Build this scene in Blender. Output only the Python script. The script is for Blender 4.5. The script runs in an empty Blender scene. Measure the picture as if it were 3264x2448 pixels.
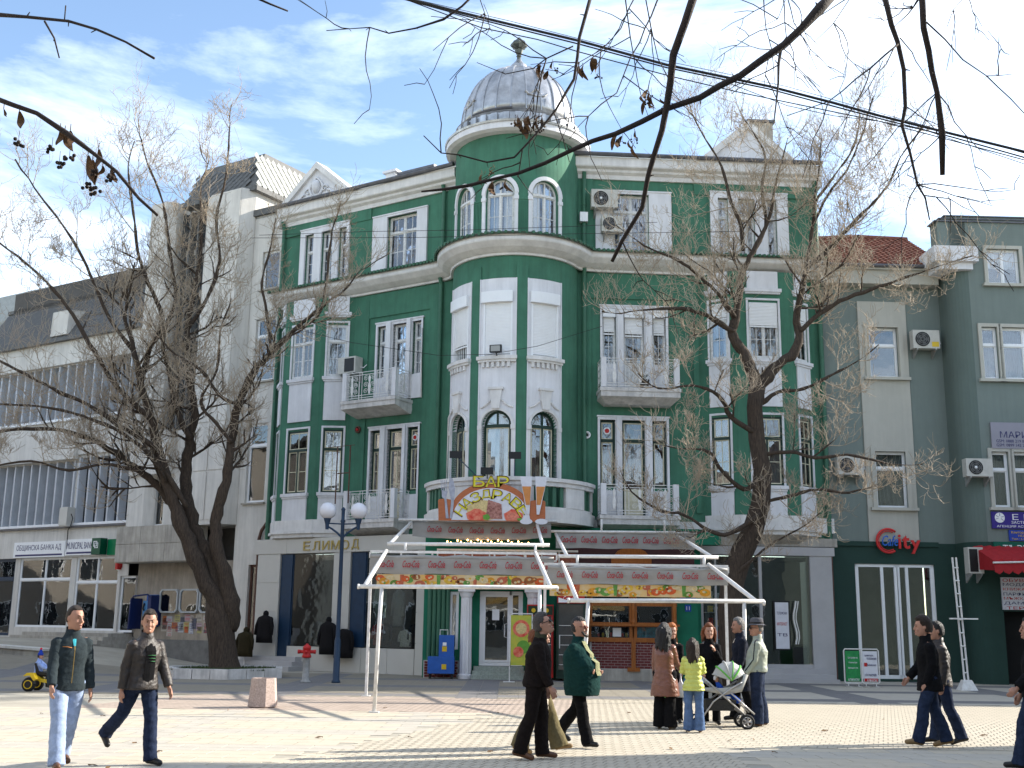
import bpy, bmesh, math, random
from mathutils import Vector, Matrix, noise
random.seed(7)
S = bpy.context.scene
COL = S.collection
rad = math.radians
# ------------------------------------------------------------------ camera
PITCH = 12.03; ROLL = .013; EYE = 1.68
cam_d = bpy.data.cameras.new('camera'); cam = bpy.data.objects.new('camera', cam_d); COL.objects.link(cam)
cam_d.sensor_width = 36; cam_d.lens = 3615/3264*36; cam_d.clip_start = .1; cam_d.clip_end = 6000
CR = Matrix.Rotation(math.pi/2+rad(PITCH), 3, 'X') @ Matrix.Rotation(ROLL, 3, 'Z')
cam.matrix_world = Matrix.Translation((0, 0, EYE)) @ CR.to_4x4()
S.camera = cam
# ------------------------------------------------------------------ sky, sun, exposure
SUN_AZ = rad(18)       # behind +X
SUN_EL = rad(27)
sdir = Vector((math.cos(SUN_EL)*math.cos(SUN_AZ), math.cos(SUN_EL)*math.sin(SUN_AZ), math.sin(SUN_EL)))
W = bpy.data.worlds.new('World'); S.world = W; W.use_nodes = True
nt = W.node_tree; nt.nodes.clear()
def N(nt, t, **k):
    n = nt.nodes.new(t)
    for a, b in k.items(): setattr(n, a, b)
    return n
sky = N(nt, 'ShaderNodeTexSky', sky_type='NISHITA', sun_disc=False, sun_elevation=SUN_EL,
        sun_rotation=math.pi/2-SUN_AZ, air_density=1.0, dust_density=.3, ozone_density=1.0, altitude=200)
bg = N(nt, 'ShaderNodeBackground'); bg.inputs[1].default_value = .14
wo = N(nt, 'ShaderNodeOutputWorld')
tc = N(nt, 'ShaderNodeTexCoord'); mp = N(nt, 'ShaderNodeMapping')
mp.inputs['Scale'].default_value = (1.1, 1.6, 4.2); mp.inputs['Rotation'].default_value = (0, .25, .2)
n1 = N(nt, 'ShaderNodeTexNoise'); n1.inputs['Scale'].default_value = 1.7; n1.inputs['Detail'].default_value = 9; n1.inputs['Roughness'].default_value = .62; n1.inputs['Distortion'].default_value = .35
cr = N(nt, 'ShaderNodeValToRGB'); cr.color_ramp.elements[0].position = .42; cr.color_ramp.elements[1].position = .70
sep = N(nt, 'ShaderNodeSeparateXYZ'); mz = N(nt, 'ShaderNodeMapRange'); mz.inputs[1].default_value = -.02; mz.inputs[2].default_value = .12
mul = N(nt, 'ShaderNodeMath', operation='MULTIPLY'); mul2 = N(nt, 'ShaderNodeMath', operation='MULTIPLY'); mul2.inputs[1].default_value = .75
mix = N(nt, 'ShaderNodeMixRGB'); mix.inputs[2].default_value = (8.2, 8.7, 9.3, 1)
L = nt.links.new
L(tc.outputs['Generated'], mp.inputs[0]); L(mp.outputs[0], n1.inputs[0]); L(n1.outputs[0], cr.inputs[0])
L(tc.outputs['Generated'], sep.inputs[0]); L(sep.outputs[2], mz.inputs[0])
L(cr.outputs[0], mul.inputs[0]); L(mz.outputs[0], mul.inputs[1]); L(mul.outputs[0], mul2.inputs[0])
L(mul2.outputs[0], mix.inputs[0]); L(sky.outputs[0], mix.inputs[1]); L(mix.outputs[0], bg.inputs[0]); L(bg.outputs[0], wo.inputs[0])
sl = bpy.data.lights.new('sun', 'SUN'); sl.energy = 5.0; sl.angle = rad(.5); sl.color = (1, .93, .82)
so = bpy.data.objects.new('sun', sl); COL.objects.link(so); so.rotation_euler = sdir.to_track_quat('Z', 'Y').to_euler(); so.location = (30, 10, 30)
S.view_settings.view_transform = 'Standard'; S.view_settings.look = 'None'; S.view_settings.gamma = 1
S.view_settings.use_curve_mapping = False; S.view_settings.exposure = 1.22
S.render.engine = 'CYCLES'
S.cycles.max_bounces = 6; S.cycles.transparent_max_bounces = 12

# ------------------------------------------------------------------ materials
MATS = {}
def mat(name, col, rough=.8, var=.12, scale=3.0, bump=.15, bscale=60, metal=0, spec=.3, col2=None, streak=0, emit=None, stretch=None, trans=0, hue=0):
    if name in MATS: return MATS[name]
    m = bpy.data.materials.new(name); m.use_nodes = True; t = m.node_tree; b = t.nodes['Principled BSDF']; MATS[name] = m
    b.inputs['Roughness'].default_value = rough; b.inputs['Metallic'].default_value = metal
    b.inputs['Specular IOR Level'].default_value = spec
    tcn = N(t, 'ShaderNodeTexCoord'); mpn = N(t, 'ShaderNodeMapping'); t.links.new(tcn.outputs['Object'], mpn.inputs[0])
    if stretch: mpn.inputs['Scale'].default_value = stretch
    if var > 0 or col2:
        n = N(t, 'ShaderNodeTexNoise'); n.inputs['Scale'].default_value = scale; n.inputs['Detail'].default_value = 6; n.inputs['Roughness'].default_value = .65
        t.links.new(mpn.outputs[0], n.inputs[0])
        r = N(t, 'ShaderNodeValToRGB'); r.color_ramp.elements[0].position = .32; r.color_ramp.elements[1].position = .7
        c2 = col2 or tuple(c*(1-var) for c in col[:3])
        c1 = col if col2 else tuple(min(1, c*(1+var*.6)) for c in col[:3])
        r.color_ramp.elements[0].color = (*c2[:3], 1); r.color_ramp.elements[1].color = (*c1[:3], 1)
        t.links.new(n.outputs[0], r.inputs[0]); out = r.outputs[0]
        if streak:
            mp2 = N(t, 'ShaderNodeMapping'); mp2.inputs['Scale'].default_value = (2.2, 2.2, .16); t.links.new(tcn.outputs['Object'], mp2.inputs[0])
            n2 = N(t, 'ShaderNodeTexNoise'); n2.inputs['Scale'].default_value = 2.4; n2.inputs['Detail'].default_value = 8; n2.inputs['Roughness'].default_value = .7
            t.links.new(mp2.outputs[0], n2.inputs[0])
            r2 = N(t, 'ShaderNodeValToRGB'); r2.color_ramp.elements[0].position = .42; r2.color_ramp.elements[1].position = .68
            r2.color_ramp.elements[0].color = (0, 0, 0, 1); r2.color_ramp.elements[1].color = (streak, streak, streak, 1)
            t.links.new(n2.outputs[0], r2.inputs[0])
            mx = N(t, 'ShaderNodeMixRGB'); t.links.new(r2.outputs[0], mx.inputs[0]); t.links.new(out, mx.inputs[1])
            mx.inputs[2].default_value = (*[c*.42+.01 for c in col[:3]], 1); out = mx.outputs[0]
        t.links.new(out, b.inputs['Base Color'])
    else: b.inputs['Base Color'].default_value = (*col[:3], 1)
    if bump:
        nb = N(t, 'ShaderNodeTexNoise'); nb.inputs['Scale'].default_value = bscale; nb.inputs['Detail'].default_value = 3
        t.links.new(mpn.outputs[0], nb.inputs[0])
        bn = N(t, 'ShaderNodeBump'); bn.inputs['Strength'].default_value = bump; bn.inputs['Distance'].default_value = .02
        t.links.new(nb.outputs[0], bn.inputs['Height']); t.links.new(bn.outputs[0], b.inputs['Normal'])
    if emit: b.inputs['Emission Color'].default_value = (*emit[:3], 1); b.inputs['Emission Strength'].default_value = emit[3]
    if trans: b.inputs['Transmission Weight'].default_value = trans
    return m
def glass(name, tint=(.87, .9, .92), ior=1.55, rough=.01, boost=.04, wav=.07):
    if name in MATS: return MATS[name]
    m = bpy.data.materials.new(name); m.use_nodes = True; t = m.node_tree; t.nodes.clear(); MATS[name] = m
    o = N(t, 'ShaderNodeOutputMaterial'); mx = N(t, 'ShaderNodeMixShader'); tr = N(t, 'ShaderNodeBsdfTransparent'); gl = N(t, 'ShaderNodeBsdfGlossy')
    tr.inputs[0].default_value = (*tint, 1); gl.inputs['Roughness'].default_value = rough; gl.inputs[0].default_value = (.95, .97, 1, 1)
    fr = N(t, 'ShaderNodeFresnel'); fr.inputs[0].default_value = ior
    ad = N(t, 'ShaderNodeMath', operation='MULTIPLY_ADD'); ad.inputs[1].default_value = 1.5; ad.inputs[2].default_value = boost; ad.use_clamp = True
    tcn = N(t, 'ShaderNodeTexCoord'); nb = N(t, 'ShaderNodeTexNoise'); nb.inputs['Scale'].default_value = 1.6
    bn = N(t, 'ShaderNodeBump'); bn.inputs['Strength'].default_value = wav; bn.inputs['Distance'].default_value = .05
    t.links.new(tcn.outputs['Object'], nb.inputs[0]); t.links.new(nb.outputs[0], bn.inputs['Height']); t.links.new(bn.outputs[0], gl.inputs['Normal'])
    t.links.new(fr.outputs[0], ad.inputs[0]); t.links.new(ad.outputs[0], mx.inputs[0]); t.links.new(tr.outputs[0], mx.inputs[1]); t.links.new(gl.outputs[0], mx.inputs[2]); t.links.new(mx.outputs[0], o.inputs[0])
    return m
GREEN = mat('green stucco', (.055, .170, .110), .85, .22, .9, .25, 45, streak=.38)
GREENPAINT = mat('green painted metal', (.045, .135, .085), .5, .1, 3, .05)
WHITE = mat('white stucco', (.68, .68, .70), .85, .10, 1.2, .25, 50, streak=.24)
TRIM = mat('off white moulding', (.68, .665, .645), .8, .14, 1.5, .12, 50, streak=.26)
SLABM = mat('weathered white concrete', (.60, .58, .56), .85, .25, 2.5, .2, 40, streak=.5)
WINW = mat('peeling white window paint', (.66, .66, .65), .55, .25, 14, .2, 60)
WINC = mat('cream window paint', (.62, .58, .42), .5, .12, 10, .05)
WIND = mat('dark green window paint', (.012, .035, .025), .45, .1, 8, .05)
PVC = mat('white plastic profile', (.76, .77, .78), .35, .03, 4, 0)
DARK = mat('interior shade tone', (.09, .085, .08), .9, .2, 2, 0)  # dark tone stands in for the shade inside rooms and shops
DARKER = mat('unlit doorway', (.012, .012, .012), .9, .2, 2, 0)  # near-black colour in place of shade, for kiosk back and passage
CURT = mat('white net curtain', (.72, .72, .70), .9, .1, 5, 0)
CURB = mat('dusty pink curtain', (.20, .105, .08), .9, .3, 6, .1)
CURBL = mat('blue curtain', (.12, .20, .34), .9, .2, 5, 0)
GL = glass('window glass')
GLS = glass('shop window glass', (.86, .9, .88), 1.5, .005, .02, .05)
ZINC = mat('weathered zinc sheet', (.52, .53, .55), .38, .2, 2.2, .18, 8, metal=.7, col2=(.27, .275, .285), streak=.4)
ZINCD = mat('dark lead flashing', (.12, .12, .13), .5, .3, 4, .1, metal=.5)
CONC = mat('pale render panels', (.61, .585, .54), .9, .12, .8, .3, 30, streak=.35)
CONC2 = mat('stained concrete', (.42, .39, .34), .9, .25, 1.5, .3, 25, streak=.6)
SLATE = mat('grey slate shingle', (.14, .14, .135), .7, .3, 6, .2, 30, col2=(.085, .085, .085))
STONE = mat('pale stone cladding', (.52, .50, .455), .6, .06, .8, .08, 80)
GREYST = mat('grey stone cladding', (.40, .39, .39), .6, .1, 1.2, .1, 60)
METALW = mat('white painted steel tube', (.72, .72, .71), .38, .12, 9, .04, col2=(.55, .53, .5))
BLUEST = mat('dark blue painted steel', (.012, .035, .075), .4, .15, 5, .05)
BLACK = mat('black plastic', (.012, .012, .013), .45, .1, 8, .05)
GREYG = mat('grey green stucco', (.17, .205, .188), .9, .08, .7, .25, 50, streak=.15)
GREYG2 = mat('shaded grey green stucco', (.115, .15, .135), .9, .08, .7, .25, 50, streak=.15)  # copy of the wall stucco with the corner's shade put into its colour
BEIGE = mat('beige stucco', (.43, .42, .37), .9, .08, .8, .25, 50, streak=.15)
DKGREEN = mat('dark green stucco', (.022, .052, .042), .85, .12, .8, .25, 50)
RUST = mat('brown rusty pipe', (.11, .055, .04), .7, .3, 8, .2)
WOODO = mat('orange varnished wood', (.36, .12, .022), .45, .3, 3, .1, 40, stretch=(8, 8, 1), col2=(.22, .065, .012))
BRICK = mat('dark red glazed brick', (.14, .022, .022), .5, .3, 9, .15)
MORTAR = mat('white mortar', (.52, .50, .48), .9, .15, 8, .2)
REDP = mat('red paint', (.45, .018, .018), .4, .1, 5, .03)
BLUEP = mat('blue box paint', (.02, .10, .38), .4, .12, 5, .05)
YEL = mat('yellow plastic', (.62, .42, .02), .4, .08, 5, .03)
BARK = mat('dark furrowed bark', (.085, .062, .046), .95, .3, 5, 1.0, 7, stretch=(6, 6, .9), col2=(.028, .021, .016))
TWIG = mat('twig bark', (.38, .31, .23), .8, .3, 5, .1)
TWIGD = mat('dark twig bark', (.035, .025, .02), .85, .3, 12, .3, 80)
# ------------------------------------------------------------------ object helpers
def link(o, parent=None):
    COL.objects.link(o)
    if parent is not None: o.parent = parent
    return o
def tag(o, label=None, cat=None, group=None, kind=None):
    if label: o['label'] = label
    if cat: o['category'] = cat
    if group: o['group'] = group
    if kind: o['kind'] = kind
    return o
def thing(name, label, cat, loc=(0, 0, 0), rz=0, group=None):
    o = bpy.data.objects.new(name, None); o.empty_display_size = .2; link(o); o.location = loc; o.rotation_euler = (0, 0, rz)
    return tag(o, label, cat, group)
def wl(o):
    v = Vector((0, 0, 0))
    while o is not None: v += o.location; o = o.parent
    return v
def copy_tree(o, parent=None):
    c = o.copy(); link(c, parent)
    for ch in list(o.children): copy_tree(ch, c)
    return c
class MB:
    def __init__(s): s.v = []; s.f = []; s.m = []; s.mi = 0
    def quad(s, *p):
        i = len(s.v); s.v += [tuple(q) for q in p]; s.f.append(tuple(range(i, i+len(p)))); s.m.append(s.mi)
    def box3(s, c, h, R=None):
        pts = []
        for z in (-1, 1):
            for x, y in ((-1, -1), (1, -1), (1, 1), (-1, 1)):
                p = Vector((x*h[0], y*h[1], z*h[2]))
                if R is not None: p = R @ p
                pts.append(Vector(c)+p)
        s.hexa(pts)
    def hexa(s, p):
        i = len(s.v); s.v += [tuple(q) for q in p]
        for f in ((3, 2, 1, 0), (4, 5, 6, 7), (0, 1, 5, 4), (1, 2, 6, 5), (2, 3, 7, 6), (3, 0, 4, 7)):
            s.f.append(tuple(i+k for k in f)); s.m.append(s.mi)
    def box(s, F, u0, u1, d0, d1, z0, z1):
        n = F.seg(u0, u1)
        for k in range(n):
            a = u0+(u1-u0)*k/n; b = u0+(u1-u0)*(k+1)/n
            s.hexa([F(a, d1, z0), F(b, d1, z0), F(b, d0, z0), F(a, d0, z0), F(a, d1, z1), F(b, d1, z1), F(b, d0, z1), F(a, d0, z1)])
    def prism(s, F, pts, d0, d1):           # pts (u,z) convex-ish polygon
        n = len(pts); i = len(s.v)
        s.v += [tuple(F(u, d1, z)) for u, z in pts]+[tuple(F(u, d0, z)) for u, z in pts]
        s.f.append(tuple(range(i, i+n))); s.m.append(s.mi); s.f.append(tuple(range(i+2*n-1, i+n-1, -1))); s.m.append(s.mi)
        for k in range(n):
            l = (k+1) % n; s.f.append((i+k, i+n+k, i+n+l, i+l)); s.m.append(s.mi)
    def tube(s, pts, r, n=6, cap=True, sq=None):
        pts = [Vector(p) for p in pts]
        if not isinstance(r, (list, tuple)): r = [r]*len(pts)
        i0 = len(s.v); up = None
        for k, p in enumerate(pts):
            t = (pts[min(k+1, len(pts)-1)]-pts[max(k-1, 0)]); t = t.normalized() if t.length > 1e-9 else Vector((0, 0, 1))
            if up is None: up = Vector((0, 0, 1)) if abs(t.z) < .9 else Vector((0, 1, 0))
            a = t.cross(up)
            a = a.normalized() if a.length > 1e-6 else t.orthogonal().normalized()
            b = a.cross(t).normalized(); up = b
            rr = r[k]
            ra, rb = rr if isinstance(rr, (tuple, list)) else (rr, rr)
            for j in range(n):
                w = 2*math.pi*j/n+(math.pi/4 if n == 4 else 0); q = p+a*(math.cos(w)*ra)+b*(math.sin(w)*rb); s.v.append((q.x, q.y, q.z))
        for k in range(len(pts)-1):
            for j in range(n):
                l = (j+1) % n; s.f.append((i0+k*n+j, i0+k*n+l, i0+(k+1)*n+l, i0+(k+1)*n+j)); s.m.append(s.mi)
        if cap:
            s.f.append(tuple(i0+j for j in range(n-1, -1, -1))); s.m.append(s.mi)
            e = i0+(len(pts)-1)*n; s.f.append(tuple(e+j for j in range(n))); s.m.append(s.mi)
    def rings(s, R, cap=True):              # list of equal-length rings
        i0 = len(s.v); n = len(R[0])
        for r in R: s.v += [tuple(p) for p in r]
        for k in range(len(R)-1):
            for j in range(n):
                l = (j+1) % n; s.f.append((i0+k*n+j, i0+k*n+l, i0+(k+1)*n+l, i0+(k+1)*n+j)); s.m.append(s.mi)
        if cap:
            s.f.append(tuple(i0+j for j in range(n-1, -1, -1))); s.m.append(s.mi)
            e = i0+(len(R)-1)*n; s.f.append(tuple(e+j for j in range(n))); s.m.append(s.mi)
    def lathe(s, c, prof, n=16, flute=0):
        R = []
        for r, z in prof:
            R.append([(c[0]+r*(1+(flute*math.cos(j*math.pi) if flute else 0))*math.cos(2*math.pi*j/n), c[1]+r*(1+(flute*math.cos(j*math.pi) if flute else 0))*math.sin(2*math.pi*j/n), c[2]+z) for j in range(n)])
        s.rings(R)
    def ball(s, c, r, n=8, m=5):
        rx, ry, rz = r if isinstance(r, (tuple, list)) else (r, r, r)
        R = []
        for k in range(m+1):
            a = -math.pi/2+math.pi*(k+.02)/(m+.04); R.append([(c[0]+rx*math.cos(a)*math.cos(2*math.pi*j/n), c[1]+ry*math.cos(a)*math.sin(2*math.pi*j/n), c[2]+rz*math.sin(a)) for j in range(n)])
        s.rings(R)
    def build(s, name, mats, parent=None, smooth=False, fixn=True, local=False, label=None, kind=None):
        me = bpy.data.meshes.new(name)
        o = Vector((0, 0, 0)) if (parent is None or local) else wl(parent)
        me.from_pydata([(a-o.x, b-o.y, c-o.z) for a, b, c in s.v], [], s.f)
        mats = mats if isinstance(mats, (list, tuple)) else [mats]
        for m in mats: me.materials.append(m)
        if len(mats) > 1: me.polygons.foreach_set('material_index', s.m)
        if fixn:
            bm = bmesh.new(); bm.from_mesh(me); bmesh.ops.recalc_face_normals(bm, faces=bm.faces); bm.to_mesh(me); bm.free()
        if smooth: me.shade_smooth()
        me.update()
        ob = bpy.data.objects.new(name, me); link(ob, parent)
        if label: ob['label'] = label
        if kind: ob['kind'] = kind
        return ob
class FR:                                    # flat facade frame: u along, d outward, z up
    def __init__(s, o, udir, n): s.o = Vector((o[0], o[1], 0)); s.u = Vector((*udir, 0)).normalized(); s.n = Vector((*n, 0)).normalized()
    def __call__(s, u, d, z): p = s.o+s.u*u+s.n*d; return Vector((p.x, p.y, z))
    def seg(s, a, b): return 1
    def sub(s, u0, d0, u1, d1):
        a = s(u0, d0, 0); b = s(u1, d1, 0); ud = (b-a); n = Vector((-ud.y, ud.x, 0))
        if n.dot(s.n) < 0: n = -n
        f = FR(a, ud.xy, n.xy); f.L = ud.length; return f
    def rd(s): return Vector((0, 0, 1)).cross(s.n)
class CY:                                    # cylindrical frame: u in metres of arc, 0 at the axis angle
    def __init__(s, c, R, a0=0): s.c = Vector((c[0], c[1], 0)); s.R = R; s.a0 = a0
    def __call__(s, u, d, z):
        a = s.a0+u/s.R; return Vector((s.c.x+(s.R+d)*math.sin(a), s.c.y-(s.R+d)*math.cos(a), z))
    def seg(s, a, b): return max(1, math.ceil(abs(b-a)/s.R/rad(5)))
def plane(o, ang, sgn): return FR(o, (sgn*math.cos(rad(ang)), math.sin(rad(ang))), (sgn*math.sin(rad(ang)), -math.cos(rad(ang))))
LW = plane((-1.9, 39.4), 32, -1)
RW = plane((2.2, 38.4), 4, 1)
GB = plane((9.3, 39.0), 2, 1)
LB = FR(LW(0, -.5, 0).xy, LW.u.xy, LW.n.xy)
TW = CY((.1, 38.9), 2.25)
TR = CY((.0, 38.9), 2.85)
FY = lambda y: FR((0, y), (1, 0), (0, -1))
def wall(mb, F, u0, u1, z0, z1, holes=(), d=0, th=.3, nseg=True):
    us = {u0, u1}; zs = {z0, z1}
    for h in holes: us |= {h[0], h[1]}; zs |= {h[2], h[3]}
    us = sorted(u for u in us if u0-1e-6 <= u <= u1+1e-6); zs = sorted(z for z in zs if z0-1e-6 <= z <= z1+1e-6)
    for a, b in zip(us, us[1:]):
        for c, e in zip(zs, zs[1:]):
            mu = (a+b)/2; mzz = (c+e)/2
            if any(h[0] < mu < h[1] and h[2] < mzz < h[3] for h in holes): continue
            n = F.seg(a, b)
            for k in range(n):
                p = a+(b-a)*k/n; q = a+(b-a)*(k+1)/n
                mb.quad(F(p, d, c), F(q, d, c), F(q, d, e), F(p, d, e))
    for h in holes:
        a, b, c, e = h[:4]; arch = len(h) > 4 and h[4]
        r = (b-a)/2; zs_ = e-r if arch else e
        mb.quad(F(a, d, c), F(a, d-th, c), F(a, d-th, zs_), F(a, d, zs_)); mb.quad(F(b, d, c), F(b, d-th, c), F(b, d-th, zs_), F(b, d, zs_))
        n = F.seg(a, b)
        for k in range(n):
            p = a+(b-a)*k/n; q = a+(b-a)*(k+1)/n
            mb.quad(F(p, d, c), F(q, d, c), F(q, d-th, c), F(p, d-th, c))
            if not arch: mb.quad(F(p, d, e), F(q, d, e), F(q, d-th, e), F(p, d-th, e))
        if arch:
            K = 16; m = (a+b)/2
            A = [(m-r*math.cos(math.pi*k/K), zs_+r*math.sin(math.pi*k/K)) for k in range(K+1)]
            for (ua, za), (ub, zb) in zip(A, A[1:]):
                mb.quad(F(ua, d, za), F(ub, d, zb), F(ub, d, e+.0005), F(ua, d, e+.0005))
                mb.quad(F(ua, d, za), F(ub, d, zb), F(ub, d-th, zb), F(ua, d-th, za))
def arcpts(m, zs, r, K=14): return [(m-r*math.cos(math.pi*k/K), zs+r*math.sin(math.pi*k/K)) for k in range(K+1)]
def sheet(mb, F, u0, u1, z0, z1, d, amp=.03, waves=5, n=24, ztop=None):
    for k in range(n):
        a = u0+(u1-u0)*k/n; b = u0+(u1-u0)*(k+1)/n
        fa = amp*math.sin(2*math.pi*waves*k/n); fb = amp*math.sin(2*math.pi*waves*(k+1)/n)
        za = zb = z1
        if ztop: za, zb = min(z1, ztop(a)), min(z1, ztop(b))
        mb.quad(F(a, d+fa, z0), F(b, d+fb, z0), F(b, d+fb, zb), F(a, d+fa, za))
def window(parent, F, u0, u1, z0, z1, fm=None, ft=.055, rec=.16, transom=None, cols=2, tcols=None, grid=(1, 1), tgrid=(1, 1), sash=None, curtain=None, open_c=0, arch=False, pane=None, panel=0, curh=1, rose=False, name='window'):
    fm = fm or WINW; pane = pane or GL; mb = MB(); r = (u1-u0)/2; m = (u0+u1)/2; zs = z1-r
    d0, d1 = -rec-.06, -rec
    mats = [fm, sash or fm]
    mb.box(F, u0, u0+ft, d0, d1, z0, zs if arch else z1); mb.box(F, u1-ft, u1, d0, d1, z0, zs if arch else z1)
    mb.box(F, u0+ft, u1-ft, d0, d1, z0, z0+ft)
    if arch:
        A = arcpts(m, zs, r); B = arcpts(m, zs, r-ft)
        for k in range(len(A)-1): mb.prism(F, [A[k], A[k+1], B[k+1], B[k]], d0, d1)
        transom = zs
    else: mb.box(F, u0+ft, u1-ft, d0, d1, z1-ft, z1)
    cells = []
    zt = transom
    if zt:
        mb.box(F, u0+ft, u1-ft, d0-.01, d1+.03, zt-ft*.7, zt+ft*.7)
        lo = (z0+ft, zt-ft*.7); hi = (zt+ft*.7, z1-ft)
    else: lo = (z0+ft, z1-ft); hi = None
    def split(n, zz, g, top):
        w = (u1-u0-2*ft); st = ft*.9
        for k in range(n):
            a = u0+ft+w*k/n; b = u0+ft+w*(k+1)/n
            if k > 0: a += st/2; 
            if k < n-1: b -= st/2; mb.box(F, b, b+st, d0+.002, d1+.012, zz[0], (zz[1]-.0 if not (arch and top) else zs+math.sqrt(max(0, (r-ft)**2-(b+st/2-m)**2))))
            cells.append((a, b, zz[0], zz[1], g, top))
    split(cols, lo, grid, False)
    if hi: split(tcols or cols, hi, tgrid, True)
    st = .035; panes = []
    for a, b, c, e, g, top in cells:
        isarc = arch and top
        if sash or True:
            mb.mi = 1
            if not isarc:
                for (x0, x1, y0, y1) in ((a, a+st, c, e), (b-st, b, c, e), (a+st, b-st, c, c+st), (a+st, b-st, e-st, e)): mb.box(F, x0, x1, d0+.01, d1-.008, y0, y1)
                if panel and not top: mb.box(F, a+st, b-st, d0+.015, d1-.014, c+st, c+panel)
            gx, gz = g
            for q in range(1, gx): x = a+(b-a)*q/gx; mb.box(F, x-.011, x+.011, d0+.02, d1-.015, c+.01, e-.01 if not isarc else zs+math.sqrt(max(0, (r-ft)**2-(x-m)**2))-.005)
            for q in range(1, gz): y = c+(e-c)*q/gz; mb.box(F, a+.01, b-.01, d0+.02, d1-.017, y-.011, y+.011)
            mb.mi = 0
        pb = MB(); dg = d0+.03
        if isarc:
            pts = [(a, c), (b, c)]; K = 8
            for k in range(K+1):
                x = b+(a-b)*k/K; pts.append((x, zs+math.sqrt(max(0.0001, (r-ft*.8)**2-(x-m)**2))))
            if pts[-1][1] - c < .002: pts.pop()
            if pts[2][1] - c < .002: pts.pop(2)
            pb.prism(F, pts, dg-.003, dg+.003)
        else:
            cc = c+panel if (panel and not top) else c
            pb.box(F, a+st*.5, b-st*.5, dg-.003, dg+.003, cc+st*.5, e-st*.5)
        panes.append(pb)
    w = mb.build(name, mats, parent)
    for pb in panes: pb.build('pane', pane, w)
    if rose:                                 # coloured rosette in the top light
        rb = MB(); zc = (hi[0]+hi[1])/2; rr = min(u1-u0, hi[1]-hi[0])*.24
        pts = [(m+rr*math.cos(2*math.pi*k/16), zc+rr*math.sin(2*math.pi*k/16)) for k in range(16)]
        rb.prism(F, pts, d1, d1+.015); rb.mi = 1
        rb.prism(F, [(m+(x-m)*.62, zc+(y-zc)*.62) for x, y in pts], d1+.015, d1+.03)
        rb.build('rosette', [PVC, REDP], w)
    if curtain:
        cb = MB(); zb = z0+(z1-z0)*(1-curh)
        zf = (lambda u: zs+math.sqrt(max(0, r*r-(u-m)**2))) if arch else None
        if open_c:
            ww = (u1-u0)*(1-open_c)/2
            sheet(cb, F, u0, u0+ww, zb, z1, d0-.12, .025, 3, 14, zf); sheet(cb, F, u1-ww, u1, zb, z1, d0-.12, .025, 3, 14, zf)
        else: sheet(cb, F, u0, u1, zb, z1, d0-.12, .03, max(3, int((u1-u0)*7)), 40, zf)
        cb.build('curtain', curtain, w, smooth=True, fixn=False)
    return w
def text(s, parent, F, u, z, d, width, height, m, name='lettering', shear=0, ext=.004, align='C', rot=0, bold=0, curve_r=None):
    c = bpy.data.curves.new(name, 'FONT'); c.body = s; c.extrude = .02; c.resolution_u = 2; c.offset = bold
    if shear: c.shear = shear
    o = bpy.data.objects.new(name, c); COL.objects.link(o)
    dg = bpy.context.evaluated_depsgraph_get(); me = bpy.data.meshes.new_from_object(o.evaluated_get(dg)); COL.objects.unlink(o); bpy.data.objects.remove(o)
    me.name = name
    xs = [v.co.x for v in me.vertices]; ys = [v.co.y for v in me.vertices]
    if not xs: return None
    x0, x1, y0, y1 = min(xs), max(xs), min(ys), max(ys); R = F.rd() if hasattr(F, 'rd') else Vector((1, 0, 0))
    pw = wl(parent); base = F(u, d, z)
    sg = 1 if F.u.dot(R) > 0 else -1
    for v in me.vertices:
        X = (v.co.x-(x0+x1)/2)/(x1-x0)*width; Y = (v.co.y-(y0+y1)/2)/(y1-y0)*height
        if align == 'L': X += width/2
        if rot: X, Y = X*math.cos(rot)-Y*math.sin(rot), X*math.sin(rot)+Y*math.cos(rot)
        v.co = base+R*X+Vector((0, 0, Y))+F.n*(ext if v.co.z > 0 else .0005)-pw
    me.materials.clear(); me.materials.append(m)
    ob = bpy.data.objects.new(name, me); link(ob, parent); return ob
def sweep(mb, path, prof, closed=False):     # path [(pt, outward)], prof [(d,z)] closed polygon
    R = [[(p.x+n.x*d, p.y+n.y*d, z) for d, z in prof] for p, n in path]
    mb.rings(R)
def smooth01(x): x = max(0, min(1, x)); return x*x*(3-2*x)
def gz(x, y): return .95*smooth01((-x-10.5)/9)*smooth01((y-34)/10)
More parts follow.
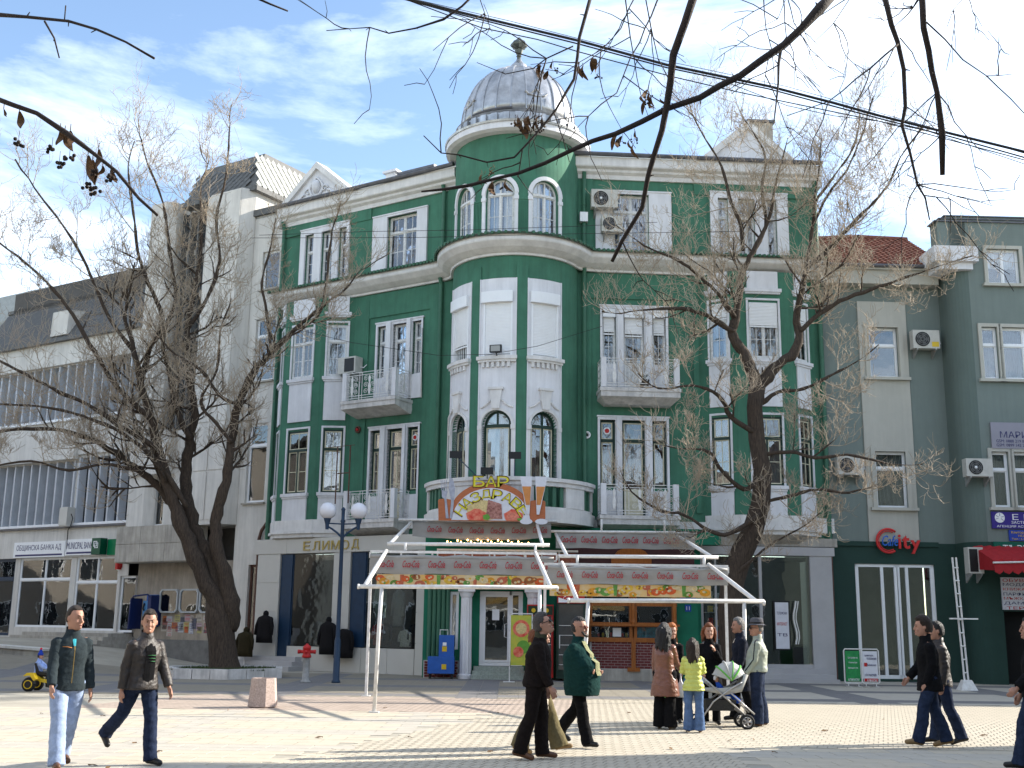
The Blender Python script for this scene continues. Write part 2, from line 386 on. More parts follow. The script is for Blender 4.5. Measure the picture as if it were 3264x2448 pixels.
# ================================================================== green corner building
gb = thing('corner_building', 'green and white corner apartment house with silver domed round tower', 'building', (0, 39, 0))
def rws(F, o):                               # helper: building wing, o shifts the window axis away from the tower
    pass
HOLES = {}
def bay_poly(side): return [(4.9, 0), (5.95, .65), (7.8, .65), (8.6, 0)] if side == 'L' else [(4.5, 0), (5.5, .65), (7.5, .65), (8.4, 0)]
def wing(F, side):
    Lf = side == 'L'; o = .8 if Lf else 0
    a = (2.03, 3.44) if Lf else (1.35, 2.64); A = (1.55, 4.14) if Lf else (.71, 3.45)
    B = (5.31, 7.85) if Lf else (4.88, 7.73)
    bw = [(5.45, 5.85), (6.15, 6.75), (7.15, 7.6)] if Lf else [(5.16, 5.54), (5.91, 6.51), (6.95, 7.32)]
    c3 = [(1.68, 2.08), (2.32, 3.0), (3.28, 3.72)] if Lf else [(.94, 1.42), (1.69, 2.41), (2.71, 3.19)]
    c2 = [(1.69, 2.17), (2.36, 3.1), (3.38, 3.88)] if Lf else [(.84, 1.37), (1.61, 2.41), (2.66, 3.16)]
    zz = 17.7; end = 8.85
    bu0, bu1 = (4.9, 8.6) if Lf else (4.5, 8.4)
    h4 = [(a[0], a[1], 14.75, 16.92)]+[(p, q, 14.8, 16.92) for p, q in bw]
    h3 = [(c3[0][0], c3[0][1], 10.6, 12.62), (c3[1][0], c3[1][1], 9.72, 12.62), (c3[2][0], c3[2][1], 10.6, 12.62)]
    h2 = [(c2[0][0], c2[0][1], 6.35, 8.66), (c2[1][0], c2[1][1], 5.32, 8.66), (c2[2][0], c2[2][1], 6.35, 8.66)]
    bayhole = [(bu0+.02, bu1-.02, 4.8, 13.95)]
    w = MB(); wall(w, F, .0, end, 4.6, zz, h4+h3+h2+bayhole); 
    # recessed panel lines of the render, shallow pilasters
    for u0, u1, z0, z1, d in ((.05, .62, 14.6, 17.5, .05), (4.3 if not Lf else 4.25, end, 17.0, 17.55, .06), (A[1]+.05, B[0]-.12, 14.6, 17.0, .03), (4.15, 4.35, 5.5, 13.9, .06),
                              (.0, .55 if not Lf else 1.3, 5.4, 13.9, .06), (.55 if not Lf else 1.3, 4.15, 13.0, 13.9, .05), (.55 if not Lf else 1.3, c2[0][0]-.08, 5.4, 9.2, .0)):
        if d > 0: w.box(F, u0, u1, -.02, d, z0, z1)
    w.box(F, 8.78, end, -3, .0, 4.6, zz)
    w.build('wall', GREEN, gb)
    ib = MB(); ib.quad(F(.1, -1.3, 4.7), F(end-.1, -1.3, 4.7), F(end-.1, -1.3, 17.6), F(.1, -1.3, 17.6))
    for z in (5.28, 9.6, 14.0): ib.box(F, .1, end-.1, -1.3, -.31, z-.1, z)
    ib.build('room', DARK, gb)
    # white surrounds
    for (p, q, z0, z1, hs) in ((A[0], A[1], 14.62, 17.0, [(a[0], a[1], 14.75, 16.92)]), (B[0], B[1], 14.62, 17.12, h4[1:])):
        sb = MB(); wall(sb, F, p, q, z0, z1, hs, d=.075, th=.12)
        for uu in (p, q): sb.box(F, uu-.003, uu+.003, 0, .075, z0, z1)
        sb.box(F, p-.02, q+.02, 0, .10, z1, z1+.05)
        sb.build('window_surround', WHITE, gb)
    for h, gap in ((c3, 9.72), (c2, 5.32)):
        top = 12.62 if h is c3 else 8.66; p, q = h[0][0]-.08, h[2][1]+.08
        sb = MB(); hs = [(h[0][0], h[0][1], gap+.9, top), (h[1][0], h[1][1], gap, top), (h[2][0], h[2][1], gap+.9, top)]
        wall(sb, F, p, q, gap, top+.1, hs, d=.06, th=.2); sb.box(F, p-.03, q+.03, 0, .085, top+.1, top+.15)
        for x0, x1 in ((h[0][1]+.03, h[1][0]-.03), (h[1][1]+.03, h[2][0]-.03)): sb.box(F, x0, x1, .06, .16, gap, top+.098)
        sb.build('window_surround', WHITE, gb)
    # windows
    window(gb, F, a[0], a[1], 14.75, 16.92, transom=16.28, cols=2, grid=(2, 2), tgrid=(2, 1), curtain=CURBL if not Lf else CURT, open_c=.35 if not Lf else .5, rec=.14)
    for p, q in bw: window(gb, F, p, q, 14.8, 16.92, transom=16.2, cols=1 if q-p < .5 else 2, grid=(1, 3), tgrid=(1, 1), curtain=CURT, open_c=.3, rec=.1)
    for i, (p, q) in enumerate(c3):
        z0 = 9.72 if i == 1 else 10.6
        window(gb, F, p, q, z0, 12.62, transom=None if not Lf else 11.98, cols=1, grid=(2, 3), tgrid=(2, 1) , panel=.95 if i == 1 else 0, curtain=CURT, open_c=.45, rec=.12)
        if not Lf:
            s = MB(); s.box(F, p+.02, q-.02, -.09, .09, 12.32, 12.6); s.build('shutter_box', PVC, gb)
            zz0 = [11.75, 11.7, 11.78][i]; shutter(gb, F, p+.05, q-.05, zz0, 12.32, -.06)
    for i, (p, q) in enumerate(c2):
        z0 = 5.32 if i == 1 else 6.35
        window(gb, F, p, q, z0, 8.66, fm=WIND, sash=WINC, ft=.075, transom=7.95, cols=1, grid=(1, 1) if not Lf else (2, 2), tgrid=(1, 1), panel=.9 if i == 1 else 0, curtain=CURB, open_c=.15, rec=.12, rose=(i == 0))
    # bay window
    P = bay_poly(side); faces = [F.sub(*P[i], *P[i+1]) for i in range(3)]
    roomb = MB(); bb = MB(); wb = MB(); sb = MB()
    for i, f in enumerate(faces):
        l = f.L; m = l/2; hw = (.33, .53, .33)[i] if not Lf else (.38, .52, .3)[i]
        hs = [(m-hw, m+hw, 6.42, 8.8), (m-hw, m+hw, 10.85, 12.85)]
        bb.mi = 0; wall(bb, f, 0, l, 5.0, 13.98, hs, th=.12)
        for z0, z1, ww in ((5.42, 6.3, hw+.07), (9.15, 10.7, hw+.04), (13.3, 13.98, hw+.02)):
            wb.box(f, m-ww, m+ww, 0, .05, z0, z1)
        for z in (6.3, 10.7, 13.22): wb.box(f, m-hw-.13, m+hw+.13, -.05, .13, z, z+.12); wb.box(f, m-hw-.09, m+hw+.09, -.05, .09, z-.07, z)
        for z0, z1 in ((6.42, 8.86), (10.82, 12.93)):
            for x0, x1 in ((m-hw-.07, m-hw), (m+hw, m+hw+.07)): wb.box(f, x0, x1, 0, .04, z0, z1)
            wb.box(f, m-hw-.07, m+hw+.07, 0, .045, z1-.0, z1+.07)
        window(gb, f, m-hw, m+hw, 6.42, 8.8, fm=WIND, sash=WINC, ft=.07, transom=8.05, cols=2 if i == 1 else 1, tcols=1, grid=(1, 2) if i == 1 else (2, 2), tgrid=(2, 1), curtain=CURB if not Lf else CURT, open_c=.2, rec=.03, rose=False)
        window(gb, f, m-hw, m+hw, 10.85, 12.85, transom=12.2, cols=2 if i == 1 else 1, grid=(2, 2) if i == 1 else (2, 2), tgrid=(2, 1), curtain=CURT, open_c=.3, rec=.03)
        if not Lf: shutter(gb, f, m-hw+.03, m+hw-.03, 12.0 if i == 1 else 12.3, 12.85, .0)
        e = .09; sb.mi = 0
        for z0, z1, d in ((5.02, 5.42, .07), (4.92, 5.02, .13), (4.78, 4.92, .05)): sb.box(f, -.05 if i else -.02, l+.05, -.1, d, z0, z1)
    bb.build('bay_wall', GREEN, gb); wb.build('bay_moulding', WHITE, gb); sb.build('bay_base', TRIM, gb)
    ub = MB(); q = [F(u, d+.05, 4.8) for u, d in P]; q2 = [F(P[0][0]+.3, -.1, 4.45), F(P[1][0], .25, 4.45), F(P[2][0], .25, 4.45), F(P[3][0]-.3, -.1, 4.45)]
    ub.rings([q, q2]); ub.build('bay_soffit', CONC2, gb)
    # downpipe at the far end and near the tower
    for (u, d, zt, zb) in ((8.72, .12, 17.4, 4.7), (.28 if not Lf else .75, .13, 17.4, 14.4), (.28 if not Lf else .75, .16, 13.8, 4.9)):
        t = MB(); t.tube([F(u, d+.1, zt+.25), F(u, d, zt), F(u, d, zb)], .075, 10)
        for z in (zt-1, (zt+zb)/2, zb+.6): t.tube([F(u, d, z), F(u, d, z+.05)], .09, 10)
        t.build('downpipe', GREENPAINT, gb, smooth=False)
def shutter(parent, F, u0, u1, z0, z1, d, pitch=.052):
    s = MB(); z = z1
    while z-pitch > z0-.001:
        n = F.seg(u0, u1)
        for k in range(n):
            a = u0+(u1-u0)*k/n; b = u0+(u1-u0)*(k+1)/n
            s.quad(F(a, d, z), F(b, d, z), F(b, d+.014, z-pitch*.35), F(a, d+.014, z-pitch*.35)); s.quad(F(a, d+.014, z-pitch*.35), F(b, d+.014, z-pitch*.35), F(b, d, z-pitch), F(a, d, z-pitch))
        z -= pitch
    s.box(F, u0, u1, d-.005, d+.02, z0-.05, z0+.0)
    return s.build('roller_shutter', PVC, parent, fixn=False, kind='stuff')
# ---------------- tower walls
HW = .565; UA = [rad(-41.5)*2.25+rad(-15.5)*2.25, rad(-15.5)*2.25, rad(26)*2.25, rad(67.5)*2.25]
a0, a1 = rad(-105.6)*2.25, rad(82)*2.25
tw = MB()
h4 = [(m-.52, m+.52, 14.6, 16.72, True) for m in UA]
h3 = [(m-.5, m+.5, 10.45, 12.55) for m in UA]
h2 = [(m-.5, m+.5, 6.2, 8.62, True) for m in UA]
wall(tw, TW, a0, a1, 4.9, 18.65, h2[:3]+h3[:3]+h4[:3], th=.25)
tw.build('wall', GREEN, gb)
# upper drum above the roof closes the cylinder
ud = MB(); wall(ud, TW, a1, a0+2*math.pi*2.25, 16.9, 18.6, ()); ud.build('wall', GREEN, gb)
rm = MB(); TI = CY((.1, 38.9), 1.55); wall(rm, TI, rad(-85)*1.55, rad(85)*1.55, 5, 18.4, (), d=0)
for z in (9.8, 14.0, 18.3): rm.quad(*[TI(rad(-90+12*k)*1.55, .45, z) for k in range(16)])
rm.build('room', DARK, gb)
for i, m in enumerate(UA):
    if i == 3: continue
    window(gb, TW, m-.52, m+.52, 14.6, 16.72, arch=True, transom=1, cols=2, grid=(2, 2), tgrid=(2, 1), curtain=CURT if i != 0 else CURT, open_c=.15 if i else .2, rec=.12, ft=.06)
    window(gb, TW, m-.5, m+.5, 6.2, 8.62, fm=WIND, sash=WINC, arch=True, transom=1, cols=1 if i == 1 else 2, tcols=2, grid=(1, 1), tgrid=(1, 1), curtain=CURB if i != 1 else CURT, open_c=0, rec=.16, ft=.075)
    s = MB(); s.box(TW, m-.54, m+.5, -.1, .16, 12.3, 12.68); s.build('shutter_box', PVC, gb)
    shutter(gb, TW, m-.44, m+.44, 10.5 if i else 10.95, 12.34, .0)
    g = MB()
    for x in (m-.5, m+.44): g.box(TW, x, x+.06, -.1, .05, 10.45, 12.3)
    g.build('shutter_guide', PVC, gb)
    if i == 0:
        g = MB()
        for k in range(7): g.box(TW, m-.42+k*.13, m-.38+k*.13, -.08, -.05, 10.45, 11.0)
        g.build('window_bars', WINW, gb)
    # white panel bay between pilasters (floors 2 and 3)
    w = MB(); hs = [(m-.5, m+.5, 10.45, 12.55), (m-.5, m+.5, 6.2, 8.62, True)]
    wall(w, TW, m-.62, m+.62, 6.2, 13.15, hs, d=.04, th=.2)
    for x in (m-.62, m+.62): w.box(TW, x-.02, x+.02, 0, .075, 6.2, 13.15)
    w.build('white_panel', WHITE, gb)
    t = MB()
    # archivolt
    A = arcpts(m, 8.12, .5, 16); B = arcpts(m, 8.12, .59, 16)
    for k in range(16): t.prism(TW, [A[k], A[k+1], B[k+1], B[k]], .04, .09)
    for x0, x1 in ((m-.61, m-.5), (m+.5, m+.61)):
        t.box(TW, x0, x1, .04, .075, 6.2, 8.0); t.box(TW, x0-.02, x1+.02, .04, .11, 7.98, 8.12)
    # sill cornice with dentils
    t.box(TW, m-.66, m+.66, .0, .2, 10.32, 10.44); t.box(TW, m-.63, m+.63, .0, .15, 10.24, 10.32)
    for k in range(6): x = m-.5+k*.17; t.box(TW, x, x+.09, .04, .13, 10.07, 10.24)
    # keystone
    t.prism(TW, [(m-.12, 8.66), (m+.12, 8.66), (m+.2, 9.3), (m-.2, 9.3)], .04, .14); t.box(TW, m-.25, m+.25, .04, .17, 9.3, 9.38)
    # garland
    for sgn in (-1, 1):
        for k in range(7):
            f = k/6; t.ball(TW(m+sgn*(.16+f*.36), .07, 8.98-.12*math.sin(f*2.8)-.22*f*f), (.035+.02*math.sin(f*3.1), .03, .04), 6, 4)
    t.build('window_moulding', TRIM, gb)
    # top floor arched surround
    t = MB(); A = arcpts(m, 16.2, .52, 16); B = arcpts(m, 16.2, .66, 16)
    for k in range(16): t.prism(TW, [A[k], A[k+1], B[k+1], B[k]], .0, .07)
    for x0, x1 in ((m-.64, m-.52), (m+.52, m+.64)): t.box(TW, x0, x1, 0, .06, 14.5, 16.2); t.box(TW, x0-.02, x1+.02, 0, .085, 15.95, 16.08)
    t.build('window_surround', WHITE, gb)
for k, m in enumerate([(UA[0]+UA[1])/2, (UA[1]+UA[2])/2]):
    t = MB(); t.box(TW, m-.19, m+.19, 0, .05, 6.2, 13.6); t.build('pilaster', GREEN, gb)
    t = MB(); t.box(TW, m-.2, m+.2, 0, .05, 14.5, 15.95); t.box(TW, m-.22, m+.22, 0, .07, 15.95, 16.02)
    for j in range(6): x = m-.165+j*.06; t.box(TW, x, x+.032, .05, .075, 14.55, 15.9)
    t.build('pilaster', GREEN, gb)
# ---------------- cornices that follow wings and tower
def outline(extra=0):
    pts = [LW(8.9-k*(8.7/26), 0, 0) for k in range(27)]
    pts += [TW(rad(-105.6+k*(182.9/40))*2.25, 0, 0) for k in range(1, 40)]
    pts += [RW(.1+k*(8.8/26), 0, 0) for k in range(27)]
    for it in range(5):
        q = list(pts)
        for i in range(20, len(pts)-20): q[i] = (pts[i-1]+pts[i]*2+pts[i+1])/4
        pts = q
    out = []
    for i, p in enumerate(pts):
        t = (pts[min(i+1, len(pts)-1)]-pts[max(0, i-1)]).normalized(); out.append((p, Vector((t.y, -t.x, 0))))
    return out
OUT = outline()
c = MB(); sweep(c, OUT, [(0, 13.95), (.10, 13.95), (.12, 14.02), (.22, 14.06), (.40, 14.16), (.58, 14.32), (.60, 14.36), (.60, 14.56), (.0, 14.6)])
c.build('mid_cornice', TRIM, gb, smooth=False)
c = MB(); sweep(c, OUT, [(0, 14.6), (.60, 14.563), (.67, 14.55), (.67, 14.50), (.69, 14.50), (.69, 14.575), (.3, 14.66), (0, 14.68)])
c.build('cornice_flashing', mat('mossy green tin', (.03, .09, .05), .6, .35, 6, .2, 20, col2=(.05, .035, .025)), gb)
c = MB()                                    # scalloped edge of the tin roof tiles
for i in range(len(OUT)-1):
    (p, n), (p2, n2) = OUT[i], OUT[i+1]; Lk = (p2+n2*.69-p-n*.69).length; K = max(1, round(Lk/.17))
    for k in range(K):
        f = (k+.5)/K; q = p.lerp(p2, f); nn = n.lerp(n2, f)
        c.tube([q+nn*.5+Vector((0, 0, 14.62)), q+nn*.73+Vector((0, 0, 14.56))], .055, 6)
c.build('edge_tiles', GREENPAINT, gb, kind='stuff')
for F, side in ((LW, 'L'), (RW, 'R')):
    u0 = -.6 if side == 'R' else .15
    c = MB(); prof = [(0, 17.45), (.07, 17.45), (.09, 17.6), (.2, 17.68), (.22, 17.76), (.34, 17.82), (.36, 17.86), (.36, 18.18), (.0, 18.2)]
    Rr = [[F(u, d, z) for d, z in prof] for u in (u0, 8.95)]; c.rings(Rr)
    c.build('eaves_cornice', TRIM, gb)
    c = MB(); c.tube([F(u0, .43, 18.26), F(8.95, .43, 18.26)], .085, 8); c.build('gutter', ZINCD, gb)
    c = MB(); c.quad(F(u0, .36, 18.22), F(8.95, .36, 18.22), F(8.95, -5, 20.2), F(u0, -5, 20.2)); c.build('roof', ZINC, gb)
    c = MB(); c.box(F, 8.8, 8.95, -5, .3, 17.4, 18.2); c.build('parapet', TRIM, gb)
    # pediment
    p0, p1 = (5.1, 8.7) if side == 'L' else (4.55, 8.0); m = (p0+p1)/2
    za = 19.75
    c = MB(); c.prism(F, [(p0, 18.2), (p1, 18.2), (m, za-.1)], -.15, .3); c.build('pediment', WHITE, gb)
    c = MB()
    for sgn, pe in ((1, p0), (-1, p1)):
        dx = (m-pe); dz = za-18.2
        c.prism(F, [(pe-sgn*.16, 18.2), (pe+sgn*.2, 18.2), (m, za-.22), (m, za+.06)], -.25, .42)
    c.box(F, p0-.1, p1+.1, .0, .4, 18.16, 18.34)
    c.build('pediment_cornice', TRIM, gb)
    c = MB(); zc = 18.72
    c.ball(F(m, .33, zc+.05), (.2, .2, .3), 10, 6)
    for sgn in (-1, 1):
        c.tube([F(m+sgn*(.12+.25*math.sin(t*.55)*(1-t*.03)+.0), .34, zc-.35+.13*t*.9-.02*math.sin(t*2)) for t in range(8)], .045, 6)
        c.tube([F(m+sgn*(.42+.18*math.cos(t*.7)*(1-t/12)), .34, zc-.1+.16*math.sin(t*.7)*(1-t/12)) for t in range(11)], .035, 6)
        c.tube([F(m+sgn*(.6+.12*t), .34, zc-.2-.05*t+.05*math.sin(t*2)) for t in range(6)], [.05-.006*t for t in range(6)], 6)
    if side == 'L': c.build('pediment_relief', WHITE, gb, smooth=True)
wing(LW, 'L'); wing(RW, 'R')
# chimneys
for F, u0, u1, d, z1, lbl in ((RW, 7.0, 7.95, -2.0, 20.9, 'dark brown sooty chimney'), (LW, 3.0, 4.7, -2.2, 19.7, None)):
    c = MB(); c.box(F, u0, u1, d-1.0, d, 17.5, z1); ch = c.build('chimney', CONC2 if lbl else CONC, gb, label=lbl)
    c = MB(); c.box(F, u0-.08, u1+.08, d-1.08, d+.08, z1, z1+.1); c.build('chimney_cap', ZINCD, ch)
c = MB(); c.box(LW, 4.85, 5.35, -2.6, -2.1, 17.5, 19.85); c.box(LW, 4.75, 5.45, -2.7, -2.0, 19.85, 19.95); c.build('chimney', WHITE, gb)
# ---------------- dome
cx, cy = .1, 38.9
c = MB(); c.lathe((cx, cy, 0), [(2.25, 18.38), (2.48, 18.4), (2.62, 18.46), (2.62, 18.7), (2.3, 18.74)], 48); c.build('dome_cornice', WHITE, gb, smooth=False)
c = MB(); c.lathe((cx, cy, 0), [(2.66, 18.68), (2.68, 18.75), (2.55, 18.8), (2.3, 18.84), (2.25, 18.9), (2.25, 19.2), (2.32, 19.26), (2.2, 19.3), (2.1, 19.36)], 48); c.build('dome_base', ZINC, gb)
c = MB()
for k in range(34):
    a = 2*math.pi*k/34; p = Vector((cx+2.3*math.sin(a), cy-2.3*math.cos(a), 19.04)); c.box3(p, (.11, .05, .13), Matrix.Rotation(a, 3, 'Z'))
c.build('dome_crenel', ZINC, gb)
dome_r = lambda t: 2.09*math.cos(t)**.84
dome_z = lambda t: 19.3+2.5*math.sin(t)**.95
T = [rad(2+84*k/14) for k in range(15)]
c = MB(); c.lathe((cx, cy, 0), [(dome_r(t), dome_z(t)) for t in T], 48); dm = c.build('dome', ZINC, gb, smooth=True)
for k in range(24):
    a = 2*math.pi*(k+.5)/24; s = MB(); s.tube([(cx+(dome_r(t)+.012)*math.sin(a), cy-(dome_r(t)+.012)*math.cos(a), dome_z(t)) for t in T], .028, 5); s.build('seam', ZINC, dm)
c = MB(); c.lathe((cx, cy, 0), [(.66, 21.55), (.68, 21.65), (.52, 21.73), (.48, 21.85), (.34, 21.93), (.3, 22.08), (.16, 22.23), (.1, 22.33)], 24); c.build('dome_cap', ZINC, gb)
c = MB(); c.lathe((cx, cy, 0), [(.1, 22.3), (.06, 22.43), (.1, 22.48), (.07, 22.53), (.11, 22.6), (.15, 22.73), (.11, 22.78), (.29, 22.88), (.31, 22.94), (.26, 23.03), (.18, 23.09), (.1, 23.17), (.04, 23.25)], 16, flute=.07)
c.build('finial', mat('dark bronze finial', (.10, .11, .10), .5, .3, 8, .1, metal=.6), gb)
for adeg in (18, -62, 98):                    # scrolled metal dormers of the dome
    a = rad(adeg); R = Matrix.Rotation(a, 3, 'Z'); q = lambda x, d, z: Vector((cx, cy, 0))+R @ Vector((x, -d, z))
    c = MB(); c.hexa([q(-.33, 2.0, 19.3), q(.33, 2.0, 19.3), q(.33, 1.5, 19.3), q(-.33, 1.5, 19.3), q(-.3, 1.98, 19.95), q(.3, 1.98, 19.95), q(.3, 1.5, 20.0), q(-.3, 1.5, 20.0)])
    c.tube([q(-.4, 2.0, 20.1), q(-.3, 2.02, 20.0), q(0, 2.03, 19.94), q(.3, 2.02, 20.0), q(.4, 2.0, 20.1)], .045, 6)
    c.tube([q(-.22, 1.98, 20.02), q(-.1, 1.98, 20.14), q(0, 1.98, 20.22), q(.1, 1.98, 20.14), q(.22, 1.98, 20.02)], .05, 6)
    c.tube([q(-.34, 2.02, 19.35), q(-.3, 2.03, 19.6), q(-.36, 2.02, 19.9)], .03, 5); c.tube([q(.34, 2.02, 19.35), q(.3, 2.03, 19.6), q(.36, 2.02, 19.9)], .03, 5)
    c.build('dome_dormer', ZINC, gb)
c = MB(); c.tube([(cx+2.12*math.sin(rad(a)), cy-2.12*math.cos(rad(a)), 19.42) for a in range(-50, -5, 4)], .05, 5); c.build('lifted_flashing', ZINCD, gb)
# ---------------- round terrace
tb = MB(); b0, b1 = rad(-82)*2.85, rad(74)*2.85
tb.box(TR, b0, b1, -.9, .1, 4.92, 5.3); tb.box(TR, b0, b1, -.12, .0, 5.3, 5.42); tb.box(TR, b0, b1, -.16, .06, 6.08, 6.22); tb.box(TR, b0, b1, -.2, .12, 6.22, 6.34)
for p, q in ((b0, b0+.28), (rad(-48)*2.85, rad(15)*2.85), (rad(39)*2.85, rad(58)*2.85), (b1-.12, b1)): tb.box(TR, p, q, -.12, .02, 5.42, 6.08)
te = tb.build('terrace', TRIM, gb)
for p, q in ((b0+.28, rad(-48)*2.85), (rad(15)*2.85, rad(39)*2.85), (rad(58)*2.85, b1-.12)):
    n = max(2, int((q-p)/.24))
    for k in range(n):
        x = p+(q-p)*(k+.5)/n; s = MB(); s.box(TR, x-.07, x+.07, -.1, -.03, 5.42, 6.08); s.build('slat', GREENPAINT, te)
s = MB(); s.quad(*[TR(rad(-90+12*k)*2.85, -.1, 5.25) for k in range(16)]); s.quad(*[TR(rad(-90+12*k)*2.85, -.1, 4.95) for k in range(16)]); s.build('terrace_floor', CONC2, te)
# ---------------- balconies
def spiral(mb, F, u, d, z, R, turns=1.6, sgn=1, start=0, r=.011):
    K = int(turns*10); mb.tube([F(u+sgn*R*(1-k/K*.85)*math.cos(start+k*.63), d, z+R*(1-k/K*.85)*math.sin(start+k*.63)) for k in range(K+1)], r, 4, cap=False)
def balcony(F, u0, u1, z, dep, taper):
    s = MB(); s.box(F, u0, u1, 0, dep, z-.12, z); s.box(F, u0+.03, u1-.03, 0, dep-.03, z-.3, z-.12)
    b = s.build('balcony', SLABM, gb)
    s = MB(); t = .25 if taper else .05
    s.rings([[F(u0+.02, 0, z-.3), F(u1-.02, 0, z-.3), F(u1-.02, dep-.03, z-.3), F(u0+.02, dep-.03, z-.3)], [F(u0+t, 0, z-.5), F(u1-t, 0, z-.5), F(u1-t, dep*.5 if taper else .15, z-.5), F(u0+t, dep*.5 if taper else .15, z-.5)]])
    s.build('balcony_soffit', SLABM, b)
    faces = [(F, u0+.06, u1-.06, dep-.1), (F.sub(u0+.06, .0, u0+.06, dep-.1), .02, dep-.14, 0), (F.sub(u1-.06, .0, u1-.06, dep-.1), .02, dep-.14, 0)]
    s = MB(); s.mi = 0
    for uu in (u0+.04, u1-.22): s = MB(); s.box(F, uu, uu+.18, dep-.22, dep-.04, z+.02, z+1.06); s.build('railing_post', WHITE, b)
    s = MB(); sc = MB()
    for fi, (f, a, c_, d) in enumerate(faces):
        for zz in (.08, .17, .93, 1.03): s.box(f, a, c_, d-.012, d+.012, z+zz-.011, z+zz+.011)
        n = max(1, round((c_-a)/.85))
        for k in range(n+1):
            x = a+(c_-a)*k/n
            for o in (-.06, .06): 
                if a <= x+o <= c_: s.box(f, x+o-.009, x+o+.009, d-.009, d+.009, z, z+1.03)
        for k in range(n):
            x = a+(c_-a)*(k+.5)/n; w = .17
            for j in range(3):
                zc = z+.31+j*.24
                spiral(sc, f, x-w, d, zc, .105, sgn=1, start=j*.3); spiral(sc, f, x+w, d, zc, .105, sgn=-1, start=j*.3)
            sc.prism(f, [(x-.035, z+.2), (x+.035, z+.2), (x+.07, z+.5), (x+.03, z+.62), (x+.06, z+.8), (x, z+.92), (x-.06, z+.8), (x-.03, z+.62), (x-.07, z+.5)], d-.006, d+.006)
    s.build('railing', METALW, b); sc.build('scrollwork', METALW, b)
    return b
balcony(RW, .72, 3.5, 9.62, .95, True); balcony(RW, .70, 3.4, 5.3, .95, True)
balcony(LW, 2.0, 4.55, 9.65, 1.05, False); balcony(LW, 1.95, 4.35, 5.3, .95, False)
# ================================================================== ground floor: clothes shop wing (left)
SF = FR(LW(0, .6, 0).xy, LW.u.xy, LW.n.xy)
cs = MB(); cs.box(SF, .6, 8.86, -.75, -.02, 4.2, 4.75); cs.build('shop_roof_slab', STONE, gb)
def tiles(parent, F, u0, u1, z0, z1, nu, nz, m, th=.03, gap=.006, d=0):
    for i in range(nu):
        for j in range(nz):
            a = u0+(u1-u0)*i/nu+gap; b = u0+(u1-u0)*(i+1)/nu-gap; c = z0+(z1-z0)*j/nz+gap; e = z0+(z1-z0)*(j+1)/nz-gap
            t = MB(); t.box(F, a, b, d-th, d+.002*((i*7+j*3) % 3), c, e); t.build('panel', m, parent)
tiles(gb, SF, .6, 8.86, 4.2, 4.74, 5, 1, STONE)
bk = MB()
for u0, u1 in ((.62, 1.12), (4.13, 4.87), (7.52, 8.62)): bk.box(SF, u0, u1, -.5, -.035, 0, 4.2)
bk.box(SF, 1.12, 6.95, -.3, -.035, 0, .85)
bk.build('shop_pier', STONE, gb)
tiles(gb, SF, .6, 1.14, 0, 4.18, 1, 4, STONE); tiles(gb, SF, 4.11, 4.89, .87, 4.18, 1, 3, STONE); tiles(gb, SF, 7.5, 8.64, .0, 4.18, 1, 4, STONE)
tiles(gb, SF, 1.16, 6.95, .0, .86, 5, 1, STONE)
bs = MB()
for u0, u1 in ((3.45, 4.08), (6.93, 7.47)): bs.box(SF, u0, u1, -.35, -.06, .05 if u0 > 6 else .87, 4.18)
bs.box(SF, .35, .6, -3.0, -.01, 0, 4.7)
bs.build('shop_column', BLUEST, gb)
for (u0, u1, z0) in ((1.16, 3.44, .88), (4.91, 6.91, .88)):
    g = MB(); g.box(SF, u0+.03, u1-.03, -.12, -.11, z0, 4.17); w = g.build('shop_window', GLS, gb)
    g = MB()
    for x in (u0, u1-.03): g.box(SF, x, x+.03, -.14, -.09, z0, 4.17)
    g.build('frame', BLUEST, w)
g = MB(); g.box(SF, 6.95, 7.46, -.6, -.59, .5, 4.1); g.build('shop_door', GLS, gb)
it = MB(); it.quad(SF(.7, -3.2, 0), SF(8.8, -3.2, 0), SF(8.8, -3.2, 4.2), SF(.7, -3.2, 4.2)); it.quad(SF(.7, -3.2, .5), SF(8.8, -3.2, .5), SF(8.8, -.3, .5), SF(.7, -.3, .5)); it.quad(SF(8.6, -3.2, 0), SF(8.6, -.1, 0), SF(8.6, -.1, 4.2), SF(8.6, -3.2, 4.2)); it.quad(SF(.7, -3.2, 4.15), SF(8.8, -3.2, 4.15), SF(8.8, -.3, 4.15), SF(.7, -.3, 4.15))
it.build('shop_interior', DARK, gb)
GOLD = mat('dull gold letters', (.42, .32, .10), .5, .2, 9, .05, metal=.3)
sg = thing('shop_sign', 'gold letters spelling ЕЛИМОД on the pale fascia of the clothes shop', 'sign', SF(5.1, 0, 4.45))
for k, ch in enumerate('ЕЛИМОД'): text(ch, sg, SF, 6.2-k*.46, 4.46, .006, .33 if ch != 'М' else .4, .33 if ch != 'Д' else .38, GOLD, 'letter', ext=.035)
st = MB()
for k in range(3): st.box(SF, 6.2-k*.15, 8.9+k*.15, -.2, .35+k*.32, 0, .48-k*.16)
st.build('entrance_steps', GREYST, gb)
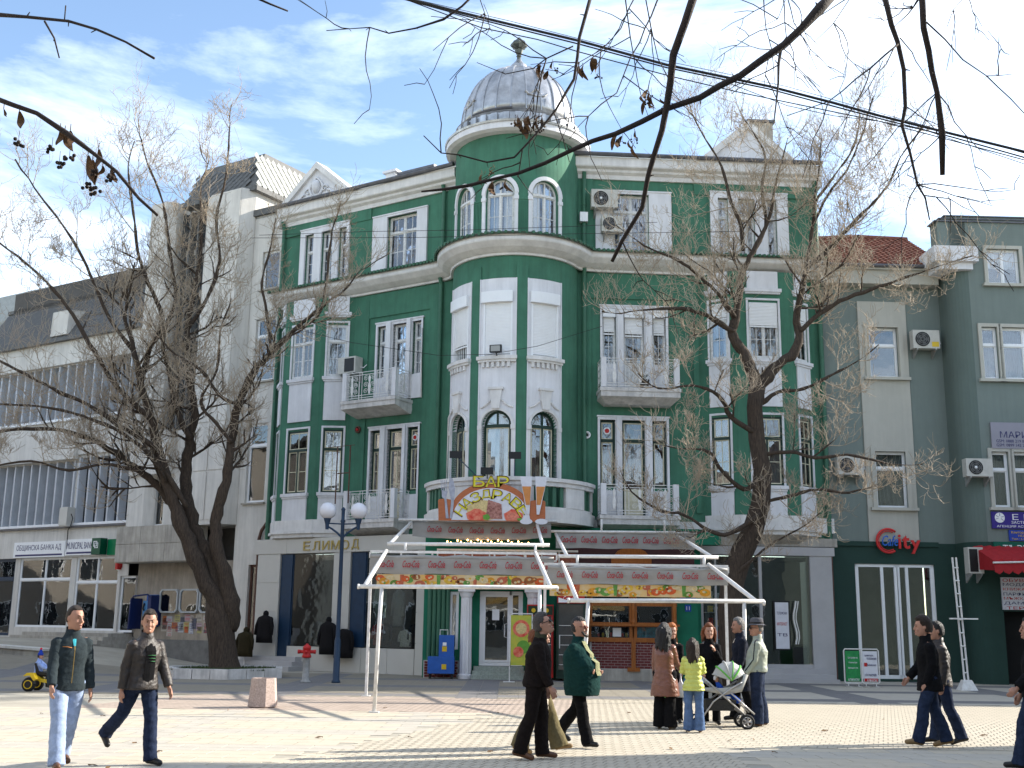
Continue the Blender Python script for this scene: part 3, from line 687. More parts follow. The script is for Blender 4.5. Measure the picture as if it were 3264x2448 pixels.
# ================================================================== ground floor: bar front
BF = FY(37.9)
bw_ = MB(); wall(bw_, BF, -2.75, 1.6, 0, 4.95, [(-.96, .45, .38, 2.8), (-1.95, -1.65, .9, 2.75)], th=.2); wall(bw_, BF, 5.35, 6.3, 0, 4.9, []); wall(bw_, BF, 1.6, 5.35, 3.0, 4.9, [])
bw_.box(BF, -2.8, -2.75, -3, 0, 0, 4.9); bw_.box(FY(37.6), 5.42, 6.15, -.3, .0, 0, 3.4); bw_.box(FY(37.3), 1.7, 6.9, -.6, .0, 4.35, 4.75)
bw_.build('wall', mat('bright green stucco', (.012, .15, .085), .8, .15, 2, .2, 40), gb)
for k in range(5):
    s = MB(); s.tube([(-2.6+k*.15, 37.85, .5), (-2.6+k*.15, 37.85, 2.9)], .07, 8); s.build('ribbed_shutter', GREENPAINT, gb)
br = MB(); br.box(BF, -2.75, -1.6, 0, .12, 0, .55); br.build('plinth', MORTAR, gb)
def bricks(parent, F, u0, u1, z0, z1, bl=.21, bh=.085, d=0):
    base = None; nrow = int((z1-z0)/bh); 
    for j in range(nrow):
        x = u0-(bl/2 if j % 2 else 0)
        while x < u1:
            a = max(u0, x+.006); b = min(u1, x+bl-.006)
            if b-a > .03:
                t = MB(); t.box(F, a, b, d, d+.012+.004*random.random(), z0+j*bh+.007, z0+(j+1)*bh-.007); t.build('brick', BRICK, parent)
            x += bl
pl = MB(); pl.box(FY(37.78), -2.74, -1.62, -.02, 0, 0, .55); pq = pl.build('brick_plinth', MORTAR, gb)
bricks(pq, FY(37.78), -2.72, -1.64, .02, .53)
window(gb, BF, -1.95, -1.65, .9, 2.75, fm=PVC, cols=1, rec=.03, curtain=CURT)
for x in (-1.38, .77):
    c = MB(); c.lathe((x, 37.45, 0), [(.25, 0), (.25, .12), (.2, .16)], 20); c.lathe((x, 37.45, 0), [(.185, .16), (.165, 2.55)], 24, flute=.06)
    c.lathe((x, 37.45, 0), [(.17, 2.55), (.2, 2.6), (.24, 2.72), (.26, 2.74)], 20); c.box3((x, 37.45, 2.8), (.27, .27, .06)); co = c.build('column', WHITE, gb)
c = MB(); c.box(FY(37.2), -1.7, 1.1, -.7, .0, 2.87, 3.05); c.build('entablature', WHITE, gb)
dr = MB()
for x0, x1 in ((-.96, -.84), (.02, .08), (.35, .45)): dr.box(BF, x0, x1, -.12, -.04, .4, 2.78)
dr.box(BF, -.84, .35, -.12, -.04, 2.66, 2.78); dr.box(BF, -.84, .35, -.12, -.04, .4, .52)
for x0, x1 in ((-.84, -.77), (-.05, .02), (.08, .12), (.31, .35)): dr.box(BF, x0, x1, -.10, -.02, .52, 2.66)
for z in (.52, 2.6): dr.box(BF, -.77, -.05, -.10, -.02, z, z+.06)
d_ = dr.build('entrance_door', PVC, gb)
g = MB(); g.box(BF, -.78, -.04, -.075, -.07, .55, 2.62); g.build('pane', GLS, d_); g = MB(); g.box(BF, .11, .32, -.075, -.07, .5, 2.7); g.build('pane', GLS, d_)
g = MB(); g.tube([BF(-.07, .0, 1.3), BF(-.14, .06, 1.32), BF(-.14, .06, 1.72), BF(-.07, .0, 1.74)], .016, 8); g.build('handle', METALW, d_)
g = MB(); g.box(BF, -.55, -.32, -.065, -.06, 1.85, 2.2); g.build('paper_notice', PVC, d_)
st = MB()
for k in range(3): st.box(BF, -1.18+.03*k, .55-.03*k, -.1, .95-.3*k, 0+.13*k, .13*(k+1))
st.build('entrance_steps', mat('speckled green stone', (.30, .34, .30), .7, .3, 18, .1), gb)
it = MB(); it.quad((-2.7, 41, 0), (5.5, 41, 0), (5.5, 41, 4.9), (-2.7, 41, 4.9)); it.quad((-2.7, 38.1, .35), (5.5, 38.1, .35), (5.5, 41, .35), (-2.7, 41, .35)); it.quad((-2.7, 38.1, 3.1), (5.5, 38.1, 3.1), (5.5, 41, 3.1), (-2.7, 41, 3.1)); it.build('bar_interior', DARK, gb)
# kiosk window front
KF = FY(37.3)
pl = MB(); pl.box(KF, 1.75, 5.45, -.55, 0, 0, .36); pl.build('plinth', CONC2, gb)
pl = MB(); pl.box(KF, 2.6, 5.42, -.4, -.03, .36, 1.28); pq = pl.build('brick_plinth', MORTAR, gb)
bricks(pq, FY(37.33), 2.66, 5.38, .38, 1.26)
kw = MB()
for x in (2.58, 3.95, 4.05, 5.33): kw.box(KF, x-.07, x+.07, -.25, .02, 1.28, 2.95)
for x in (2.62, 4.0, 5.33): kw.tube([KF(x, .05, z) for z in (1.75, 1.85, 1.95, 2.1, 2.25, 2.4, 2.5, 2.65, 2.8, 2.95)], [.06, .075, .05, .06, .07, .06, .05, .075, .06, .06], 10)
for z, t in ((1.28, .07), (1.76, .07), (2.4, .05), (2.9, .08)): kw.box(KF, 2.5, 5.42, -.25, .03, z-t, z+t)
kw.box(KF, 2.45, 5.47, -.1, .22, 1.72, 1.78); kw.box(KF, 3.93, 4.07, -.02, .04, .3, 1.22); kw.box(KF, 3.8, 4.2, -.02, .06, .3, .42)
k_ = kw.build('kiosk_front', WOODO, gb)
for x0, x1 in ((2.65, 3.88), (4.12, 5.26)):
    for z0, z1 in ((1.35, 1.69), (1.83, 2.35), (2.45, 2.82)):
        g = MB(); g.box(KF, x0, x1, -.11, -.105, z0, z1); g.build('pane', GLS, k_)
        if z0 < 1.4 and x0 > 4: g = MB(); g.box(KF, x0+.02, x1-.02, -.15, -.14, z0, z1); g.build('painted_panel', mat('palm beach picture', (.02, .015, .012), .6, .4, 5, 0, col2=(.05, .35, .5)), k_)
g = MB(); g.box(KF, 3.35, 3.62, -.1, -.095, 1.38, 1.66); g.build('paper_notice', PVC, k_)
for k in range(9): g = MB(); g.ball((2.9+.13*k+.03*random.random(), 37.62, 1.43), (.05, .05, .06+.03*random.random()), 8, 5); g.build('counter_jar', [REDP, YEL, GREENPAINT][k % 3], k_)
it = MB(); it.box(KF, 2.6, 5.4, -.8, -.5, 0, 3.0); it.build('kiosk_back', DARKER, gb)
# brown sign board with orange arched centre over the kiosk
sg = thing('arched_signboard', 'dark brown signboard with orange arched centre above the kiosk windows', 'sign', (3.9, 37.2, 3.5))
s = MB(); s.box(KF, 1.9, 6.0, .0, .06, 3.05, 4.25); s.build('board', mat('dark brown board', (.055, .018, .02), .6, .2, 3, .05), sg)
s = MB(); s.prism(FY(37.22), [(3.3, 3.05), (4.6, 3.05), (4.6, 3.85), (4.4, 4.1), (4.15, 4.22), (3.75, 4.22), (3.5, 4.1), (3.3, 3.85)], 0, .06); s.build('arch_panel', WOODO, sg)
# pier and framed glazed shop on the right
QF = FR(RW(0, .5, 0).xy, RW.u.xy, RW.n.xy)
q = MB(); q.box(QF, 3.95, 4.2, -.3, .0, 0, 4.1); q.box(QF, 7.85, 8.6, -.4, .02, 0, 4.1); q.box(QF, 3.95, 8.7, -.6, .05, 4.1, 4.38); q.box(QF, 4.2, 7.85, -.12, -.02, 0, .55); q.box(QF, 4.6, 4.66, -.1, 0, .55, 4.1); q.box(QF, 6.1, 6.2, -.1, 0, .3, 4.1)
q.build('shop_frame', GREYST, gb)
for x0, x1 in ((4.25, 6.08), (6.22, 7.83)):
    g = MB(); g.box(QF, x0, x1, -.07, -.06, .45, 4.08); g.build('shop_window', GLS, gb)
it = MB(); it.quad(QF(4, -3, 0), QF(8.5, -3, 0), QF(8.5, -3, 4.1), QF(4, -3, 4.1)); it.quad(QF(4, -3, .4), QF(8.5, -3, .4), QF(8.5, -.15, .4), QF(4, -.15, .4)); it.quad(QF(4, -3, 4.05), QF(8.5, -3, 4.05), QF(8.5, -.15, 4.05), QF(4, -.15, 4.05)); it.build('shop_interior', DARK, gb)
st = MB(); st.box(QF, 5.9, 8.2, .0, .45, 0, .42); st.box(QF, 5.8, 8.3, .45, .8, 0, .26); st.box(QF, 5.7, 8.3, .8, 1.15, 0, .12); st.build('entrance_steps', GREYST, gb)
g = MB(); g.tube([QF(7.25+.05*math.sin(k*1.1), .08, 1.2+k*.2) for k in range(8)], .03, 8); g.tube([QF(7.33+.05*math.sin(k*1.1), .08, 1.2+k*.2) for k in range(8)], .02, 8); g.build('door_handle', METALW, gb)
# band between ground and first floor
c = MB(); c.box(RW, 3.5, 8.9, -.1, .3, 4.42, 4.7); c.build('soffit_beam', CONC2, gb)
c = MB(); c.box(RW, 8.4, 8.9, -.1, .12, 4.9, 5.4); c.box(LW, .8, 4.9, -.1, .1, 5.0, 5.25); c.box(RW, .2, 4.5, -.1, .1, 4.95, 5.2); c.build('belt_course', TRIM, gb)
# ================================================================== concrete bank building (left)
bk = thing('bank_building', 'pale concrete bank and office block with slate mansard beyond the bare left tree', 'building', (-15, 48, 0))
def shingles(parent, P0, U, V, nu, nv, w, h, n, m=SLATE):   # overlapping diamond plates on a slope
    s = MB()
    for j in range(nv):
        for i in range(nu):
            c = P0+U*((i+(.5 if j % 2 else 0)+.5)*w)+V*((j+.5)*h*.5)
            k = n*(.012+.012*random.random()); s.quad(c-V*h*.5+n*.04, c+U*w*.5+k, c+V*h*.5, c-U*w*.5+k)
    o = s.build('shingles', m, parent, fixn=False, kind='stuff'); return o
b = MB()
wall(b, LB, 8.6, 11.05, 0, 18.5, [(9.5, 10.45, 15.2, 16.85), (9.5, 10.6, 11.3, 13.95), (9.6, 10.65, 6.35, 9.55), (9.55, 10.2, .9, 3.9)], th=.25)
b.box(LB, 8.6, 11.2, -6, -.0, 18.4, 18.5)
b.build('wall', CONC, bk)
c = MB(); c.box(LB, 8.6, 11.1, -.6, .12, 18.5, 18.78); c.build('roof_edge', SLATE, bk)
for (p, q, z0, z1) in ((9.5, 10.45, 15.2, 16.85), (9.5, 10.6, 11.3, 13.95), (9.6, 10.65, 6.35, 9.55), (9.55, 10.2, .9, 3.9)):
    window(bk, LB, p, q, z0, z1, fm=PVC if z0 > 5 else RUST, transom=z0+(z1-z0)*.72 if z0 < 15 and z0 > 5 else None, cols=1, rec=.12, curtain=CURT, open_c=.2)
    s = MB(); s.box(LB, p-.08, q+.08, -.1, .12, z0-.08, z0-.01); s.build('sill', CONC2, bk)
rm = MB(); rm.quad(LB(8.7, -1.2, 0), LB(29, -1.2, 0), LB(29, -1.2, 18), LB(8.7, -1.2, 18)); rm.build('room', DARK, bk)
t = MB(); t.tube([LB(9.15, .12, 18.3), LB(9.15, .12, 5.6), LB(9.5, .12, 5.2), LB(9.6, .12, 4.9), LB(9.6, .12, .2)], .07, 8); t.build('downpipe', RUST, bk)
# stair tower
t = MB(); P = [(11.0, -5), (11.0, .05), (11.3, .6), (13.1, .6), (13.7, .25), (13.9, -.3), (13.9, -5)]
t.prism(LB, [(0, 0)]*3, 0, 0) if False else None
def column_poly(mb, F, P, z0, z1): mb.rings([[F(u, d, z0) for u, d in P], [F(u, d, z1) for u, d in P]])
column_poly(t, LB, P, 5.5, 19.7); column_poly(t, LB, [(15.9, -5), (15.9, .0), (16.2, .35), (17.2, .35), (17.25, -5)], 5.6, 20.1)
column_poly(t, LB, [(13.9, -5), (13.9, -.45), (15.9, -.45), (15.9, -5)], 5.5, 19.9)
t.build('stair_tower', CONC, bk)
for x0, x1 in ((11.32, 12.15), (12.25, 13.08)):
    for z in range(7):
        p = MB(); p.box(LB, x0, x1, .6, .635, 5.7+z*2, 7.62+z*2); p.build('cast_panel', CONC, bk)
for z in range(6): p = MB(); p.box(LB, 14.2, 15.7, -.44, -.4, 7.9+z*2, 9.6+z*2); p.build('stair_glazing', GL, bk)
for k in range(4): p = MB(); p.box(LB, 14.1+k*.52, 14.18+k*.52, -.44, -.15, 7.6, 19.6); p.build('mullion', SLATE, bk)
# tower mansard
t = MB(); A = [LB(10.85, .25, 19.7), LB(10.85, -7, 19.7), LB(15.2, -7, 19.7), LB(15.2, .25, 19.7)]; B_ = [LB(11.15, -.45, 21.6), LB(11.15, -6.4, 21.6), LB(14.8, -6.4, 21.6), LB(14.8, -.45, 21.6)]
t.rings([A, B_]); t.build('mansard_roof', SLATE, bk)
t = MB(); t.box(LB, 10.8, 15.3, -.2, .32, 19.62, 19.85); t.box(LB, 10.75, 11.0, -7, .3, 19.6, 19.82); t.build('eaves_gutter', SLATE, bk)
def slope(a, b_, c_, w=.42, h=.62, m=SLATE):
    U = (b_-a); lu = U.length; U.normalize(); V = (c_-a); V = V-U*V.dot(U); lv = V.length; V.normalize(); n = U.cross(V)
    return a, U, V, lu, lv, n
a, U, V, lu, lv, n = slope(LB(15.2, .25, 19.85), LB(10.9, .25, 19.85), LB(15.2, -.45, 21.6)); n = n if n.y < 0 else -n
shingles(bk, a, U, V, int(lu/.34)-1, int(lv/.22)-1, .34, .44, n)
LSL = mat('sunlit slate tint', (.30, .31, .29), .7, .2, 6, .2, 30)  # sunlight put into the colour: paler slate copy for the sunlit slopes
a, U, V, lu, lv, n = slope(LB(10.85, .25, 19.85), LB(10.85, -7, 19.85), LB(11.15, -.45, 21.6)); n = n if n.x > 0 else -n
shingles(bk, a, U, V, int(lu/.34)-1, int(lv/.22)-1, .34, .44, n, LSL)
# oriel and poster wall
t = MB(); column_poly(t, LB, [(12.6, 0), (12.7, .75), (17.2, .75), (17.35, 0)], 4.05, 5.55); t.build('oriel', CONC2, bk)
for k in range(3):
    for j in range(2): p = MB(); p.box(LB, 12.72+k*1.5, 14.2+k*1.5, .75, .78, 4.08+j*.74, 4.8+j*.74); p.build('cast_panel', CONC2, bk)
t = MB(); column_poly(t, LB, [(14.7, 0), (14.7, .5), (17.1, .5), (17.3, 0)], 7.75, 9.6); t.build('hood_block', CONC, bk)
t = MB(); wall(t, LB, 13.9, 17.4, 5.5, 9.6, [(15.25, 16.07, 5.6, 7.7)], d=.1); t.build('wall', CONC, bk)
window(bk, FR(LB(0, .1, 0).xy, LB.u.xy, LB.n.xy), 15.25, 16.07, 5.6, 7.7, fm=PVC, cols=1, rec=.2, curtain=CURT, open_c=.3)
t = MB(); wall(t, LB, 10.9, 16.7, -.2, 4.1, [], d=-.1); t.build('wall', mat('stained beige render', (.36, .31, .25), .9, .3, 1.3, .3, 30, streak=.5), bk)
t = MB(); t.box(LB, 10.9, 16.7, -.1, .0, -.2, .95); t.build('wall_plinth', mat('dirty grey plinth', (.17, .165, .155), .9, .3, 2, .3, 30), bk)
# bank wing
BW = MB(); wall(BW, LB, 17.2, 29.5, -.2, 14.6, [(17.35, 21.0, 5.85, 8.85), (21.25, 29.3, 5.85, 8.75), (17.35, 29.3, 10.7, 13.3), (21.0, 24.65, 1.35, 4.42), (17.85, 20.65, 1.25, 4.4), (16.7, 17.7, 1.2, 3.55), (25.0, 29.3, .95, 4.42)], th=.35)
BW.build('wall', CONC, bk)
c = MB(); c.box(LB, 21.1, 29.5, .0, .35, 8.8, 10.4); c.box(LB, 17.3, 21.1, .0, .12, 9.0, 10.4); c.box(LB, 17.2, 29.5, 0, .2, 13.35, 14.5); c.box(LB, 17.3, 29.5, .0, .1, 4.42, 5.7); c.build('fascia', CONC, bk)
c = MB(); c.box(LB, 17.2, 29.5, -.2, .25, 5.7, 5.78); c.build('drip_edge', ZINCD, bk)
finm = mat('pale aluminium fin', (.45, .47, .5), .45, .1, 3, .05)
for (u0, u1, z0, z1, st) in ((17.4, 20.95, 5.85, 8.85, .6), (21.3, 29.3, 5.85, 8.75, .6), (17.4, 29.3, 10.7, 13.3, .6)):
    g = MB(); g.box(LB, u0, u1, -.3, -.29, z0, z1); g.build('window_pane', GL, bk)
    s = MB(); sheet(s, LB, u0, u1, z0, z1, -.5, .04, int((u1-u0)*3), int((u1-u0)*14)); s.build('curtain', CURBL if z0 < 6 else DARK, bk, fixn=False, smooth=True)
    n = int((u1-u0)/st)
    for k in range(n+1):
        x = u0+(u1-u0)*k/n; f = MB(); f.box(LB, x-.05, x+.05, -.28, .1, z0, z1); f.build('window_fin', finm, bk)
    s = MB(); s.box(LB, u0, u1, -.28, .16, z0-.05, z0+.06); s.build('sill', PVC, bk)
window(bk, LB, 21.0, 24.65, 1.35, 4.42, fm=PVC, transom=3.45, cols=2, tcols=2, rec=.05, curtain=CURT, pane=GL)
window(bk, LB, 17.85, 20.65, 1.25, 4.4, fm=PVC, transom=3.3, cols=2, rec=.05, curtain=CURT, curh=.9, pane=GL)
window(bk, LB, 16.7, 17.7, 1.2, 3.55, fm=PVC, cols=1, rec=.1, pane=GLS, name='bank_door')
window(bk, LB, 25.0, 29.3, .95, 4.42, fm=BLUEST, transom=3.5, cols=2, rec=.05, curtain=CURT, ft=.09, pane=GL)
# mansard
c = MB(); A = [LB(17.25, .3, 14.55), LB(29.5, .3, 14.55)]; Bq = [LB(17.25, -1.3, 17.0), LB(29.5, -1.3, 17.0)]
c.quad(A[0], A[1], Bq[1], Bq[0]); c.quad(Bq[0], Bq[1], LB(29.5, -7, 17.3), LB(17.25, -7, 17.3)); c.build('mansard_roof', SLATE, bk)
a, U, V, lu, lv, n = slope(A[1], A[0], Bq[1]); n = n if n.y < 0 else -n
shingles(bk, a, U, V, int(lu/.36)-1, int(lv/.26), .36, .52, n)
c = MB(); c.box(LB, 17.25, 29.5, -1.5, -1.2, 16.98, 17.16); c.box(LB, 17.25, 29.5, .2, .42, 14.45, 14.6); c.build('eaves_gutter', SLATE, bk)
c = MB(); c.rings([[LB(22.6, .25, 14.8), LB(23.8, .25, 14.8), LB(23.8, -1.2, 14.8), LB(22.6, -1.2, 14.8)], [LB(22.6, .2, 16.0), LB(23.8, .2, 16.0), LB(23.8, -1.2, 16.2), LB(22.6, -1.2, 16.2)]]); c.build('dormer', CONC, bk)
c = MB(); c.rings([[LB(29.5, -3, 12), LB(36, -3, 12), LB(36, -9, 12), LB(29.5, -9, 12)], [LB(29.5, -3, 17.5), LB(36, -3, 17.5), LB(36, -9, 17.5), LB(29.5, -9, 17.5)], [LB(30, -4, 19.4), LB(35.5, -4, 19.4), LB(35.5, -8, 19.4), LB(30, -8, 19.4)]]); c.build('rear_roof', LSL, bk)
st = MB()
for k in range(4): st.box(LB, 16.75-.12*k, 22.4+.35*k, -.1, 1.15+.35*k, .3, 1.16-.14*k)
st.build('entrance_steps', CONC2, bk)
# signs on the bank
NAVY = mat('navy print', (.03, .03, .11), .5, 0, 1, 0); SG = mat('bank green print', (.0, .16, .06), .4, .05, 2, 0)
s1 = thing('bank_sign', 'white sign reading ОБЩИНСКА БАНКА АД above the bank windows', 'sign', LB(23.3, .12, 4.8))
s = MB(); s.box(LB, 21.35, 25.0, .11, .17, 4.44, 5.14); s.build('board', PVC, s1); s = MB(); s.box(LB, 21.5, 24.85, .172, .176, 4.5, 4.58); s.build('stripe', NAVY, s1)
text('ОБЩИНСКА БАНКА АД', s1, LB, 23.2, 4.86, .172, 3.2, .3, NAVY)
s2 = thing('bank_sign', 'white sign reading MUNICIPAL BANK beside the green emblem box', 'sign', LB(20.2, .12, 4.8))
s = MB(); s.box(LB, 19.15, 21.3, .11, .17, 4.48, 5.18); s.build('board', PVC, s2); s = MB(); s.box(LB, 19.25, 21.2, .172, .176, 4.54, 4.62); s.build('stripe', NAVY, s2)
text('MUNICIPAL BANK P', s2, LB, 20.25, 4.9, .172, 1.9, .3, NAVY)
s3 = thing('emblem_box', 'projecting dark green box sign with interlocked squares emblem', 'sign', LB(18.8, .3, 4.8))
s = MB(); s.box(LB, 18.55, 19.12, .15, .5, 4.46, 5.16); s.build('board', mat('deep green box', (.0, .07, .035), .4, .05, 2, 0), s3)
s = MB()
for ox, oz in ((0, 0), (.07, .07)):
    for (x0, x1, z0, z1) in ((-.13, .1, -.13, -.1), (-.13, .1, .07, .1), (-.13, -.1, -.1, .07), (.07, .1, -.1, .07)): s.box(LB, 18.82+x0+ox, 18.82+x1+ox, .5+ox*.05, .508+ox*.05, 4.86+z0+oz, 4.86+z1+oz)
s.build('emblem', PVC, s3)
s4 = thing('plain_sign', 'bright green blank sign panel above the bank door', 'sign', LB(17.9, .12, 4.8)); s = MB(); s.box(LB, 17.4, 18.5, .11, .16, 4.44, 5.12); s.build('board', SG, s4)
wt = thing('window_lettering', 'blue letters ОБМЯНА НА ВАЛУТА CHANGE on the bank window', 'lettering', LB(22.6, 0, 2.8))
for k, w in enumerate(('ОБМЯНА', 'НА', 'ВАЛУТА', 'CHANGE')): text(w, wt, LB, 22.35, 3.0-.24*k, -.09, .12*len(w)+.05, .15, BLUEP)
np_ = thing('notice_sheets', 'two white printed lists taped inside the bank window', 'notice', LB(19.6, -.2, 2.5))
for x in (20.1, 19.2): s = MB(); s.box(LB, x-.4, x+.4, -.16, -.155, 1.75, 3.0); s.build('paper_sheet', PVC, np_)
al = thing('alarm_box', 'small red alarm box on pier beside the bank door', 'box', LB(17.78, .05, 4.1)); s = MB(); s.box(LB, 17.62, 17.86, .0, .18, 3.9, 4.3); s.box(LB, 17.67, 17.81, .0, .22, 3.82, 4.38); s.build('casing', REDP, al)
wb = thing('wall_cabinet', 'grey electrical cabinet hung below the fin windows', 'box', LB(21.1, .3, 6.2)); s = MB(); s.box(LB, 20.95, 21.45, .12, .5, 5.75, 6.6); s.box(LB, 20.93, 21.47, .5, .53, 5.8, 6.55); s.build('casing', STONE, wb)
s = MB(); s.tube([LB(20.95, .3, 6.3), LB(20.75, .35, 6.1), LB(20.9, .3, 5.8), LB(21.2, .2, 5.6), LB(21.25, .15, 4.6)], .02, 5); s.build('cable', BLACK, wb)
# notice boards, posters, payphone
FRAME = mat('grey metal frame', (.42, .44, .45), .5, .1, 5, .05); PAPER = mat('faded notice paper', (.50, .52, .53), .7, .2, 5, 0, col2=(.33, .36, .38)); BLK = mat('black print', (.02, .02, .02), .6, 0, 1, 0)
for i, uc in enumerate((14.58, 13.4, 12.25)):
    nb = thing('notice_board', ['octagonal framed notice board nearest the payphone', 'middle one of three octagonal notice boards on poster wall', 'octagonal notice board partly behind the left tree trunk'][i], 'notice board', LB(uc, .02, 2.5), group='octagonal notice boards')
    def oct_(w, h, c): return [(uc-w+c, 2.5-h), (uc+w-c, 2.5-h), (uc+w, 2.5-h+c), (uc+w, 2.5+h-c), (uc+w-c, 2.5+h), (uc-w+c, 2.5+h), (uc-w, 2.5+h-c), (uc-w, 2.5-h+c)]
    s = MB(); o_ = oct_(.54, .48, .12); i_ = oct_(.48, .42, .1)
    for k in range(8): l = (k+1) % 8; s.prism(LB, [o_[k], o_[l], i_[l], i_[k]], -.1, .05)
    s.build('frame', FRAME, nb); s = MB(); s.prism(LB, i_, -.1, -.05); s.build('back_panel', PAPER, nb)
    s = MB(); s.prism(LB, i_, .0, .005); s.build('pane', GL, nb)
    for k in range(3): s = MB(); x = uc-.25+k*.2; z = 2.2+.2*random.random(); s.box(LB, x, x+.17, -.049, -.045, z, z+.24); s.build('paper_sheet', PVC, nb)
pcol = [(.50, .45, .38), (.48, .48, .49), (.42, .38, .16), (.46, .40, .34), (.36, .16, .14), (.47, .47, .5), (.46, .34, .36), (.5, .47, .43), (.50, .16, .06), (.12, .12, .14)]
pm = [mat('poster paper %d' % i, c, .8, .25, 7, 0, col2=tuple(x*.7 for x in c)) for i, c in enumerate(pcol)]
plab = ['cream poster with red lines beside payphone', 'small black and white photo poster on wall']
pc = 0
for k in range(34):
    u = 15.1-(k % 12)*.34-random.random()*.25; z = 1.08+(k//12)*.24+random.random()*.2
    if u > 15.2 or u < 11.0: continue
    w = .2+.16*random.random(); h = .2+.25*random.random(); m = pm[(k*7) % 10]
    if z+h > 1.98: h = 1.98-z
    s = MB(); s.box(LB, u-w, u, .0-.098, -.094+.002*(k % 6), z, z+h); s.mi = 1
    for j in range(int(h/.06)):
        if (k+j) % 3: s.box(LB, u-w+.03, u-.03-.05*random.random(), -.094+.002*(k % 6), -.091+.002*(k % 6), z+.03+j*.055, z+.045+j*.055)
    o = s.build('torn_poster', [m, [BLK, REDP, NAVY][k % 3]], None); tag(o, ['cream', 'white', 'ochre', 'buff', 'dark red', 'pale grey', 'dull pink', 'ivory', 'bright orange', 'black'][(k*7) % 10]+' torn paper poster in the '+['lowest', 'middle', 'top'][k//12]+' row beneath the notice boards, '+('payphone side' if u > 13.2 else 'tree side'), 'poster', 'paper posters pasted beneath the notice boards')
ph = thing('payphone', 'blue hooded payphone on the beige wall beside the bank door', 'payphone', LB(15.95, .1, 1.0))
s = MB(); s.box(LB, 15.2, 15.6, -.1, .1, 1.45, 2.75); s.box(LB, 15.2, 16.0, -.1, -.06, 1.45, 2.75); s.build('back_panel', BLUEP, ph)
s = MB(); s.tube([LB(16.35, .5, 1.3), LB(16.3, .5, 2.5), LB(16.15, .5, 2.68), LB(15.3, .5, 2.75), LB(15.15, .45, 2.6), LB(15.12, .45, 1.5)], .035, 6); s.box(LB, 15.1, 15.3, -.1, .48, 1.5, 2.72); s.box(LB, 16.3, 16.34, -.1, .5, 1.35, 2.6); s.build('hood', mat('navy hood', (.01, .02, .09), .4, .1, 3, 0), ph)
s = MB(); s.box(LB, 15.45, 15.95, -.06, .15, 1.85, 2.5); s.build('phone_unit', mat('sky blue unit', (.08, .25, .5), .4, .1, 3, 0), ph)
s = MB(); s.tube([LB(15.85, .17, 2.1), LB(15.86, .22, 2.2), LB(15.85, .17, 2.4)], .03, 6); s.build('handset', BLACK, ph)
lw = thing('retaining_wall', 'low sloping grey retaining wall at the left edge', 'wall', (-19, 39, 0))
s = MB(); s.rings([[(-25, 37.6, -.1), (-16.2, 40.4, -.1), (-16.0, 40.8, -.1), (-25, 38.2, -.1)], [(-25, 37.6, 1.3), (-16.2, 40.4, .62), (-16.0, 40.8, .62), (-25, 38.2, 1.3)]]); s.build('wall_body', CONC2, lw)
s = MB(); s.rings([[(-25, 37.5, 1.3), (-16.1, 40.3, .62), (-15.9, 40.9, .62), (-25, 38.3, 1.3)], [(-25, 37.5, 1.38), (-16.1, 40.3, .7), (-15.9, 40.9, .7), (-25, 38.3, 1.38)]]); s.build('coping', CONC, lw)
# ================================================================== grey-green building (right)
gy = thing('cafe_building', 'grey green building with red tiled roof and stepped parapet on the right', 'building', (13, 39, 0))
GR = FR(GB(0, 1.2, 0).xy, GB.u.xy, GB.n.xy)
b = MB(); wall(b, GB, 1.45, 6.1, 4.62, 14.1, [(3.35, 4.4, 10.42, 12.25), (3.35, 4.45, 5.82, 7.78)], th=.2)
b.box(GB, 1.45, 1.5, -5, 0, 0, 14.2); b.build('wall', GREYG, gy)
b = MB(); wall(b, GB, 1.45, 6.1, -.1, 4.62, [(2.47, 5.21, .1, 3.9)], th=.3); b.box(GB, 1.5, 5.4, .0, .06, 4.5, 4.66); b.build('wall', DKGREEN, gy)
p = MB(); wall(p, GB, 3.0, 4.75, 4.66, 13.2, [(3.35, 4.4, 10.42, 12.25), (3.35, 4.45, 5.82, 7.78)], d=.05, th=.06); p.box(GB, 3.0, 3.01, 0, .05, 4.66, 13.2); p.box(GB, 4.74, 4.75, 0, .05, 4.66, 13.2); p.box(GB, 3.0, 4.75, 0, .05, 13.195, 13.2); p.build('beige_panel', BEIGE, gy)
ntr = MB()
for z0, z1 in ((10.42, 12.25), (5.82, 7.78)):
    for a_, b_ in ((3.2, 3.35), (4.42, 4.57)): ntr.box(GB, a_, b_, .05, .1, z0, z1)
    ntr.box(GB, 3.2, 4.57, .05, .1, z1, z1+.13); ntr.box(GB, 3.1, 4.75, .0, .2, z0-.1, z0-.0)
ntr.build('window_surround', BEIGE, gy)
window(gy, GB, 3.35, 4.4, 10.42, 12.25, fm=PVC, transom=11.6, cols=1, rec=.1); window(gy, GB, 3.35, 4.45, 5.82, 7.78, fm=PVC, transom=7.2, cols=1, rec=.1, curtain=DARK)
c = MB(); c.box(GB, 1.6, 5.85, .0, .45, 13.75, 14.25); c.box(GB, 1.6, 5.9, 0, .55, 14.25, 14.35); c.build('eaves_cornice', BEIGE, gy)
c = MB(); c.tube([GB(1.6, .6, 14.38), GB(5.9, .6, 14.38)], .07, 8); c.build('gutter', ZINCD, gy)
TILE = mat('red clay roof tile', (.25, .085, .052), .85, .3, 8, .2, col2=(.10, .045, .035))
c = MB()
for j in range(17):
    for i in range(22):
        x = 1.5+i*.21+.01*random.random(); d0 = .6-j*.2; z0 = 14.4+j*.125
        c.tube([GB(x+.1, d0, z0+.02), GB(x+.1, d0-.24, z0+.14)], [.10, .085], 6)
c.build('roof_tiles', TILE, gy, kind='stuff')
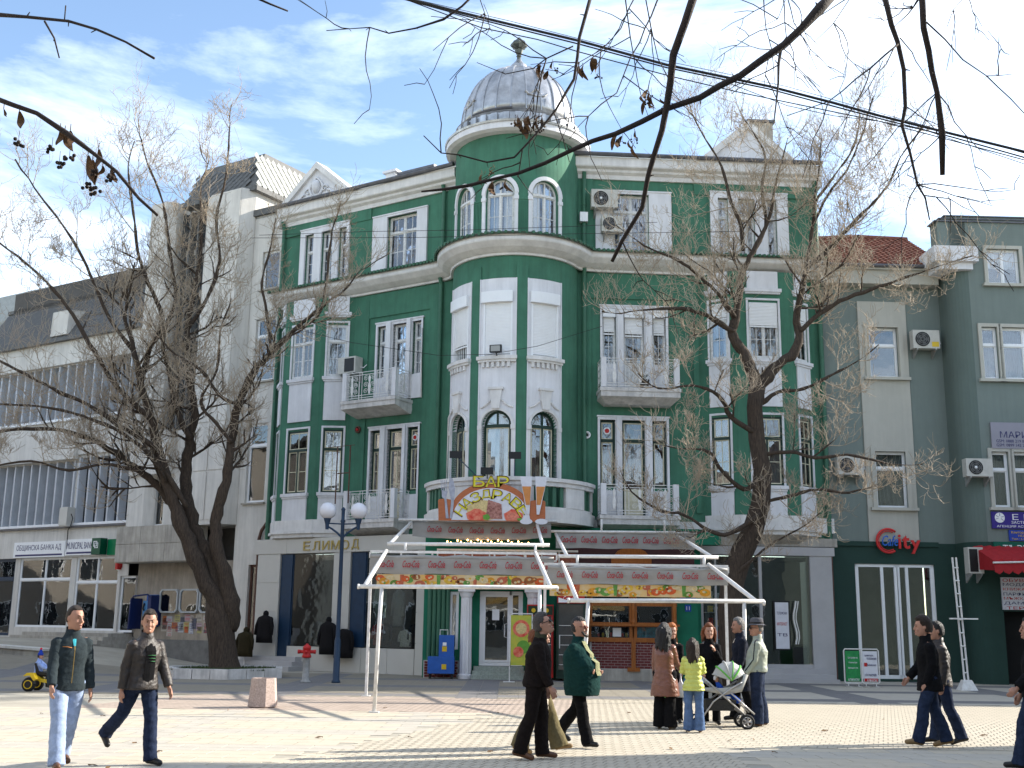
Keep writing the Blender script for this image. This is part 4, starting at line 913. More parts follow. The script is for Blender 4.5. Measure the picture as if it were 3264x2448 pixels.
c = MB(); c.quad(GB(1.4, .6, 14.36), GB(6.1, .6, 14.36), GB(6.1, -2.9, 16.5), GB(1.4, -2.9, 16.5)); c.build('roof_deck', RUST, gy)
c = MB(); c.tube([GB(1.3, -2.8, 16.55), GB(2.6, -2.8, 16.5), GB(4.2, -2.8, 16.6), GB(6.1, -2.8, 16.55)], .14, 8); c.build('ridge_tiles', TILE, gy)
t = MB(); t.tube([GB(1.62, .3, 14.3), GB(1.62, .12, 13.9), GB(1.62, .12, 5.0), GB(1.62, .14, .05)], .06, 8); t.build('downpipe', RUST, gy)
# cafe doors
fr = MB()
for x0, x1 in ((2.47, 2.55), (3.83, 3.92), (3.95, 4.02), (5.1, 5.21)): fr.box(GB, x0, x1, -.14, -.04, .1, 3.9)
for k in range(3):
    a_ = 2.55+k*.86; fr.box(GB, a_, a_+.05, -.13, -.05, .2, 3.8); fr.box(GB, a_+.81, a_+.86, -.13, -.05, .2, 3.8)
fr.box(GB, 2.47, 5.21, -.14, -.04, 3.8, 3.9); fr.box(GB, 2.47, 5.21, -.14, -.04, .1, .22)
cd = fr.build('glazed_door', PVC, gy)
for k in range(3): g = MB(); g.box(GB, 2.6+k*.86, 3.36+k*.86, -.1, -.095, .22, 3.8); g.build('pane', GLS, cd)
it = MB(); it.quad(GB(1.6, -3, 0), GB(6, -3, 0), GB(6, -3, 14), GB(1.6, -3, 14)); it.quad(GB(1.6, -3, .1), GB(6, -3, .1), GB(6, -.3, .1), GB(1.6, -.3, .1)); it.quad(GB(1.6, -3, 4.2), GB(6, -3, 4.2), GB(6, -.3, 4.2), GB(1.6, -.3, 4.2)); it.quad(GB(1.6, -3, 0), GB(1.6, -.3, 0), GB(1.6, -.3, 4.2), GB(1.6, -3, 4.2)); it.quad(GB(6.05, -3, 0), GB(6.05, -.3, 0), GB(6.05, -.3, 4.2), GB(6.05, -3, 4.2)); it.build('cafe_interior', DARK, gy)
# right part, one metre forward with a rounded corner
CC = CY((GB(6.6, .6, 0).x, GB(6.6, .6, 0).y), .6)
b = MB(); pts = []
for k in range(9): a = rad(-90+90*k/8); pts.append((6.6+.6*math.sin(a), .6+.6*math.cos(a)))
pts = [(6.0, -.3)]+pts
for (z0, z1, mi) in ((4.62, 14.9, 0), (-.1, 4.62, 1)):
    b.mi = mi
    for (u, d), (u2, d2) in zip(pts, pts[1:]): b.quad(GB(u, d, z0), GB(u2, d2, z0), GB(u2, d2, z1), GB(u, d, z1))
b.build('rounded_corner', [GREYG2, DKGREEN], gy, fixn=False, smooth=True)
b = MB(); wall(b, GR, 6.6, 13, 4.62, 14.9, [(7.29, 8.45, 13.6, 15.0-.12), (6.9-.0, 7.45, 10.18, 12.03), (7.62, 9.2, 10.18, 12.03), (6.92, 7.5, 5.77, 7.66), (7.68, 9.2, 5.77, 7.66)], th=.2)
b.box(GR, 6.0, 13, -.5, .0, 14.9, 15.85); b.box(GR, 5.6, 6.6, -.6, .0, 14.7, 15.85)
b.build('wall', GREYG, gy)
b = MB(); wall(b, GR, 6.6, 13, -.1, 4.62, [(6.95, 9.0, 0, 2.35)], th=.5); b.build('wall', DKGREEN, gy)
c = MB(); c.box(GR, 5.95, 13, -.9, -.45, 15.85, 16.12); c.box(GR, 6.3, 13, -1.4, -.8, 16.12, 16.36); c.build('parapet', GREYG, gy)
c = MB(); c.box(GR, 5.5, 13, -.6, .06, 15.85, 15.9); c.box(GR, 5.85, 13, -1, -.4, 16.12, 16.16); c.box(GR, 6.2, 13, -1.5, -.75, 16.36, 16.4); c.build('parapet_flashing', ZINCD, gy)
c = MB(); c.box(GR, 5.3, 6.85, -1.0, .35, 14.3, 14.85); c.box(GR, 5.5, 6.7, -1.0, .2, 14.05, 14.3); c.build('corner_cornice', WHITE, gy)
it = MB(); it.quad(GR(6.7, -1.8, 0), GR(13, -1.8, 0), GR(13, -1.8, 15), GR(6.7, -1.8, 15)); it.build('room', DARK, gy)
for (p_, q_, z0, z1, tr, cl) in ((7.29, 8.45, 13.6, 14.88, None, 2), (6.9, 7.45, 10.18, 12.03, 11.4, 1), (7.62, 9.2, 10.18, 12.03, 11.4, 2), (6.92, 7.5, 5.77, 7.66, 7.05, 1), (7.68, 9.2, 5.77, 7.66, 7.05, 2)):
    window(gy, GR, p_, q_, z0, z1, fm=PVC, transom=tr, cols=cl, rec=.1, curtain=CURT if z0 == 13.6 else DARK, curh=.5 if z0 == 13.6 else 1)
    s = MB(); s.box(GR, p_-.12, p_, 0, .06, z0, z1+.12); s.box(GR, q_, q_+.12, 0, .06, z0, z1+.12); s.box(GR, p_, q_, 0, .06, z1, z1+.12); s.build('window_surround', BEIGE, gy)
    s = MB(); s.box(GR, p_-.2, q_+.2, 0, .14, z0-.1, z0); s.build('sill', BEIGE, gy)
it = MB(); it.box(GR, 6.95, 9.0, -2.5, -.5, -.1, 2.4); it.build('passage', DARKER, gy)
# ================================================================== streets beyond the frame: houses that throw the shade, blocks added for the reflections
def houseblock(name, label, x0, x1, y0, y1, h, m, seed=1):
    rnd = random.Random(seed); t = thing(name, label, 'building', ((x0+x1)/2, (y0+y1)/2, 0)); b = MB(); b.hexa([(x0, y0, 0), (x1, y0, 0), (x1, y1, 0), (x0, y1, 0), (x0, y0, h), (x1, y0, h), (x1, y1, h), (x0, y1, h)]); b.build('wall', m, t)
    b = MB(); b.hexa([(x0-.3, y0-.3, h), (x1+.3, y0-.3, h), (x1+.3, y1+.3, h), (x0-.3, y1+.3, h), (x0-.3, y0-.3, h+.25), (x1+.3, y0-.3, h+.25), (x1+.3, y1+.3, h+.25), (x0-.3, y1+.3, h+.25)]); b.build('roof', SLATE, t)
    return t
def facade_windows(t, F, u0, u1, h, step=2.6):
    k = 0; w0 = None
    z = 1.2
    while z < h-2.2:
        u = u0+1
        while u < u1-1.6:
            s = MB(); s.box(F, u, u+1.3, 0, .05, z, z+1.7); w = s.build('window', PVC, t); s = MB(); s.box(F, u+.08, u+.62, .05, .06, z+.08, z+1.62); s.box(F, u+.68, u+1.22, .05, .06, z+.08, z+1.62); s.build('pane', mat('opaque dark pane', (.03, .035, .04), .05, 0, 1, 0, spec=.8), w)
            u += step
        z += 3.2
CREAM = mat('muted cream render', (.30, .27, .23), .9, .1, .6, .2, 40, streak=.2)  # plain even cream, kept dull
h1 = houseblock('street_block', 'cream apartment block on the far side of the square behind the viewer', -26, 34, -30, -17, 13.5, CREAM, 2); facade_windows(h1, FR((-26, -17), (1, 0), (0, 1)), 0, 60, 13.5)
h2 = houseblock('street_block', 'grey corner block to the right outside the frame', 16.2, 34, -16, 20.6, 10.6, GREYG, 3); facade_windows(h2, FR((16.2, -16), (0, 1), (-1, 0)), 0, 36, 10.6)
h5 = houseblock('street_block', 'added long cream block, unseen at far left, for the window reflections', -66, -52, 14, 80, 15, CREAM, 6); facade_windows(h5, FR((-52, 14), (0, 1), (1, 0)), 0, 66, 15)  # added out of view so the left windows reflect a block, not sky
h3 = houseblock('street_block', 'low beige block to the right beyond the cafe building', 21.5, 44, 32.8, 50, 9.0, BEIGE, 4)
h4_ = houseblock('street_block', 'added pale block, unseen at left, blocking sky and reflected in windows', -44, -28, -16, 34, 13, CREAM, 5); facade_windows(h4_, FR((-28, -16), (0, 1), (1, 0)), 0, 50, 13)  # unseen block added to cut sky light and fill window reflections
# ================================================================== ground and paving
g = MB(); xs = [-400, -120, -60, -40]+[-30+k*1.5 for k in range(41)]+[40, 60, 120, 400]; ys = [-200, -60, -20, 0, 8]+[12+k*1.5 for k in range(34)]+[70, 120, 300, 900]
for i in range(len(xs)-1):
    for j in range(len(ys)-1):
        q = [(xs[i], ys[j]), (xs[i+1], ys[j]), (xs[i+1], ys[j+1]), (xs[i], ys[j+1])]; g.quad(*[(x, y, gz(x, y)-(.05 if gz(x, y) > 0 else 0)) for x, y in q])
g.build('ground', mat('joint sand and asphalt', (.36, .33, .27), .95, .2, .7, .3, 30), kind='structure', fixn=False)
SL = [mat('beige paving slab', (.465, .41, .32), .85, .1, 2.5, .2, 60), mat('cool grey paving slab', (.42, .385, .325), .85, .1, 2.5, .2, 60), mat('pinkish paving brick', (.42, .34, .28), .85, .18, 3, .2, 60), mat('sand paving brick', (.45, .40, .315), .85, .10, 3, .2, 60), mat('dark grey paving slab', (.17, .165, .165), .9, .1, 2.5, .2, 60), mat('khaki paving slab', (.24, .215, .17), .9, .1, 2.5, .2, 60)]
pv = bpy.data.objects.new('pavement', None); link(pv); pv['kind'] = 'structure'
ST = [MB() for _ in SL]; near = []
def tile(cx_, cy_, w, l, ang, mi, z=None):
    near.append((cy_, cx_, w, l, ang, mi))
ROT = rad(-18)
ca, sa = math.cos(ROT), math.sin(ROT)
def side(x, y): return (x+2.7)*8.5-(y-15.4)*2.9          # > 0 : brick area right of the diagonal
# large slabs, left foreground and right foreground
y = 10.8; row = 0
while y < 23.0:
    x = -12.6+(.3 if row % 2 else 0)
    while x < 10:
        if abs(x) < .49*y+.8:
            if side(x, y) < 0 or (y < 13.4+.08*x) or (x > 3.2 and y < 16.6+.06*x):
                bx = math.floor((x+20)/3.6); by = math.floor((y+1)/2.4); band = (abs((x+20)/3.6 % 1) < .17) or ((y+1)/2.4 % 1 < .3)
                tile(x, y, .6, .4, 0, 1 if band else 0)
        x += .6
    y += .4; row += 1
# small bricks
i0 = int(-30/.13)
for j in range(-60, 150):
    for i in range(-90, 170):
        lx = i*.14+(.07 if j % 2 else 0); ly = j*.28+14; 
        x = ca*lx-sa*ly; y = sa*lx+ca*ly; x -= 3
        if y < 12.9 or y > 27.6-.02*x or abs(x) > .47*y+.6: continue
        if side(x, y) <= .3 and y < 23.0: continue
        if y < 13.6+.08*x or (x > 3.0 and y < 16.8+.06*x): continue
        tile(x, y, .132, .272, ROT, 2 if (y > 22.6 and x < 1.5) else 3)
# calmer slabs in front of the facades
y = 27.7
while y < 40:
    x = -19.5
    while x < 17:
        if abs(x) < .47*y+1 and not (x > 1.5 and y < 27.6):
            band = ((x+30)/4.8 % 1 < .18) or ((y)/4.0 % 1 < .22); tile(x, y, .5, .5, 0, (4 if band else 5) if x < 6 else (4 if band else 1))
        x += .5
    y += .5
near.sort()
cnt = {}; proto = {}
for (cy_, cx_, w, l, ang, mi) in near:
    key = (w, mi); cls = 'paving_slab' if w > .3 else 'paving_brick'; k = cnt.get(cls, 0)
    z = gz(cx_, cy_)+.006
    if k < 290:
        cnt[cls] = k+1
        if key not in proto:
            b = MB(); b.hexa([(-w/2+.003, -l/2+.003, -.03), (w/2-.003, -l/2+.003, -.03), (w/2-.003, l/2-.003, -.03), (-w/2+.003, l/2-.003, -.03), (-w/2+.006, -l/2+.006, 0), (w/2-.006, -l/2+.006, 0), (w/2-.006, l/2-.006, 0), (-w/2+.006, l/2-.006, 0)])
            o = b.build(cls, SL[mi], pv); proto[key] = o
        else: o = proto[key].copy(); link(o, pv)
        o.location = (cx_, cy_, z+.0005*random.random()); o.rotation_euler = (0, 0, ang)
    else:
        c, s = math.cos(ang), math.sin(ang); g_ = .0035 if w < .3 else .004; dz = z+.0008*random.random()
        P = [(-w/2+g_, -l/2+g_), (w/2-g_, -l/2+g_), (w/2-g_, l/2-g_), (-w/2+g_, l/2-g_)]; P = [(cx_+c*a-s*b, cy_+s*a+c*b) for a, b in P]
        B = ST[mi]; B.quad(*[(a, b, dz-z+gz(a, b)+.006) for a, b in P])
        if cy_ < 22:
            for k2 in (0, 3): a, b = P[k2], P[(k2+1) % 4]; B.quad((a[0], a[1], dz), (b[0], b[1], dz), (b[0], b[1], dz-.02), (a[0], a[1], dz-.02))
for k, B in enumerate(ST):
    if B.f: B.build(['paving_slabs', 'paving_slabs', 'paving_bricks', 'paving_bricks', 'paving_slabs', 'paving_slabs'][k], SL[k], pv, fixn=False, kind='stuff')
# tree bed kerb
kb = thing('tree_bed', 'raised tree bed edged with worn pale kerb stones', 'tree bed', (-9, 37, 0))
KP = [(-10.0, 35.0), (-8.3, 34.7), (-7.0, 36.2), (-7.4, 38.2), (-9.6, 38.6), (-10.9, 37.0)]
for i in range(6):
    a = Vector((*KP[i], 0)); b_ = Vector((*KP[(i+1) % 6], 0)); n = max(1, round((b_-a).length/.62)); t = (b_-a).normalized(); nn = Vector((t.y, -t.x, 0))
    for k in range(n):
        p = a.lerp(b_, k/n)+t*.012; q = a.lerp(b_, (k+1)/n)-t*.012; o = nn*.02*random.random()
        s = MB(); s.hexa([p+o, q+o, q-nn*.2, p-nn*.2, p+o+Vector((0, 0, .3)), q+o+Vector((0, 0, .3)), q-nn*.2+Vector((0, 0, .3)), p-nn*.2+Vector((0, 0, .3))]); s.build('kerb_stone', SLABM, kb)
s = MB(); s.quad(*[(x*.985-.13, y*.99+.36, .24) for x, y in KP]); s.build('soil', mat('soil with sparse grass', (.05, .05, .02), .95, .4, 8, .5, 20, col2=(.04, .028, .018)), kb, fixn=False)
gr = MB(); rr = random.Random(3)
for k in range(1800):
    x = rr.uniform(-10.3, -7.4); y = rr.uniform(35.2, 38.3)
    h = .04+.06*rr.random(); a = rr.random()*6.28; dx, dy = math.cos(a)*.01, math.sin(a)*.01
    if (x+10.9)*1.9+(y-37)*-1.2 < 0 : continue
    gr.quad((x-dx, y-dy, .24), (x+dx, y+dy, .24), (x+.02*rr.random(), y, .24+h))
tag(gr.build('grass', mat('thin grass', (.05, .08, .025), .9, .3, 9, 0), fixn=False), 'sparse short grass growing round the left tree foot', 'grass', kind='stuff')
# dry leaves and litter on the paving
lf = mat('dead leaf', (.16, .09, .04), .9, .3, 9, 0)
for k in range(26):
    y = rr.uniform(13.2, 24); x = rr.uniform(-.42, .42)*y; s = MB(); a = rr.random()*6.28; c_, s_ = math.cos(a), math.sin(a)
    w = .03+.04*rr.random(); pts = [(-1, 0, .01), (-.3, .5, .03), (.8, .2, .012), (1, -.1, .03), (-.1, -.5, .01)]
    s.quad(*[(x+w*(px*c_-py*s_), y+w*(px*s_+py*c_), gz(x, y)+pz+.004) for px, py, pz in pts]); o = s.build('dead_leaf', lf, fixn=False); tag(o, 'curled brown dead leaf lying on the paving', 'leaf', 'dead leaves scattered on the paving')
# ================================================================== bare trees
def rayp(x, y, Y):                            # point of the view line through photo position (x, y) at distance Y
    r = CR @ Vector(((x-1632)/3615, -(y-1224)/3615, -1)); return r*(Y/r.y)+Vector((0, 0, EYE))
def furrow(me):
    nv = [v.normal.copy() for v in me.vertices]
    for v, n in zip(me.vertices, nv): p = v.co; v.co += n*(.035*(.5-abs(noise.noise(Vector((p.x*9, p.y*9, p.z*1.6)))))-.012+.02*noise.noise(p*2.2))
    me.update()
class Tree:
    def __init__(s, seed): s.r = random.Random(seed); s.T = MB(); s.C = MB(); s.n = 0
    def limb(s, pts, rr):                      # smooth thick limb through given points
        P = [Vector(p) for p in pts]; Q = []; R = []
        for i in range(len(P)-1):
            a = P[max(0, i-1)]; b = P[i]; c = P[i+1]; d = P[min(len(P)-1, i+2)]
            for k in range(4):
                t = k/4; q = .5*((2*b)+(c-a)*t+(2*a-5*b+4*c-d)*t*t+(3*b-a-3*c+d)*t*t*t); Q.append(q); R.append(rr[i]+(rr[i+1]-rr[i])*t)
        Q.append(P[-1]); R.append(rr[-1])
        rr = [x*.84 for x in rr]; R = [x*.84 for x in R]; m = max(rr)
        Q2 = [q+Vector((s.r.uniform(-1, 1), s.r.uniform(-1, 1), s.r.uniform(-1, 1)))*min(.04, r_*.3) for q, r_ in zip(Q, R)]
        R2 = [r_*(1+.12*s.r.uniform(-1, 1)) for r_ in R]
        s.T.tube(Q2, R2, 14 if m > .12 else 6); return Q2, R2
    def grow(s, p, d, L, r, lev, up=.25, curl=0):
        rnd = s.r; n = 5 if lev < 3 else 4; st = L/n; pts = [p]; q = p.copy(); d = d.normalized(); ax = Vector((rnd.uniform(-1, 1), rnd.uniform(-1, 1), rnd.uniform(-.3, 1))).normalized()
        dirs = [d.copy()]
        for k in range(n):
            d = (d+Vector((rnd.uniform(-1, 1), rnd.uniform(-1, 1), rnd.uniform(-1, 1)))*.2+Vector((0, 0, up*.35))+ax*curl*.3).normalized(); q = q+d*st*rnd.uniform(.8, 1.3); pts.append(q); dirs.append(d.copy())
        (s.T if r > .022 else s.C).tube(pts, [max(.0055, r*(1-.6*k/n)) for k in range(n+1)], 3 if r < .015 else 5, cap=False); s.n += 1
        if lev <= 0: return
        kids = {4: 7, 3: 6, 2: 5, 1: 3}[lev]
        for k in range(kids):
            f = .25+.75*(k+rnd.random())/kids; i = min(n-1, int(f*n)); b = pts[i].lerp(pts[i+1], f*n-i)
            side = dirs[i].cross(Vector((rnd.uniform(-1, 1), rnd.uniform(-1, 1), rnd.uniform(-1, 1)))).normalized()
            nd = (dirs[i]*rnd.uniform(.45, 1)+side*rnd.uniform(.6, 1.2)).normalized()
            s.grow(b, nd, L*rnd.uniform(.45, .82), r*rnd.uniform(.42, .6), lev-1, up+.08, curl=rnd.uniform(.5, 1.8) if lev < 3 else .3)
    def clothe(s, Q, R, every, L, lev, f0=.3, up=.3, rmul=.4):
        n = len(Q); rnd = s.r; tot = sum((b-a).length for a, b in zip(Q, Q[1:])); m = max(2, int(tot*(1-f0)/every))
        for k in range(m):
            f = f0+(1-f0)*(k+rnd.random())/m; i = min(n-2, int(f*(n-1))); b = Q[i].lerp(Q[i+1], f*(n-1)-i); t = (Q[i+1]-Q[i]).normalized()
            side = t.cross(Vector((rnd.uniform(-1, 1), rnd.uniform(-1, 1), rnd.uniform(-1, 1)))).normalized()
            rr = min(R[i]*rmul, .05)
            s.grow(b, (t*rnd.uniform(.25, .9)+side).normalized(), L*rnd.uniform(.55, 1.15)*(1-.3*f), max(.012, rr), lev, up)
        s.grow(Q[-1], (Q[-1]-Q[-2]), L*.9, max(.012, R[-1]), lev, up)
    def build(s, label, name='bare_tree', base=(0, 0, 0)):
        t = thing(name, label, 'tree', base); tk = s.T.build('trunk', BARK, t, smooth=True, fixn=False); furrow(tk.data); s.C.build('crown', TWIG, t, smooth=True, fixn=False); return t
def sp(L, Y0, Y1=None):                      # [(x,y,...)] photo points -> 3D with distance going Y0..Y1
    n = len(L)-1; Y1 = Y0 if Y1 is None else Y1; return [rayp(x, y, Y0+(Y1-Y0)*k/n) for k, (x, y) in enumerate(L)]
t = Tree(11)
t.T.tube([(-8.95, 37.0, -.05), (-9.0, 37.0, .2), (-9.03, 37, .5), (-9.12, 37, 1.1), (-9.25, 37, 1.8), (-9.3, 37, 2.3), (-9.33, 37, 2.7)], [.62, .53, .46, .43, .45, .40, .16], 14)
fork = [(718, 1960), (700, 1900)]
limbs = [
 ([(722, 2015), (700, 1930), (650, 1840), (595, 1720), (560, 1620), (535, 1540), (505, 1430), (480, 1330), (450, 1220), (425, 1120)], 37, 35.8, [.30, .35, .31, .28, .26, .22, .19, .16, .13, .09], .42, 2.0, 3),
 ([(540, 1600), (500, 1545), (440, 1500), (375, 1450), (300, 1405), (190, 1372), (70, 1368), (-60, 1385)], 36.8, 35, [.17, .14, .12, .11, .09, .07, .06, .04], .42, 1.7, 3),
 ([(724, 2010), (712, 1925), (672, 1800), (625, 1700), (598, 1600), (592, 1500), (606, 1400), (622, 1300), (600, 1180), (598, 1050), (618, 930), (640, 800), (640, 640)], 37, 37.3, [.3, .36, .30, .27, .24, .21, .18, .15, .13, .11, .09, .07, .05], .42, 1.9, 3),
 ([(735, 2010), (738, 1920), (710, 1820), (690, 1720), (690, 1640), (722, 1530), (738, 1410), (760, 1290), (810, 1185), (865, 1125), (935, 1055), (1000, 1000), (1060, 950)], 37, 35.5, [.26, .31, .27, .23, .21, .19, .17, .15, .13, .11, .09, .07, .05], .42, 1.5, 3),
 ([(480, 1330), (430, 1290), (370, 1230), (300, 1120), (230, 1000), (150, 900), (60, 820)], 36, 35, [.13, .12, .1, .09, .07, .055, .04], .42, 1.9, 3),
 ([(450, 1220), (470, 1130), (520, 1020), (470, 900), (440, 800), (425, 680), (410, 560)], 36.5, 36, [.11, .10, .09, .08, .06, .05, .04], .5, 1.7, 3),
 ([(505, 1430), (400, 1370), (280, 1290), (150, 1230), (20, 1160)], 36, 34.5, [.11, .09, .08, .06, .05], .45, 1.8, 3),
 ([(606, 1400), (560, 1300), (540, 1190), (520, 1080), (560, 950), (540, 800), (520, 650), (470, 520)], 36.8, 36.5, [.12, .1, .09, .08, .07, .06, .05, .035], .5, 1.7, 3),
 ([(598, 1050), (660, 950), (700, 830), (690, 700), (720, 560), (730, 450)], 37.2, 37, [.08, .07, .06, .05, .04, .03], .5, 1.5, 3),
 ([(738, 1410), (690, 1350), (640, 1280), (690, 1180), (700, 1060)], 36, 35.5, [.09, .07, .06, .05, .04], .55, 1.2, 3),
 ([(865, 1125), (850, 1000), (835, 900), (860, 800)], 35.8, 35.5, [.07, .05, .04, .03], .5, 1.1, 3),
 ([(935, 1055), (1010, 1010), (1040, 900), (1050, 800), (1060, 730)], 35.6, 35.2, [.06, .05, .04, .035, .03], .5, 1.1, 3),
 ([(425, 1120), (340, 1000), (290, 880), (230, 760), (140, 640)], 36, 35, [.09, .07, .06, .05, .035], .5, 1.8, 3),
 ([(440, 1500), (330, 1480), (220, 1500), (100, 1470), (-40, 1490)], 35.6, 34.5, [.07, .06, .05, .04, .03], .6, 1.3, 3),
 ([(600, 1620), (520, 1500), (420, 1400), (300, 1340), (160, 1300), (20, 1290)], 36.5, 34, [.1, .09, .07, .06, .05, .04], .6, 1.5, 3),
 ([(760, 1290), (700, 1260), (640, 1180), (560, 1130)], 35.8, 34.8, [.07, .06, .05, .04], .6, 1.2, 3),
]
for L_, Y0, Y1, rr, ev, LL, lev in limbs:
    Q, R = t.limb(sp(L_, Y0, Y1), rr); t.clothe(Q, R, ev*1.35, LL, lev-0 if len(L_) > 6 else lev-0, f0=.38 if rr[0] > .2 else .12)
tree_l = t.build('large bare many-limbed tree with thick forked trunk before the concrete block', base=(-9, 37, 0))
nl = t.n
t = Tree(23)
Yr = 34.5
tr_ = sp([(2345, 2150), (2335, 2050), (2325, 1950), (2335, 1850), (2365, 1760), (2400, 1690), (2425, 1600), (2430, 1500), (2412, 1400), (2405, 1300), (2416, 1220)], Yr)
tr_[0].z = -.05
t.T.tube(tr_, [.46, .38, .36, .35, .33, .31, .29, .27, .25, .24, .25], 14)
limbs = [
 ([(2416, 1225), (2395, 1180), (2370, 1127), (2334, 1067), (2348, 1013), (2355, 942), (2368, 861), (2400, 800), (2450, 700), (2470, 600)], 34.5, 34.5, [.25, .22, .20, .18, .15, .13, .11, .09, .06, .04], 1.7, .35),
 ([(2340, 1060), (2288, 1024), (2245, 1002), (2180, 985), (2110, 985), (2040, 990)], 34.4, 33.5, [.11, .09, .08, .07, .05, .035], 1.3, .1),
 ([(2418, 1225), (2473, 1170), (2532, 1121), (2545, 1051), (2538, 997), (2559, 915), (2572, 830), (2590, 720), (2600, 600)], 34.5, 34.8, [.24, .21, .17, .14, .12, .10, .08, .06, .04], 1.7, .35),
 ([(2548, 1055), (2614, 1000), (2700, 950), (2800, 915), (2900, 880), (2960, 860)], 34.5, 33.8, [.10, .09, .08, .06, .045, .03], 1.5, .1),
 ([(2572, 850), (2641, 796), (2700, 730), (2770, 660), (2830, 590), (2870, 500)], 34.6, 34, [.10, .09, .08, .06, .05, .035], 1.6, .1),
 ([(2368, 800), (2360, 720), (2326, 633), (2300, 530), (2240, 430)], 34.5, 34, [.08, .07, .06, .045, .03], 1.5, .1),
 ([(2345, 1010), (2300, 950), (2230, 880), (2160, 830), (2090, 800)], 34.3, 33, [.08, .07, .055, .045, .03], 1.4, .1),
 ([(2402, 800), (2440, 720), (2430, 600), (2440, 500), (2400, 420)], 34.5, 35, [.07, .06, .05, .04, .03], 1.5, .1),
 ([(2590, 720), (2640, 620), (2700, 540), (2740, 450)], 34.7, 34.5, [.06, .05, .04, .03], 1.5, .1),
 ([(2405, 1380), (2330, 1330), (2290, 1260), (2210, 1230), (2130, 1240)], 34.4, 33.2, [.10, .09, .07, .05, .04], 1.2, .15),
 ([(2430, 1520), (2370, 1560), (2300, 1500), (2260, 1440), (2190, 1430)], 34.3, 33, [.08, .07, .06, .05, .03], 1.1, .15),
 ([(2420, 1640), (2330, 1700), (2260, 1690), (2180, 1640), (2110, 1630), (2040, 1590)], 34.2, 33, [.09, .08, .07, .06, .05, .03], 1.1, .3),
 ([(2435, 1450), (2520, 1440), (2600, 1460), (2700, 1450), (2800, 1470)], 34.4, 33.5, [.09, .07, .06, .05, .03], 1.3, .1),
 ([(2410, 1300), (2480, 1250), (2560, 1240), (2640, 1200), (2700, 1170)], 34.5, 33.8, [.09, .07, .06, .05, .03], 1.2, .1),
 ([(2430, 1600), (2520, 1580), (2600, 1560), (2680, 1570)], 34.4, 33.8, [.07, .06, .05, .03], 1.2, .1),
 ([(2330, 1850), (2380, 1800), (2450, 1740), (2520, 1700)], 34.3, 33.8, [.07, .06, .04, .03], 1.0, .1),
 ([(2600, 640), (2660, 560), (2720, 470), (2740, 380)], 34.7, 35, [.05, .04, .035, .025], 1.3, .1),
]
for L_, Y0, Y1, rr, LL, f0 in limbs:
    Q, R = t.limb(sp(L_, Y0, Y1), rr); t.clothe(Q, R, .47, LL*1.05, 3, f0=f0)
tree_r = t.build('large bare tree with forked trunk rising behind the talking group', base=(6.8, 34.5, 0))
print('twigs', nl, t.n)
for (x, y, rz, lab) in ((-24, -20, 1.0, 'bare tree on the left edge of the square outside the frame'), (-4, -44, 2.2, 'bare tree standing behind the viewer')):
    c = copy_tree(tree_l); c.location = (x, y+37 if False else y, 0); c.rotation_euler = (0, 0, rz); c['label'] = lab
